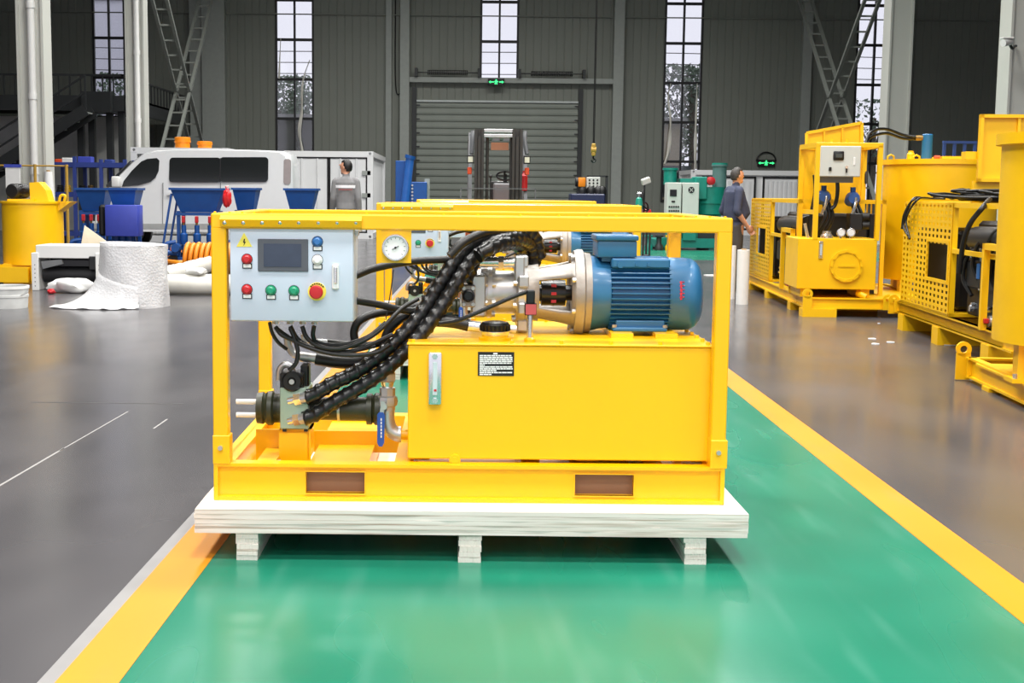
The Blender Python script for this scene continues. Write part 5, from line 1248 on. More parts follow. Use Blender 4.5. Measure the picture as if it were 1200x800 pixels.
m = MB().box(P(540, 230).x, P(627, 230).x, Yk-.1, Yk-.05, .25, .33).box(P(540, 230).x, P(627, 230).x, Yk-.1, Yk-.05, P(586, 220.5).z-.012, P(586, 220.5).z)
for px in (540, 627): m.box(P(px, 230).x-.008, P(px, 230).x+.008, Yk-.1, Yk-.05, .25, P(586, 220.5).z)
for px in (563, 583, 605): m.box(P(px, 230).x-.03, P(px, 230).x+.03, Yk-.1, Yk-.0, .25, .6)
m.build('carriage', FG, t, False)
for px in (570, 602): MB().box(P(px, 230).x-.05, P(px, 230).x+.05, Yk-1.1, Yk-.08, .08, .12).box(P(px, 230).x-.05, P(px, 230).x+.05, Yk-.12, Yk-.08, .08, .5).build('fork', DARKST, t, False)

# --- hydraulic unit by the door, gas bottle, work lamp
Yu = 36.0; P = lambda px, py, Y=Yu: atY(px, py, Y)
t = thing('hydraulic_test_unit', 'dark hydraulic unit with an orange box and white button panel by the roller door', 'machine', (P(692, 230).x, Yu+.4, 0))
m = MB()
for px in (688.5, 711): m.box(P(px, 220).x-.035, P(px, 220).x+.035, Yu, Yu+.07, 0, P(700, 206).z)
m.box(P(688, 220).x, P(711.5, 220).x, Yu, Yu+.07, P(700, 207.5).z, P(700, 205.5).z); m.build('stand_frame', DARKST, t, False)
pn = MB().box(P(687, 220).x, P(703, 220).x, Yu-.08, Yu+.05, P(700, 221).z, P(700, 207.5).z, .01).build('button_panel', CREAM, t, False)
for i in range(3):
    for j in range(3): q = P(690.5+i*4.6, 211+j*3.6); MB().cyl((q.x, Yu-.09, q.z), (q.x, Yu-.07, q.z), .026, seg=8).build('button', BLKP, pn)
MB().box(P(677, 214).x, P(685.5, 214).x, Yu-.2, Yu+.1, P(680, 219).z, P(680, 208).z, .03, 2).build('orange_box', ORANGE, t)
MB().cyl((P(674, 213).x, Yu-.05, P(674, 213).z), (P(678, 213).x, Yu-.05, P(674, 213).z), .13, seg=14).build('black_motor', DKENG, t)
MB().box(P(668, 230).x, P(668, 230).x+.08, Yu-.3, Yu+.5, 0, .75).box(P(708, 230).x-.08, P(708, 230).x, Yu-.3, Yu+.5, 0, .75).build('trestle', DARKST, t, False)
MB().box(P(668, 230).x, P(708, 230).x, Yu-.3, Yu+.5, .74, P(690, 227).z, .03).build('tank', mat('dark_blue_tank', (34, 42, 76), .4), t, False)
for px in (682, 692, 701, 705): q = P(px, 224); MB().lathe([(-.2, .1), (.02, .13), (.1, .1), (.14, .05)], (q.x, Yu-.1, q.z), (0, 0, 1), 12).build('valve', DKENG, t)
Yg = 21.0; P = lambda px, py, Y=Yg: atY(px, py, Y)
q = P(749, 230); t = thing('gas_bottle', 'small teal gas bottle with a chrome valve beside the work lamp', 'gas bottle', (q.x, Yg, 0))
h0 = P(749, 231).z
MB().lathe([(0, 0), (0, .055), (h0-.08, .055), (h0-.02, .045), (h0, .02), (h0, 0)], (q.x, Yg, 0), (0, 0, 1), 18).build('bottle', mat('teal_bottle', (40, 150, 130), .35), t)
MB().cyl((q.x, Yg, h0-.01), (q.x, Yg, h0+.07), .014, seg=8).cyl((q.x-.03, Yg, h0+.06), (q.x+.03, Yg, h0+.06), .02, seg=8).build('valve', CHROME, t)
q = P(759, 212); t = thing('work_lamp_stand', 'white work lamp on a thin dark stand beside the gas bottle', 'lamp', (q.x, Yg+.2, 0))
lx_ = MB().box(-.075, .075, -.03, .03, -.05, .05, .012); o = lx_.build('lamp_head', CREAM, t)
o.location = (0, 0, q.z); o.rotation_euler = (.2, math.radians(-20), .2); o.data.transform(Matrix.Translation(t.location))
MB().cyl((q.x-.02, Yg+.2, 0), (q.x-.02, Yg+.2, q.z-.04), .014, seg=8).build('pole', DARKST, t)
MB().lathe([(0, 0), (0, .16), (.02, .16), (.03, .03), (.03, 0)], (q.x-.02, Yg+.2, 0), (0, 0, 1), 18).build('foot', DARKST, t)
for k_ in range(3): MB().tube(spline([(q.x-.02, Yg+.2, q.z-.12), (q.x-.09+.02*k_, Yg+.14, q.z-.28), (q.x-.03, Yg+.1, q.z-.4-.05*k_), (q.x+.05, Yg+.15, q.z-.45)], 6), .012, 6).build('cable', BLK, t)
q = P(764, 244); t = thing('red_welder', 'red welding set with an arched black handle beside the work lamp', 'welder', (q.x, Yg+.9, 0))
MB().box(P(757, 244).x, P(771, 244).x, Yg+.7, Yg+1.1, P(764, 246).z-.22, P(764, 246).z, .02, 2).build('case', RED, t)
for xx in (P(757, 244).x, P(771, 244).x-.03):
    for yy in (Yg+.7, Yg+1.07): MB().box(xx, xx+.03, yy, yy+.03, 0, P(764, 246).z-.215).build('trolley_leg', DARKST, t, False)
MB().box(P(757, 244).x, P(771, 244).x, Yg+.7, Yg+1.1, .3, .33).build('trolley_shelf', DARKST, t, False)
MB().tube(spline([(P(760, 247).x, Yg+.9, P(764, 247).z), (P(760.5, 240).x, Yg+.9, P(764, 240).z), (P(764, 237).x, Yg+.9, P(764, 237.5).z), (P(768, 240).x, Yg+.9, P(764, 240).z), (P(769, 247).x, Yg+.9, P(764, 247).z)], 6), .014, 8).build('handle', BLKP, t)
# --- teal mixing plant
Yz = 32.0; P = lambda px, py, Y=Yz: atY(px, py, Y)
t = thing('teal_mixing_plant', 'teal grout mixing plant with two cream control cabinets on a teal skid', 'machine', (P(815, 270).x, Yz+.8, 0))
MB().box(P(768, 280).x, P(848, 280).x, Yz-.1, Yz+1.6, .06, P(810, 281).z).box(P(768, 280).x, P(848, 280).x, Yz-.14, Yz-.08, P(810, 290).z, P(810, 279).z).box(P(775, 280).x, P(785, 280).x, Yz-.1, Yz+1.6, 0, .1).box(P(830, 280).x, P(840, 280).x, Yz-.1, Yz+1.6, 0, .1).build('skid', TEAL, t, False)
mb_ = MB().box(P(795, 272).x, P(818, 272).x, Yz, Yz+.8, P(810, 280).z, P(810, 252).z, .01).build('pump_case', TEAL, t, False)
MB().box(P(799, 275).x, P(813, 275).x, Yz-.02, Yz+.02, P(806, 279).z, P(806, 273).z, .03, 2).build('louvre', DARKST, mb_)
MB().box(P(818, 270).x, P(846, 270).x, Yz, Yz+.05, P(830, 280).z, P(830, 264).z).build('frame_plate', DARKST, t, False)
for pa, pb in ((780, 796.5), (798, 817)):
    c = MB().box(P(pa, 230).x, P(pb, 230).x, Yz-.25, Yz+.2, P(800, 253).z, P(800, 214).z, .012).build('control_cabinet', CREAM, t, False)
    MB().box(P(pa+2, 230).x, P(pb-2, 230).x, Yz-.2, Yz+.15, P(800, 281).z, P(800, 253).z).build('cabinet_stand', TEAL, c, False)
    if pa == 780:
        q = P(787, 226); MB().box(q.x-.08, q.x+.08, Yz-.265, Yz-.24, q.z-.08, q.z+.08).build('meter', BLKP, c, False)
        MB().box(P(785, 236).x, P(789, 236).x, Yz-.262, Yz-.24, P(787, 237).z, P(787, 235).z).build('name_tag', BLKP, c, False)
        for i in range(5):
            for j in range(2): q = P(782.5+i*2.6, 242+j*4.8); MB().cyl((q.x, Yz-.27, q.z), (q.x, Yz-.245, q.z), .022, seg=8).build('button', BLKP, c)
    else:
        q = P(808, 222.5); MB().lathe([(0, .075), (.01, .075), (.01, 0)], (q.x, Yz-.25, q.z), (0, -1, 0), 16).build('round_emblem', BLKP, c)
        MB().bar((q.x-.04, Yz-.263, q.z-.04), (q.x+.04, Yz-.263, q.z+.04), .014, .006, up=(0, 1, 0)).bar((q.x-.04, Yz-.263, q.z+.04), (q.x+.04, Yz-.263, q.z-.04), .014, .006, up=(0, 1, 0)).build('emblem_cross', CREAM, c, False)
q = P(836, 240); r = (P(855, 240).x-P(818, 240).x)/2; z0, z1 = P(836, 256).z, P(836, 219).z
MB().lathe([(0, 0), (0, r*.5), (.1, r), (z1-z0-.4, r), (z1-z0-.4, r*1.07), (z1-z0-.34, r*1.07), (z1-z0-.34, r), (z1-z0, r), (z1-z0, 0)], (q.x, Yz+.5, z0), (0, 0, 1), 30).build('mixing_drum', TEAL, t)
for a in (.6, 2.2, 4, 5.4): MB().box(q.x+r*.8*math.cos(a)-.04, q.x+r*.8*math.cos(a)+.04, Yz+.5+r*.8*math.sin(a)-.04, Yz+.5+r*.8*math.sin(a)+.04, P(836, 283).z, z0+.2).build('drum_leg', TEAL, t, False)
q2 = P(847, 205); MB().lathe([(0, .17), (P(847, 194).z-z1, .17), (P(847, 194).z-z1, .2), (P(847, 192).z-z1, .2), (P(847, 192).z-z1, 0)], (q2.x, Yz+.4, z1-.01), (0, 0, 1), 20).build('drive_motor', mat('grey_teal', (86, 120, 118), .4), t)
MB().lathe([(0, .19), (.05, .19), (.05, 0)], (q2.x, Yz+.4, P(847, 193).z), (0, 0, 1), 20).build('motor_cap', TEAL, t)
MB().box(P(816, 212).x, P(830, 212).x, Yz+.1, Yz+.7, z1-.3, P(822, 207).z, .02).build('gear_case', TEAL, t, False)
q = P(834, 212); MB().lathe([(-.1, 0), (-.1, .1), (.1, .1), (.12, .05), (.12, 0)], (q.x, Yz+.15, q.z), (0, -1, 0), 16).build('red_motor', RED, t)
MB().box(P(800, 209).x, P(818, 209).x, Yz+.3, Yz+.8, P(810, 281).z, P(810, 209).z).build('rear_tank', TEAL, t, False)
MB().lathe([(0, .16), (.35, .16), (.35, .19), (.4, .19), (.4, 0)], (P(790, 210).x, Yz+.6, P(790, 216).z), (0, 0, 1), 18).build('air_tank', TEAL, t)
MB().box(P(788, 260).x, P(792, 260).x, Yz+.55, Yz+.65, P(790, 281).z, P(790, 216).z).build('air_tank_post', TEAL, t, False)
for k_, px in enumerate((745, 757, 769, 781)):
    q = P(px, 268); tag(MB().lathe([(0, .05), (0, .1), (.1, .1), (.16, .06), (.3, .06), (.32, .1), (.36, .1), (.36, 0)], (q.x, Yz-.5, 0), (0, 0, 1), 12).build('pipe_fitting', [GREYST, TEAL, DARKST, YO][k_]), ['grey', 'teal', 'dark', 'yellow'][k_]+' pipe fitting standing on the floor beside the teal skid', 'fitting')
# --- film roll by the plant, litter
q = atZ(871, 357); t = thing('film_roll', 'tall white film roll standing beside the perforated yellow cabinet', 'roll', (q.x, q.y+.08, 0))
h = atY(871, 293, q.y).z
MB().lathe([(0, .02), (0, .075), (h, .075), (h, .03), (h-.05, .03), (h-.05, 0)], (q.x, q.y+.08, 0), (0, 0, 1), 22).build('film', WHITEP, t)
MB().lathe([(h-.02, .032), (h+.015, .032), (h+.015, .024), (h-.02, .024)], (q.x, q.y+.08, 0), (0, 0, 1), 14).build('core', mat('cardboard', (170, 140, 100)), t)
q = atZ(861, 352); h = atY(861, 288, q.y+.2).z
tag(MB().lathe([(0, 0), (0, .05), (h, .05), (h, .02), (h-.04, .02), (h-.04, 0)], (q.x, q.y+.25, 0), (0, 0, 1), 18).build('thin_film_roll', WHITEP), 'thinner white film roll behind the taller film roll', 'roll')
random.seed(4)
for i, (px, py, s) in enumerate(((838, 323, .2), (1022, 397, .05), (1026, 403, .045), (1043, 401, .05), (1030, 379, .02), (1112, 404, .07))):
    q = atZ(px, py); b = MB(); n = 7
    b.prism([(q.x+s*random.uniform(.6, 1)*math.cos(2*math.pi*k/n), q.y+s*random.uniform(.6, 1)*math.sin(2*math.pi*k/n), 0) for k in range(n)], (0, 0, .012 if i == 0 else .006))
    tag(b.build('paper_scrap', WHITEP, None, False), ['large white paper scrap on the floor behind the blue motor', 'white scrap before the yellow skid, of the close pair the one nearer the skid', 'white scrap before the yellow skid, of the close pair the one nearer the lane', 'single round white scrap lying before the yellow skid', 'tiny white scrap near the foot of the skid', 'long white scrap beside the skid foot of the perforated cabinet'][i], 'scrap', 'white scraps on the floor')
# ================================================================== GROUTING PLANTS ON THE RIGHT
class Fr:
    """local frame of a thing that is turned on the floor"""
    def __init__(s, loc, yaw):
        s.loc = Vector((loc[0], loc[1], 0)); s.rz = -math.radians(yaw); s.inv = Matrix.Rotation(-s.rz, 3, 'Z')
        s.o = s.inv @ (EYE - s.loc)
    def p(s, px, py, ax, val):
        d = s.inv @ ray(px, py); i = 'xyz'.index(ax); return s.o + d*((val-s.o[i])/d[i])
def perforated(m, x0, x1, y0, y1, z0, z1, hole=None, pitch=.052, thk=.004, axis='x'):
    """sheet with real square perforations; axis = the sheet's normal"""
    def b(a0, a1, c0, c1):
        if axis == 'x': m.box(x0, x0+thk, a0, a1, c0, c1)
        else: m.box(a0, a1, y0, y0+thk, c0, c1)
    A0, A1 = (y0, y1) if axis == 'x' else (x0, x1)
    na = max(3, int((A1-A0)/pitch)); nz = max(3, int((z1-z0)/(pitch*.45))); pa = (A1-A0)/na; pz = (z1-z0)/nz; h = .5
    inh = lambda a, z: hole and hole[0] < a < hole[1] and hole[2] < z < hole[3]
    for k in range(nz+1):
        zc = z0+k*pz; za, zb = max(z0, zc-pz*(1-h)/2), min(z1, zc+pz*(1-h)/2)
        if hole and hole[2] < zc < hole[3]:
            b(A0, hole[0], za, zb); b(hole[1], A1, za, zb)
        else: b(A0, A1, za, zb)
        if k == nz: break
        za, zb = zb, z0+(k+1)*pz-pz*(1-h)/2
        for i in range(na+1):
            ac = A0+i*pa; a0_, a1_ = max(A0, ac-pa*(1-h)/2), min(A1, ac+pa*(1-h)/2)
            if not inh(ac, (za+zb)/2): b(a0_, a1_, za, zb)
def ibeam(m, p0, p1, z0, z1, w):
    p0 = Vector(p0); p1 = Vector(p1); h = z1-z0
    for zc, hh in ((z0+.008, .016), (z1-.008, .016)): m.bar((p0.x, p0.y, zc), (p1.x, p1.y, zc), w, hh)
    m.bar((p0.x, p0.y, (z0+z1)/2), (p1.x, p1.y, (z0+z1)/2), .014, h-.02)
def lug(t, x, y, z0, z1, along='y'):
    w, d = (.02, .1) if along == 'y' else (.1, .02)
    m = MB(); zc = z1-.055
    if along == 'y': m.box(x-.01, x+.012, y-.05, y+.05, z0, zc-.03)
    else: m.box(x-.05, x+.05, y-.01, y+.012, z0, zc-.03)
    o = m.build('lifting_lug', YO, t, False)
    ax = (1, 0, 0) if along == 'y' else (0, 1, 0); st = (x-.01, y, zc) if along == 'y' else (x, y-.01, zc)
    MB().lathe([(0, .026), (0, .055), (.022, .055), (.022, .026), (0, .026)], st, ax, 20, skip=lambda k, i: False).build('lug_eye', YO, o)
def engine(t, x0, x1, y0, y1, z0, z1, seed):
    random.seed(seed); cx, cy = (x0+x1)/2, (y0+y1)/2; H = z1-z0
    e = MB().box(x0+.08, x1-.1, y0+.1, y1-.1, z0+.04*H, z0+.66*H, .03, 2).build('engine_block', DKENG, t)
    MB().box(x0+.02, x0+.1, y0+.2, y1-.2, z0+.3*H, z0+.55*H, .02).build('side_cover', DKENG, e)
    MB().cyl((x0+.12, y0+.12, z0+.76*H), (x0+.12, y1-.2, z0+.74*H), .11*H, seg=24).build('fuel_tank', DKENG, t)
    MB().box(x0+.16, x1-.1, y0+.06, y1-.05, z0+.6*H, z0+.9*H, .03).build('air_box', DKENG, t, False)
    for k in range(4):
        yy = y0+(y1-y0)*(.2+.2*k); MB().lathe([(0, .05), (.1, .06), (.12, .035), (.2, .035), (.2, 0)], (x0+.1, yy, z0+.55*H), (0, 0, 1), 14).build('injector', DKENG if k % 2 else STEEL, e)
    for k in range(5):
        yy = y0+(y1-y0)*random.uniform(.1, .9); za = z0+H*random.uniform(.1, .5)
        MB().tube(spline([(x0+.05, yy, za), (x0-.0, yy+.1, za+.15), (x0+.03, yy+.05, za+.35), (x0+.15, yy-.1, za+.45)], 6), .018, 8).build('engine_hose', BLK, t)
    MB().cyl((x0+.04, y0+.35*(y1-y0), z0+.28*H), (x0+.16, y0+.35*(y1-y0), z0+.28*H), .11, seg=22).build('pulley', DKENG, e)
    f = MB().lathe([(0, 0), (0, .055), (.12, .055), (.13, .04), (.13, 0)], (x0+.06, y0+.55*(y1-y0), z0+.4*H), (0, 0, 1), 18).build('oil_filter', mat('filter_blue', (58, 108, 170), .35), t)
    for k in range(7):
        c = (x0+.05+random.uniform(0, .04), y0+(y1-y0)*random.uniform(.15, .85), z0+H*random.uniform(.1, .6)); MB().cyl((c[0]-.03, c[1], c[2]), (c[0]+.05, c[1], c[2]), random.uniform(.012, .028), seg=8).build('chrome_fitting', CHROME, e)
    v = MB().cyl((x0-.02, y0+.2*(y1-y0), z0+.07*H), (x0+.1, y0+.2*(y1-y0), z0+.07*H), .045, seg=12).build('drain_valve', STEEL, t)
    MB().box(x0-.06, x0-.02, y0+.2*(y1-y0)-.015, y0+.2*(y1-y0)+.1, z0+.07*H-.02, z0+.07*H+.02, .006).build('red_lever', RED, v)
    MB().box(x1-.1, x1-.02, y0+.05, y1-.05, z0+.0*H, z0+.9*H).build('radiator', DKENG, t, False)
def side_unit(t, yn, yc, yf, zb0, zb1, ztop, D, hole, g0, g1, gz, seed, pitch):
    """skid, perforated cabinet (yc..yf) and engine bay (yn..yc) standing on the side plane x = 0"""
    m = MB()
    for xx in (.04, D-.04): ibeam(m, (xx, yn-.05, 0), (xx, yf+.1, 0), zb0, zb1, .055)
    for yy in (yn+.02, (yn+yf)/2, yf+.04): m.box(.05, D-.05, yy-.04, yy+.04, zb0+.02, zb1-.02)
    t_s = m.build('skid', YO, t, False)
    for yy in (yn+.3, (yn+yf)/2+.2, yf-.1):
        MB().box(0, D, yy-.1, yy+.1, 0.0, zb0+.001).build('skid_foot', YO, t, False)
    cab = MB(); e = .045
    for yy in (yc, yf-e):
        for xx in (.02, D-e): cab.box(xx, xx+e, yy, yy+e, zb1, ztop)
    cab.box(.02, D, yc, yf, ztop-e, ztop); cab.box(.02, D, yc, yf, zb1, zb1+.03)
    co = cab.build('cabinet_frame', YO, t, False)
    m = MB(); perforated(m, .012, 0, yc+.01, yf-.01, zb1+.02, ztop-.01, hole, pitch); m.build('perforated_panel', YO, co, False)
    m = MB(); h = hole; w = .03
    for (a, b, c, d) in ((h[0]-w, h[1]+w, h[2]-w, h[2]), (h[0]-w, h[1]+w, h[3], h[3]+w), (h[0]-w, h[0], h[2], h[3]), (h[1], h[1]+w, h[2], h[3])): m.box(.006, .026, a, b, c, d)
    m.build('window_surround', YO, co, False)
    MB().box(.3, D-.05, yc+.005, yc+.02, zb1+.02, ztop-.3).build('bulkhead', DKENG, co, False)
    MB().box(.12, D-.1, yc+.15, yf-.12, zb1+.05, ztop-.25, .03).build('generator', DKENG, co, False)
    m = MB()
    m.box(.02, .02+e, yn, yc, ztop-e, ztop); m.box(D-e, D, yn, yc, ztop-e, ztop); m.box(.02, D, yn, yn+e, ztop-e, ztop)
    for xx in (.02, D-e): m.box(xx, xx+e, yn, yn+e, zb1, ztop)
    zm = zb1+(ztop-zb1)*.58
    m.box(.02, .05, yn, yc, zm-.02, zm+.02); m.build('bay_frame', YO, t, False)
    m = MB()
    for yy in (g0, g1-.05): m.box(-.03, .02, yy, yy+.05, zb1-.01, gz)
    m.box(-.03, .02, g0, g1, gz-.05, gz); m.build('guard_hoop', YO, t, False)
    for k in range(9): yy = yn+(yc-yn)*(k+.5)/9; MB().box(D-.05, D-.035, yy-.012, yy+.012, ztop-.35, ztop-e).build('grille_bar', YO, t, False)
    engine(t, .05, D-.05, yn+.06, yc-.02, zb1, ztop-.06, seed)
# ---------------- plant A
A0 = atZ(942, 371); FA = Fr(A0, 4.1)
tA = thing('grouting_plant', 'yellow grouting plant with a white control box, open tilted lid and big round mixing tank', 'grouting plant', (A0.x, A0.y, 0), FA.rz, True)
LA = lambda px, py, ax, v: FA.p(px, py, ax, v)
zb0, zb1 = LA(965, 362, 'y', .0).z, LA(965, 349, 'y', .0).z
yf = LA(879, 300, 'x', .02).y; yc = LA(902, 300, 'x', .02).y; yn = LA(934, 300, 'x', .02).y; ztop = LA(881, 232, 'x', .02).z
hole = (LA(898, 280, 'x', .02).y, LA(888, 280, 'x', .02).y, LA(892, 297, 'x', .02).z, LA(892, 267, 'x', .02).z)
WD = 1.0
side_unit(tA, yn, yc, yf, zb0, zb1, ztop, WD, hole, LA(929, 300, 'x', 0).y, LA(917, 300, 'x', 0).y, LA(923, 267, 'x', 0).z, 31, .11)
m = MB(); xe = LA(1110, 355, 'y', .0).x
ibeam(m, (.0, .05, 0), (xe, .05, 0), zb0, zb1, .055); ibeam(m, (.04, 0, 0), (.04, yn, 0), zb0, zb1, .055); ibeam(m, (.5, 2.6, 0), (xe, 2.6, 0), zb0, zb1, .055); ibeam(m, (xe-.04, .05, 0), (xe-.04, 2.6, 0), zb0, zb1, .055)
m.box(.1, xe-.1, .1, 2.55, zb1-.03, zb1-.012)
m.build('front_skid', YO, tA, False)
MB().box(-.02, .35, -.02, .2, 0, zb0+.001).build('skid_foot', YO, tA, False); MB().box(xe-.4, xe-.1, .0, .2, 0, zb0+.001).build('skid_foot', YO, tA, False)
lug(tA, .03, -.01, zb0, LA(944, 338, 'y', 0).z, 'x'); lug(tA, LA(1041, 340, 'y', .0).x, .0, zb0, LA(1041, 345, 'y', 0).z, 'x')
# oil tank with round hatch
YTa = .12
q0, q1 = LA(934.5, 310, 'y', YTa), LA(1027, 310, 'y', YTa); tzb, tzt = LA(985, 339, 'y', YTa).z, LA(985, 279.5, 'y', YTa).z
tk = MB().box(q0.x, q1.x, YTa, YTa+.8, tzb, tzt, .008).build('oil_tank', YO, tA, False)
for xx in (q0.x+.05, q1.x-.15): MB().box(xx, xx+.1, YTa+.05, YTa+.7, zb1-.002, tzb+.002).build('tank_foot', YO, tk, False)
c = LA(991.5, 311.5, 'y', YTa); r = .17
ht = MB().lathe([(0, r*1.05), (.03, r*1.05), (.03, r*.86), (.02, r*.84), (.02, 0)], (c.x, YTa, c.z), (0, -1, 0), 36).build('round_hatch', YO, tk)
for k in range(12):
    a = 2*math.pi*k/12; MB().cyl((c.x+r*.96*math.cos(a), YTa-.028, c.z+r*.96*math.sin(a)), (c.x+r*.96*math.cos(a), YTa-.042, c.z+r*.96*math.sin(a)), .014, seg=6).build('hatch_bolt', YO, ht)
MB().box(c.x-.09, c.x+.09, YTa-.03, YTa-.02, c.z-.01, c.z+.01).build('hatch_bar', YO, ht, False)
g = LA(961.8, 293, 'y', YTa); lg_ = MB().box(g.x-.022, g.x+.022, YTa-.02, YTa, LA(962, 303, 'y', YTa).z, LA(962, 282.5, 'y', YTa).z, .006).build('level_gauge', CHROME, tk, False)
MB().box(g.x-.01, g.x+.01, YTa-.024, YTa-.018, LA(962, 299, 'y', YTa).z, LA(962, 286, 'y', YTa).z).build('sight_glass', mat('sight_glass', (150, 190, 196), .1), lg_, False)
MB().tube([(q1.x-.16, YTa+.1, tzb-.05), (q1.x-.14, YTa-.0, tzb-.06), (q1.x-.1, YTa-.02, tzb-.08)], .035, 10).build('drain_pipe', YO, tk)
# control frame
zF = LA(995, 167, 'y', YTa).z; xa, xb = LA(957.5, 220, 'y', YTa).x, LA(1030.5, 220, 'y', YTa).x; w = .05
yb_ = YTa+.75; xbk = LA(938.5, 220, 'y', yb_).x
m = MB()
cf = MB().box(xa-w/2, xb+w/2, YTa, YTa+w, zF-.055, zF, .004).build('control_frame', YO, tA, False)
for xx, yy in ((xa, YTa), (xb, YTa), (xbk, yb_), (xb, yb_)): MB().box(xx-w/2, xx+w/2, yy, yy+w, tzt-.02, zF-.03).build('frame_post', YO, cf, False)
MB().bar((xbk, yb_+w/2, zF-.028), (xa, YTa+w/2, zF-.028), w, .055).bar((xb, yb_+w/2, zF-.028), (xb, YTa+w/2, zF-.028), w, .055).bar((xbk, yb_+w/2, zF-.028), (xb, yb_+w/2, zF-.028), w, .055).build('top_rails', YO, cf, False)
MB().box(xbk, xb, yb_+.02, yb_+.035, LA(1000, 250, 'y', yb_).z, zF-.05).build('back_sheet', YO, cf, False)
zc_ = LA(950, 248.5, 'y', YTa).z; MB().bar((xbk, yb_, zc_), (xa, YTa, zc_), .035, .05).build('side_rail', YO, cf, False)
for px in (977, 995): q = LA(px, 164, 'y', YTa+.2); MB().cyl((q.x, YTa+.3, zF-.01), (q.x, YTa+.3, zF+.05), .012, seg=8).build('top_stud', YO, cf)
# control box
b0, b1 = LA(961, 190, 'y', YTa-.0).x, LA(1008.5, 190, 'y', YTa).x; z0, z1 = LA(985, 207, 'y', YTa).z, LA(985, 171, 'y', YTa).z
cbx_ = MB().box(b0, b1, YTa-.01, YTa+.22, z0, z1, .008).build('control_box', CREAM, tA, False)
q = LA(982.5, 182.5, 'y', YTa); MB().box(q.x-.058, q.x+.058, YTa-.03, YTa, q.z-.05, q.z+.05, .012, 2).build('controller', BLKP, cbx_)
MB().box(q.x-.035, q.x+.035, YTa-.034, YTa-.029, q.z-.02, q.z+.022).build('controller_display', mat('grey_lcd', (70, 76, 74), .3), cbx_, False)
q = LA(972.5, 198, 'y', YTa); MB().box(q.x-.014, q.x+.014, YTa-.03, YTa, q.z-.02, q.z+.02, .004).build('rocker_switch', BLKP, cbx_)
q = LA(991.5, 198, 'y', YTa); ks = MB().cyl((q.x, YTa-.01, q.z+.02), (q.x, YTa-.035, q.z+.02), .016, seg=12).build('key_switch', CHROME, cbx_); MB().box(q.x-.008, q.x+.008, YTa-.03, YTa-.022, q.z-.04, q.z+.01).build('key', BLKP, ks, False)
q = LA(1001, 189, 'y', YTa); MB().box(q.x-.012, q.x+.012, YTa-.018, YTa, q.z-.045, q.z+.045, .004).build('door_lock', WHITEP, cbx_)
MB().box(b0+.02, b1-.05, YTa+.1, YTa+.35, LA(985, 214, 'y', YTa+.1).z, z0+.01).build('junction_box', mat('junction_grey', (120, 122, 124), .5), tA, False)
# hydraulics on the tank
for px, py in ((964, 232), (998, 234)):
    q = LA(px, py, 'y', .45); o = MB().lathe([(-.1, 0), (-.1, .06), (.06, .085), (.12, .06), (.12, 0)], (q.x, .45, q.z), (0, -1, .15), 18).build('hydraulic_motor', PBLUE, tA)
    MB().cyl((q.x, .4, q.z+.05), (q.x, .4, q.z+.14), .03, seg=10).build('motor_port', PBLUE, o)
    MB().tube(spline([(q.x+.02, .32, q.z+.02), (q.x, .28, q.z-.08), (q.x-.03, .3, q.z-.18)], 6), .018, 8).build('chrome_pipe', CHROME, o)
    for k in range(3): MB().tube(spline([(q.x+.03*k, .4, q.z-.05), (q.x+.02+.04*k, .34, q.z-.2), (q.x-.05+.05*k, .4, q.z-.36), (q.x-.03, .45, tzt+.0)], 6), .018, 8).build('hose', BLK, o)
q = LA(980, 215, 'y', .3); MB().tube(spline([(q.x, .28, z0), (q.x+.01, .26, z0-.15), (q.x, .3, z0-.3), (q.x-.05, .3, z0-.36)], 6), .022, 8).build('cable', BLK, tA)
q = LA(1006, 261, 'y', .25); ma = MB().box(LA(996, 260, 'y', .25).x, LA(1011, 260, 'y', .25).x, .25, .45, LA(1005, 270, 'y', .25).z, LA(1005, 250, 'y', .25).z, .008).build('valve_bank', DKENG, tA, False)
for py in (254, 264): q = LA(1014, py, 'y', .3); MB().cyl((LA(1010, py, 'y', .3).x, .3, q.z), (LA(1018, py, 'y', .3).x, .3, q.z), .045, seg=14).build('solenoid', DKENG, ma)
for px in (986, 997.5):
    q = LA(px, 272.5, 'y', .14); o = MB().lathe([(0, .048), (.03, .048), (.032, .04), (.026, .038), (.026, 0)], (q.x, .17, q.z), (0, -1, 0), 22).build('pressure_gauge', CHROME, tA)
    MB().lathe([(0, .036), (.028, .036), (.028, 0)], (q.x, .17, q.z), (0, -1, 0), 22).build('dial', WHITEP, o); MB().cyl((q.x, .18, tzt-.01), (q.x, .18, q.z), .012, seg=8).build('stem', STEEL, o)
q = LA(969, 274, 'y', .25); MB().lathe([(0, .07), (.03, .07), (.05, .05), (.08, .05), (.08, 0)], (q.x, .25, tzt-.002), (0, 0, 1), 20).build('filler_cap', CHROME, tA)
q = LA(945, 225, 'x', .12); MB().tube(spline([(.16, .5, tzt), (.14, .5, tzt+.25), (.17, .48, tzt+.5), (.15, .45, tzt+.7)], 6), .03, 8).build('black_riser', BLK, tA)
q = LA(946, 268, 'y', .2); MB().bar((q.x+.02, .25, tzt), (q.x-.02, .25, tzt+.16), .03, .03).build('chrome_lever', CHROME, tA, False)
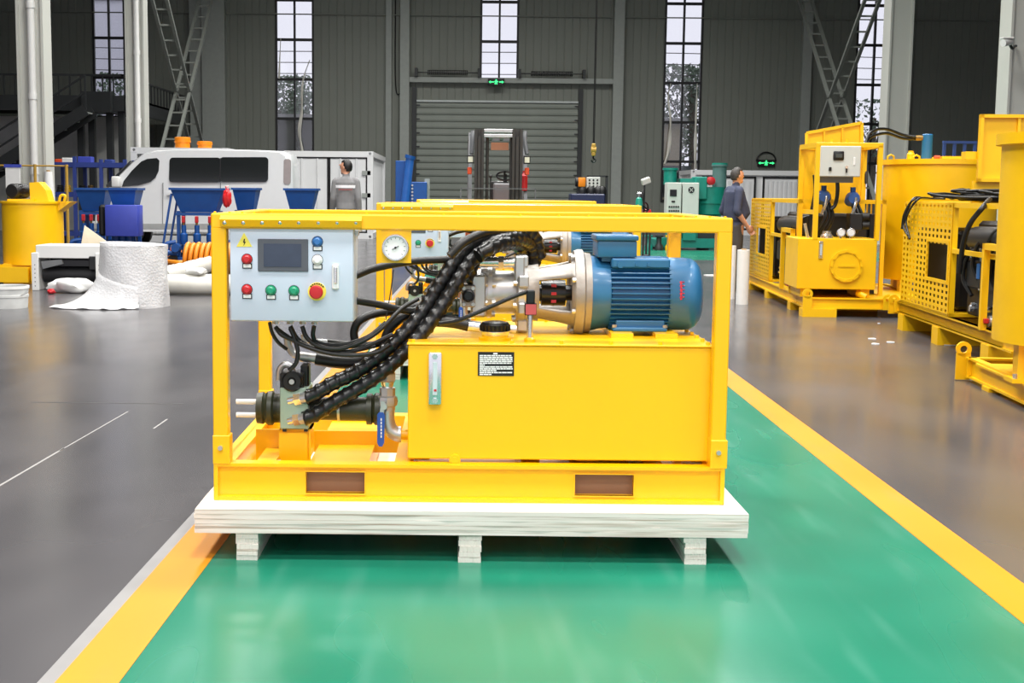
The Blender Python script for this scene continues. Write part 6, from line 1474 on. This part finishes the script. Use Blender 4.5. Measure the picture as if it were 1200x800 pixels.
# tilted lid with ribs
yl = .85
P4 = [LA(945, 171, 'y', yl), LA(945, 156, 'y', yl), LA(1009.5, 144, 'y', yl), LA(1009.5, 171, 'y', yl)]
ld = MB().prism([tuple(p) for p in P4], (0, .02, 0)).build('open_lid', YO, tA, False)
m = MB()
def edge(a, b, wd=.035): m.bar(a-Vector((0, .015, 0)), b-Vector((0, .015, 0)), wd, .03, up=(0, 1, 0))
edge(P4[0], P4[1]); edge(P4[1], P4[2]); edge(P4[2], P4[3])
for k in (.32, .65): edge(P4[0].lerp(P4[3], k), P4[1].lerp(P4[2], k), .02)
m.build('lid_ribs', YO, ld, False)
for k in (.2, .8):
    q = P4[0].lerp(P4[3], k); MB().bar(q, q+Vector((0, -.1, -.1)), .03, .03).build('lid_hinge', YO, ld, False)
# big mixing tank on the same skid
ymt = 1.75
l_ = LA(1034, 260, 'y', ymt); rt = .66; cxm = l_.x+rt*1.0; zt0, zt1 = LA(1060, 329, 'y', ymt-.5).z, LA(1060, 192, 'y', ymt-.5).z
mt = MB().lathe([(0, 0), (0, rt*.98), (.02, rt), (zt1-zt0, rt), (zt1-zt0, rt*1.04), (zt1-zt0+.06, rt*1.04), (zt1-zt0+.06, 0)], (cxm, ymt, zt0), (0, 0, 1), 56).build('mixing_tank', YO, tA)
for a in (-2.5, -.9, .7, 2.2): xx, yy = cxm+rt*.85*math.cos(a), ymt+rt*.85*math.sin(a); MB().box(xx-.07, xx+.07, yy-.07, yy+.07, zb1-.012, zt0+.01).build('tank_leg', YO, mt, False)
zr_ = zt1+.06
q = LA(1086.5, 170, 'y', ymt-.2); hm = MB().lathe([(-.005, .062), (.0, .062), (LA(1086, 158, 'y', ymt-.2).z-zr_, .062), (LA(1086, 158, 'y', ymt-.2).z-zr_+.01, .05), (LA(1086, 158, 'y', ymt-.2).z-zr_+.01, 0)], (q.x, ymt-.2, zr_), (0, 0, 1), 22).build('hydraulic_drive', mat('drive_blue', (44, 110, 160), .35), mt)
hz_ = LA(1079, 161.5, 'y', ymt-.2)
MB().cyl((hz_.x+.02, ymt-.2, hz_.z), (hz_.x-.06, ymt-.2, hz_.z), .03, seg=12).build('port_fitting', mat('brass', (150, 120, 70)), hm)
for k_, dy in enumerate((0, 4)):
    MB().tube(spline([(hz_.x-.05, ymt-.2+.03*k_, hz_.z+.01-.02*k_), tuple(LA(1058, 158+dy, 'y', ymt-.2)), tuple(LA(1040, 151.5+dy*1.2, 'y', ymt-.3)), tuple(LA(1026, 152+dy*1.6, 'y', ymt-.5)), tuple(LA(1017, 160+dy, 'y', ymt-.7)), tuple(LA(1014+k_*2, 178, 'y', ymt-.8)), tuple(LA(1015, 215, 'y', ymt-.9))], 7), .017, 8).build('drive_hose', BLK, hm)
q = LA(1067.5, 180, 'y', ymt-.3); MB().lathe([(-.005, .045), (.06, .045), (.08, .03), (.1, .03), (.1, 0)], (q.x, ymt-.3, zr_), (0, 0, 1), 18).build('breather', YO, mt)
for px in (1022, 1052): 
    q = LA(px+22, 183, 'y', ymt-.35); MB().tube([(q.x-.035, ymt-.35, zr_-.01), (q.x-.035, ymt-.35, zr_+.03), (q.x, ymt-.35, zr_+.05), (q.x+.035, ymt-.35, zr_+.03), (q.x+.035, ymt-.35, zr_-.01)], .012, 8).build('eye_bolt', YO, mt)
MB().box(LA(1100, 186, 'y', ymt-.3).x, LA(1137, 186, 'y', ymt-.3).x, ymt-.45, ymt+.1, zr_, zr_+.035).build('hatch_cover', YO, mt, False)
q = LA(1098, 185, 'y', ymt-.4); MB().cyl((q.x-.03, ymt-.4, zr_+.02), (q.x+.03, ymt-.4, zr_+.02), .025, seg=10).build('hatch_hinge', REDOR, mt)
# ---------------- plant B
B0 = atZ(1046, 383); FB = Fr(B0, 4.5); LB = lambda px, py, ax, v: FB.p(px, py, ax, v)
tB = thing('grouting_plant', 'yellow grouting plant with perforated cabinet, upright lid and tangled cables on top', 'grouting plant', (B0.x, B0.y, 0), FB.rz, True)
zb0, zb1 = LB(1120, 384.5, 'x', 0).z, LB(1120, 371.5, 'x', 0).z
zb0, zb1 = LB(1105, 386, 'x', 0).z, LB(1105, 370, 'x', 0).z
yf = LB(1058, 300, 'x', .02).y; yc = LB(1115, 300, 'x', .02).y; ztop = LB(1090, 236.5, 'x', .02).z; yn = LB(1176, 320, 'x', .02).y
hole = (LB(1111.5, 305, 'x', .02).y, LB(1087, 305, 'x', .02).y, LB(1100, 327, 'x', .02).z, LB(1100, 284, 'x', .02).z)
side_unit(tB, yn, yc, yf, zb0, zb1, ztop, 1.0, hole, LB(1178, 330, 'x', -.02).y, LB(1150.5, 330, 'x', -.02).y, LB(1155, 285, 'x', -.02).z, 77, .12)
m = MB(); ibeam(m, (.04, yn-.3, 0), (.04, yf+.15, 0), zb0, zb1, .055); ibeam(m, (.96, yn-.3, 0), (.96, yf+.1, 0), zb0, zb1, .055)
m.build('long_skid', YO, tB, False)
lug(tB, .0, yf+.2, zb0-.02, LB(1041, 345, 'y', yf+.2).z, 'x')
MB().box(0, .9, yf+.12, yf+.18, zb0, zb1).build('end_beam', YO, tB, False)
q = LB(1143, 180, 'y', yc+.35); lb0 = LB(1144, 213, 'y', yc+.35); lt = LB(1144, 134, 'y', yc+.35)
xr = lb0.x+1.1
lid = MB().box(lb0.x, xr, yc+.35, yc+.365, lb0.z, lt.z).build('upright_lid', YO, tB, False)
m = MB(); dz = .03
for (a, b, c, d) in ((lb0.x, xr, lt.z-.03, lt.z), (lb0.x, xr, lb0.z, lb0.z+.03), (lb0.x, lb0.x+.03, lb0.z, lt.z), (xr-.03, xr, lb0.z, lt.z)): m.box(a, b, yc+.31, yc+.352, c, d)
xm = LB(1192, 170, 'y', yc+.35).x; m.box(xm-.012, xm+.012, yc+.32, yc+.352, lb0.z, lt.z); m.build('lid_ribs', YO, lid, False)
MB().box(LB(1140, 225, 'y', yc+.35).x, xr, yc+.36, yc+.4, ztop-.01, lb0.z+.01).build('lid_upstand', YO, lid, False)
q = LB(1140, 178, 'y', yc+.5); MB().box(q.x-.1, q.x+.12, yc+.37, yc+.5, LB(1140, 187, 'y', yc+.5).z, LB(1140, 178, 'y', yc+.5).z).build('lid_catch', YO, lid, False)
for px, py in ((1174, 224),): q = LB(px, py, 'y', yc+.35); MB().cyl((q.x, yc+.36, q.z), (q.x, yc+.32, q.z), .03, seg=10).build('catch_knob', BLKP, lid)
# cables heaped on its roof: one tangled bundle
t = thing('cable_bundle', 'tangled bundle of black cables heaped on the perforated cabinet roof', 'cable', tuple(FB.loc+Matrix.Rotation(FB.rz, 3, 'Z') @ Vector((.4, yc+.2, ztop))), FB.rz, True)
O = Vector((.4, yc+.2, ztop)); random.seed(19)
def LBo(px, py, ax, v): return LB(px, py, ax, v)-O
for k in range(9):
    pts = []; n = 22; ph = random.uniform(0, 6.28); rx_, ry_ = random.uniform(.2, .5), random.uniform(.1, .26); cx_ = random.uniform(-.05, .3); cy_ = random.uniform(-.15, .15)
    for i in range(n):
        a = ph+i*.62; pts.append((cx_+rx_*math.cos(a)*random.uniform(.85, 1.1), cy_+ry_*math.sin(a)*random.uniform(.85, 1.1), .018+.008*k+random.uniform(0, .035)))
    MB().tube(spline(pts, 4), .0125, 6).build('cable', BLK, t, True, 80)
zc = .02
for k, (e0, e1, e2, e3) in enumerate((((1090, 222), (1070, 232), (1060, 250), (1057, 268)), ((1092, 226), (1074, 235), (1062, 256), (1066, 280)), ((1085, 228), (1068, 240), (1059, 262), (1064, 276)))):
    a = LBo(e0[0], e0[1], 'x', .25); a.z = .03
    P_ = [a+Vector((.1, -.1, 0)), a, Vector((-.41, LBo(e1[0], e1[1], 'x', -.02).y, .02)), LBo(e2[0], e2[1], 'x', -.04), LBo(e3[0], e3[1], 'x', -.04)]
    MB().tube(spline(P_, 6), .0115, 6).build('loose_end', BLK, t, True, 80)
P_ = [LBo(1160, 232, 'x', .1), LBo(1150, 245, 'x', -.03), LBo(1137, 262, 'x', -.05), LBo(1129, 285, 'x', -.05), LBo(1124, 320, 'x', -.05)]; P_[0].z = .03
MB().tube(spline(P_, 7), .022, 8).build('thick_cable', BLK, t, True, 80)
# ---------------- plant C: skid and round tank only reach into view
C0 = atZ(1130, 446); FC = Fr(C0, 5.2); LC = lambda px, py, ax, v: FC.p(px, py, ax, v)
tC = thing('mixing_tank_unit', 'yellow round mixing tank on a yellow skid, standing before the perforated cabinet', 'mixing tank', (C0.x, C0.y, 0), FC.rz, True)
zb0, zb1 = LC(1160, 456, 'x', 0).z, LC(1160, 430, 'x', 0).z
m = MB(); ibeam(m, (.04, -3, 0), (.04, 0, 0), zb0, zb1, .055); ibeam(m, (0, -.04, 0), (2, -.04, 0), zb0, zb1, .055); ibeam(m, (1.9, -3, 0), (1.9, 0, 0), zb0, zb1, .055); ibeam(m, (0, -2.96, 0), (2, -2.96, 0), zb0, zb1, .055)
for yy in (-.9, -2): m.box(.05, 1.9, yy-.06, yy+.06, zb0+.02, zb1-.004)
m.build('skid', YO, tC, False)
for yy in (-.5, -1.7, -2.7): MB().box(0, 2, yy-.08, yy+.08, 0, zb0+.001).build('skid_foot', YO, tC, False)
lug(tC, -.01, .02, zb0-.02, LC(1126, 400, 'y', .02).z, 'x')
rt = .72; l_ = LC(1172, 300, 'y', -1.0); cxm = l_.x+rt*1.005; zt0, zt1 = LC(1185, 408, 'y', -1.45).z, LC(1190, 166, 'y', -1.45).z
mt = MB().lathe([(0, 0), (0, rt), (zt1-zt0, rt), (zt1-zt0, rt*1.05), (zt1-zt0+.07, rt*1.05), (zt1-zt0+.07, 0)], (cxm, -1.0, zt0), (0, 0, 1), 56).build('tank_shell', YO, tC)
for a in (math.radians(195), math.radians(285), math.radians(15), math.radians(105)):
    xx, yy = cxm+rt*.85*math.cos(a), -1.0+rt*.85*math.sin(a); lgm = MB().box(xx-.05, xx+.05, yy-.05, yy+.05, zb1-.016, zt0+.01).box(xx-.09, xx+.09, yy-.09, yy+.09, zb1-.018, zb1+.01).build('tank_leg', YO, mt, False)
    MB().cyl((xx-.07, yy-.07, zb1), (xx-.07, yy-.07, zb1+.04), .015, seg=6).build('anchor_bolt', STEEL, mt)
m = MB(); m.box(.0, 1.95, -1.75, -.25, zb1-.03, zb1-.016); m.build('deck_plate', YO, tC, False)
# ================================================================== PEOPLE
def person(name, label, loc, rz, H, J, mats, hair, polo):
    """J: joint positions in a frame facing +y, x to the person's right"""
    t = thing(name, label, 'person', loc, rz, True)
    m = MB(); segs = []
    def limb(pts, rad, reg, n=5, flat=None):
        P = spline(pts, n); R = []
        for i in range(len(rad)-1):
            for k in range(n): R.append(rad[i]+(rad[i+1]-rad[i])*k/n)
        R.append(rad[-1]); pos = [0]
        it = iter(range(10**6)); L = [0]
        ring_r = {}
        pv = [Vector(p) for p in P]; acc = 0; dist = [0]
        for a, b in zip(pv, pv[1:]): acc += (b-a).length; dist.append(acc)
        def mod(Lc, a):
            j = min(range(len(dist)), key=lambda q: abs(dist[q]-Lc)); return R[j]
        m.tube(P, 1.0, 14, mod)
        m.sph(pv[0], R[0]*.98, 12); m.sph(pv[-1], R[-1]*.98, 12)
        for a, b, r in zip(pv, pv[1:], R): segs.append((reg, a, b, r))
    def torso(secs, reg):
        rings = []
        for (c, rx_, ry_) in secs: rings.append([m.bm.verts.new((c[0]+rx_*math.copysign(abs(math.cos(a))**.85, math.cos(a)), c[1]+ry_*math.copysign(abs(math.sin(a))**.85, math.sin(a)), c[2])) for a in [2*math.pi*i/20 for i in range(20)]])
        for a, b in zip(rings, rings[1:]):
            for i in range(20): m.bm.faces.new((a[i], a[(i+1) % 20], b[(i+1) % 20], b[i]))
        m.bm.faces.new(rings[0][::-1]); m.bm.faces.new(rings[-1])
        for (c, rx_, ry_), (c2, rx2, ry2) in zip(secs, secs[1:]):
            for o_ in (-.55, 0, .55): segs.append((reg, Vector((c[0]+o_*rx_, c[1], c[2])), Vector((c2[0]+o_*rx2, c2[1], c2[2])), min(rx_, ry_)*.95))
    k = H/1.75
    S = lambda *p: Vector(p)*k
    belly = J.get('belly', 0)
    hm_ = J.get('hem', .93); sw = J.get('sw', 1.0); dp = J.get('dp', 1.0)
    torso([(S(0, 0, .88), .16*k*sw, .11*k*dp), (S(0, .0, hm_+.02), .16*k*sw, .112*k*dp)], 'trousers')
    torso([(S(0, .0, hm_), .174*k*sw, .126*k*dp), (S(0, .01+belly*.5, hm_+.1), .17*k*sw, (.12+belly)*k*dp), (S(0, .01+belly*.3, 1.2), .172*k*sw, (.122+belly*.6)*k*dp), (S(0, .0, 1.31), .186*k*sw, .122*k*dp), (S(0, -.01, 1.40), .19*k*sw, .105*k*dp), (S(0, -.012, 1.455), .13*k*sw, .08*k), (S(0, -.005, 1.485), .068*k, .062*k)], 'top')
    limb([S(0, -.005, 1.45), S(0, .005, 1.50), S(0, .015, 1.56)], [.06*k, .055*k, .055*k], 'skin')
    # head
    hr = Matrix.Rotation(J.get('head', 0), 3, 'Z'); hc = S(0, .02, 1.635)
    def hp(x, y, z): return hc + hr @ (Vector((x, y, z))*k)
    mm = Matrix.Translation(hc) @ hr.to_4x4() @ Matrix.Diagonal((.074*k, .094*k, .108*k, 1)); bmesh.ops.create_uvsphere(m.bm, u_segments=24, v_segments=16, radius=1, matrix=mm)
    m.sph(hp(0, .035, -.07), .056*k, 14, (.95, 1, .85)); m.sph(hp(0, .07, -.09), .024*k, 10)
    m.sph(hp(0, .098, -.018), .014*k, 8, (.9, 1.2, 1.1)); m.sph(hp(0, .09, .01), .011*k, 8, (.8, 1, 2)); m.sph(hp(0, .082, .03), .03*k, 10, (1.6, .5, .5))
    m.sph(hp(0, .084, -.056), .017*k, 8, (1.3, .6, .5))
    for s in (-1, 1): m.sph(hp(s*.076, -.005, -.012), .028*k, 10, (.35, .6, 1))
    for a, b, r in ((hp(0, -.02, .02), hp(0, .03, .02), .09*k), (hp(0, .03, -.08), hp(0, .07, -.08), .05*k)): segs.append(('skin', a, b, r))
    # arms with hands
    for s, key in ((-1, 'L'), (1, 'R')):
        sh, el, wr = [Vector(p)*k for p in J['arm'+key]]
        d = (wr-el).normalized(); mid = sh.lerp(el, .55)
        limb([sh+Vector((-s*.03, 0, .02))*k, sh, mid, el], [.062*k, .066*k, .056*k, .05*k], 'top')
        if polo: limb([el, el.lerp(wr, .25), wr], [.044*k, .042*k, .028*k], 'skin'); limb([sh.lerp(el, .8), el, el.lerp(wr, .14)], [.054*k, .053*k, .052*k], 'top')
        else: limb([el, el.lerp(wr, .4), el.lerp(wr, .93)], [.05*k, .048*k, .041*k], 'top'); limb([el.lerp(wr, .85), wr], [.028*k, .026*k], 'skin')
        # palm, four unequal fingers, thumb from the side of the palm
        fwd = Vector(J['palm'+key]).normalized(); fwd = (fwd-d*fwd.dot(d)).normalized(); sd = d.cross(fwd).normalized()
        pm = wr+d*.05*k
        limb([wr, wr+d*.03*k, wr+d*.075*k], [.026*k, .033*k, .034*k], 'skin')
        for q in (-.5, .5): limb([wr+d*.02*k+fwd*q*.03*k, wr+d*.082*k+fwd*q*.05*k], [.02*k, .017*k], 'skin')
        for i, (o_, ln) in enumerate(((.036, .07), (.012, .08), (-.012, .075), (-.036, .058))):
            b0 = wr+d*.078*k+fwd*o_*k; curl = sd*(J.get('curl', .4))
            b1 = b0+(d+curl*.25).normalized()*ln*.45*k; b2 = b1+(d+curl*1.2).normalized()*ln*.32*k; b3 = b2+(d+curl*2.2).normalized()*ln*.26*k
            limb([b0-d*.02*k, b0, b1, b2, b3], [.0105*k, .0105*k, .0098*k, .0092*k, .008*k], 'skin', 4)
        t0 = wr+d*.025*k+fwd*.03*k; limb([t0, t0+(d*.6+fwd*.7).normalized()*.035*k, t0+(d*.6+fwd*.7).normalized()*.035*k+(d+fwd*.2).normalized()*.032*k], [.014*k, .0125*k, .01*k], 'skin', 4)
    for s, key in ((-1, 'L'), (1, 'R')):
        hip, kn, an = [Vector(p)*k for p in J['leg'+key]]
        limb([hip, hip.lerp(kn, .5), kn, kn.lerp(an, .4), an+Vector((0, 0, .03))*k], [.098*k, .088*k, .066*k, .064*k, .056*k], 'trousers')
        limb([an+Vector((0, -.02, -.035))*k, an+Vector((0, .03, -.04))*k, an+Vector((0, .1, -.055))*k, an+Vector((0, .17, -.065))*k], [.042*k, .046*k, .04*k, .032*k], 'shoe')
    bmesh.ops.recalc_face_normals(m.bm, faces=m.bm.faces)
    me = bpy.data.meshes.new('tmp'); m.bm.to_mesh(me); m.bm.free()
    ob = bpy.data.objects.new('tmp', me); COL.objects.link(ob)
    rm = ob.modifiers.new('r', 'REMESH'); rm.mode = 'VOXEL'; rm.voxel_size = .0075; sm = ob.modifiers.new('s', 'SMOOTH'); sm.factor = .5; sm.iterations = 3
    dg = bpy.context.evaluated_depsgraph_get(); nm = bpy.data.meshes.new_from_object(ob.evaluated_get(dg)); bpy.data.objects.remove(ob)
    nm.name = 'body'; o = bpy.data.objects.new('body', nm); COL.objects.link(o); o.parent = t
    nm.materials.clear(); order = ['skin', 'top', 'trousers', 'shoe']
    for q in order: nm.materials.append(mats[q])
    from mathutils import kdtree
    kd = kdtree.KDTree(len(segs)*3); info = []
    for i, (reg, a, b, r) in enumerate(segs):
        for j in range(3): kd.insert(a.lerp(b, (j+.5)/3), i*3+j); info.append((reg, a, b, r))
    kd.balance()
    for p in nm.polygons:
        c = p.center; best = None
        for co, idx, d in kd.find_n(c, 14):
            reg, a, b, r = info[idx]; ab = b-a; tt = max(0, min(1, (c-a).dot(ab)/max(1e-9, ab.dot(ab)))); dd = (c-a-ab*tt).length-r
            if best is None or dd < best[0]: best = (dd, reg)
        p.material_index = order.index(best[1]); p.use_smooth = True
    # hair shell, eyes
    hb = MB(); bmesh.ops.create_uvsphere(hb.bm, u_segments=28, v_segments=20, radius=1)
    for v in list(hb.bm.verts):
        x, y, z = v.co; 
        if (y > .1 and z < .52-.25*max(0, -y)) or (z < -.35 and y > -.35) or z < -.66 or (y > -.15 and z < -.05): hb.bm.verts.remove(v)
    for v in hb.bm.verts:
        x, y, z = v.co; j_ = 1+.015*math.sin(13*x+9*y)*math.sin(11*z+5*y)
        v.co = hc + hr @ (Vector((x*.081*j_, y*.101*j_-.002, z*.116*j_+.002))*k)
    hh = hb.build('hair', hair, t, True, 80); so = hh.modifiers.new('thickness', 'SOLIDIFY'); so.thickness = .012; so.offset = -1
    for s in (-1, 1): MB().sph(hp(s*.03, .083, .004), .0095*k, 8).build('eye', BLKP, t)
    return t, k, o
SK = mat('skin', (206, 150, 122), .55, var=.06, scale=20)
HAIRB = mat('black_hair', (20, 18, 18), .5, var=.2, scale=60); HAIRG = mat('greying_hair', (62, 58, 56), .6, var=.4, scale=60)
SHOE = mat('black_shoe', (26, 25, 25), .5)
# worker seen from behind
Yw = 21.0; q = atY(405.5, 200, Yw); H1 = atY(405, 187, Yw).z
J1 = dict(hem=1.0, sw=.86, head=math.radians(62), armL=((-.15, -.01, 1.40), (-.19, -.03, 1.16), (-.215, .06, .96)), armR=((.15, -.01, 1.40), (.19, -.06, 1.16), (.20, -.02, .94)), palmL=(0, 1, 0), palmR=(0, 1, 0),
          legL=((-.085, 0, .92), (-.09, .12, .50), (-.09, .02, .09)), legR=((.085, 0, .92), (.09, .02, .50), (.09, -.12, .10)))
JK = mat('grey_work_jacket', (128, 128, 130), .75, var=.06, scale=14, bump=.2, bscale=12)
t, k, bo = person('person', 'person in a grey work jacket with a white reflective back band, walking away', (q.x, Yw, 0), 0, H1/1.743*1.75, J1, dict(skin=SK, top=JK, trousers=mat('dark_navy_trousers', (30, 32, 40), .8, var=.1), shoe=SHOE), HAIRB, False)
# reflective band follows the jacket
bm = bmesh.new(); bm.from_mesh(bo.data); z0, z1 = 1.315*k, 1.36*k
dl = [f for f in bm.faces if not (z0 < f.calc_center_median().z < z1 and abs(f.calc_center_median().x) < .15*k and f.material_index == 1)]
bmesh.ops.delete(bm, geom=dl, context='FACES')
for v in bm.verts: v.co += v.normal*.006
me = bpy.data.meshes.new('reflective_band'); bm.to_mesh(me); bm.free(); me.materials.clear(); me.materials.append(mat('reflective_white', (236, 236, 240), .3, emit=0))
for p in me.polygons: p.material_index = 0
o = bpy.data.objects.new('reflective_band', me); COL.objects.link(o); o.parent = t
m = MB()
for i in range(12):
    x = (-.1+i*.0175)*k; m.box(x, x+.011*k, -.128*k, -.122*k, 1.288*k, 1.302*k)
m.build('back_lettering', mat('red_print', (176, 60, 60), .6), t, False)
# man standing side-on
Ym = 18.5; q = atY(861, 250, Ym); H2 = atY(861, 196.5, Ym).z
J2 = dict(hem=1.0, dp=1.14, head=math.radians(8), belly=.045, armL=((-.185, -.02, 1.405), (-.225, -.09, 1.13), (-.21, .10, .93)), armR=((.185, -.02, 1.405), (.235, -.07, 1.13), (.22, .10, .92)), palmL=(0, 1, 0), palmR=(0, 1, 0), curl=.6,
          legL=((-.085, 0, .92), (-.10, .03, .50), (-.11, .03, .09)), legR=((.085, 0, .92), (.09, .02, .50), (.10, -.01, .09)))
person('person', 'person in a navy polo shirt and grey trousers standing side-on by the white container', (q.x, Ym, 0), math.radians(-78), H2/1.743*1.75, J2, dict(skin=SK, top=mat('navy_polo', (62, 68, 92), .8, var=.08, scale=14, bump=.2, bscale=14), trousers=mat('grey_trousers', (78, 74, 72), .85, var=.08), shoe=SHOE), HAIRG, True)
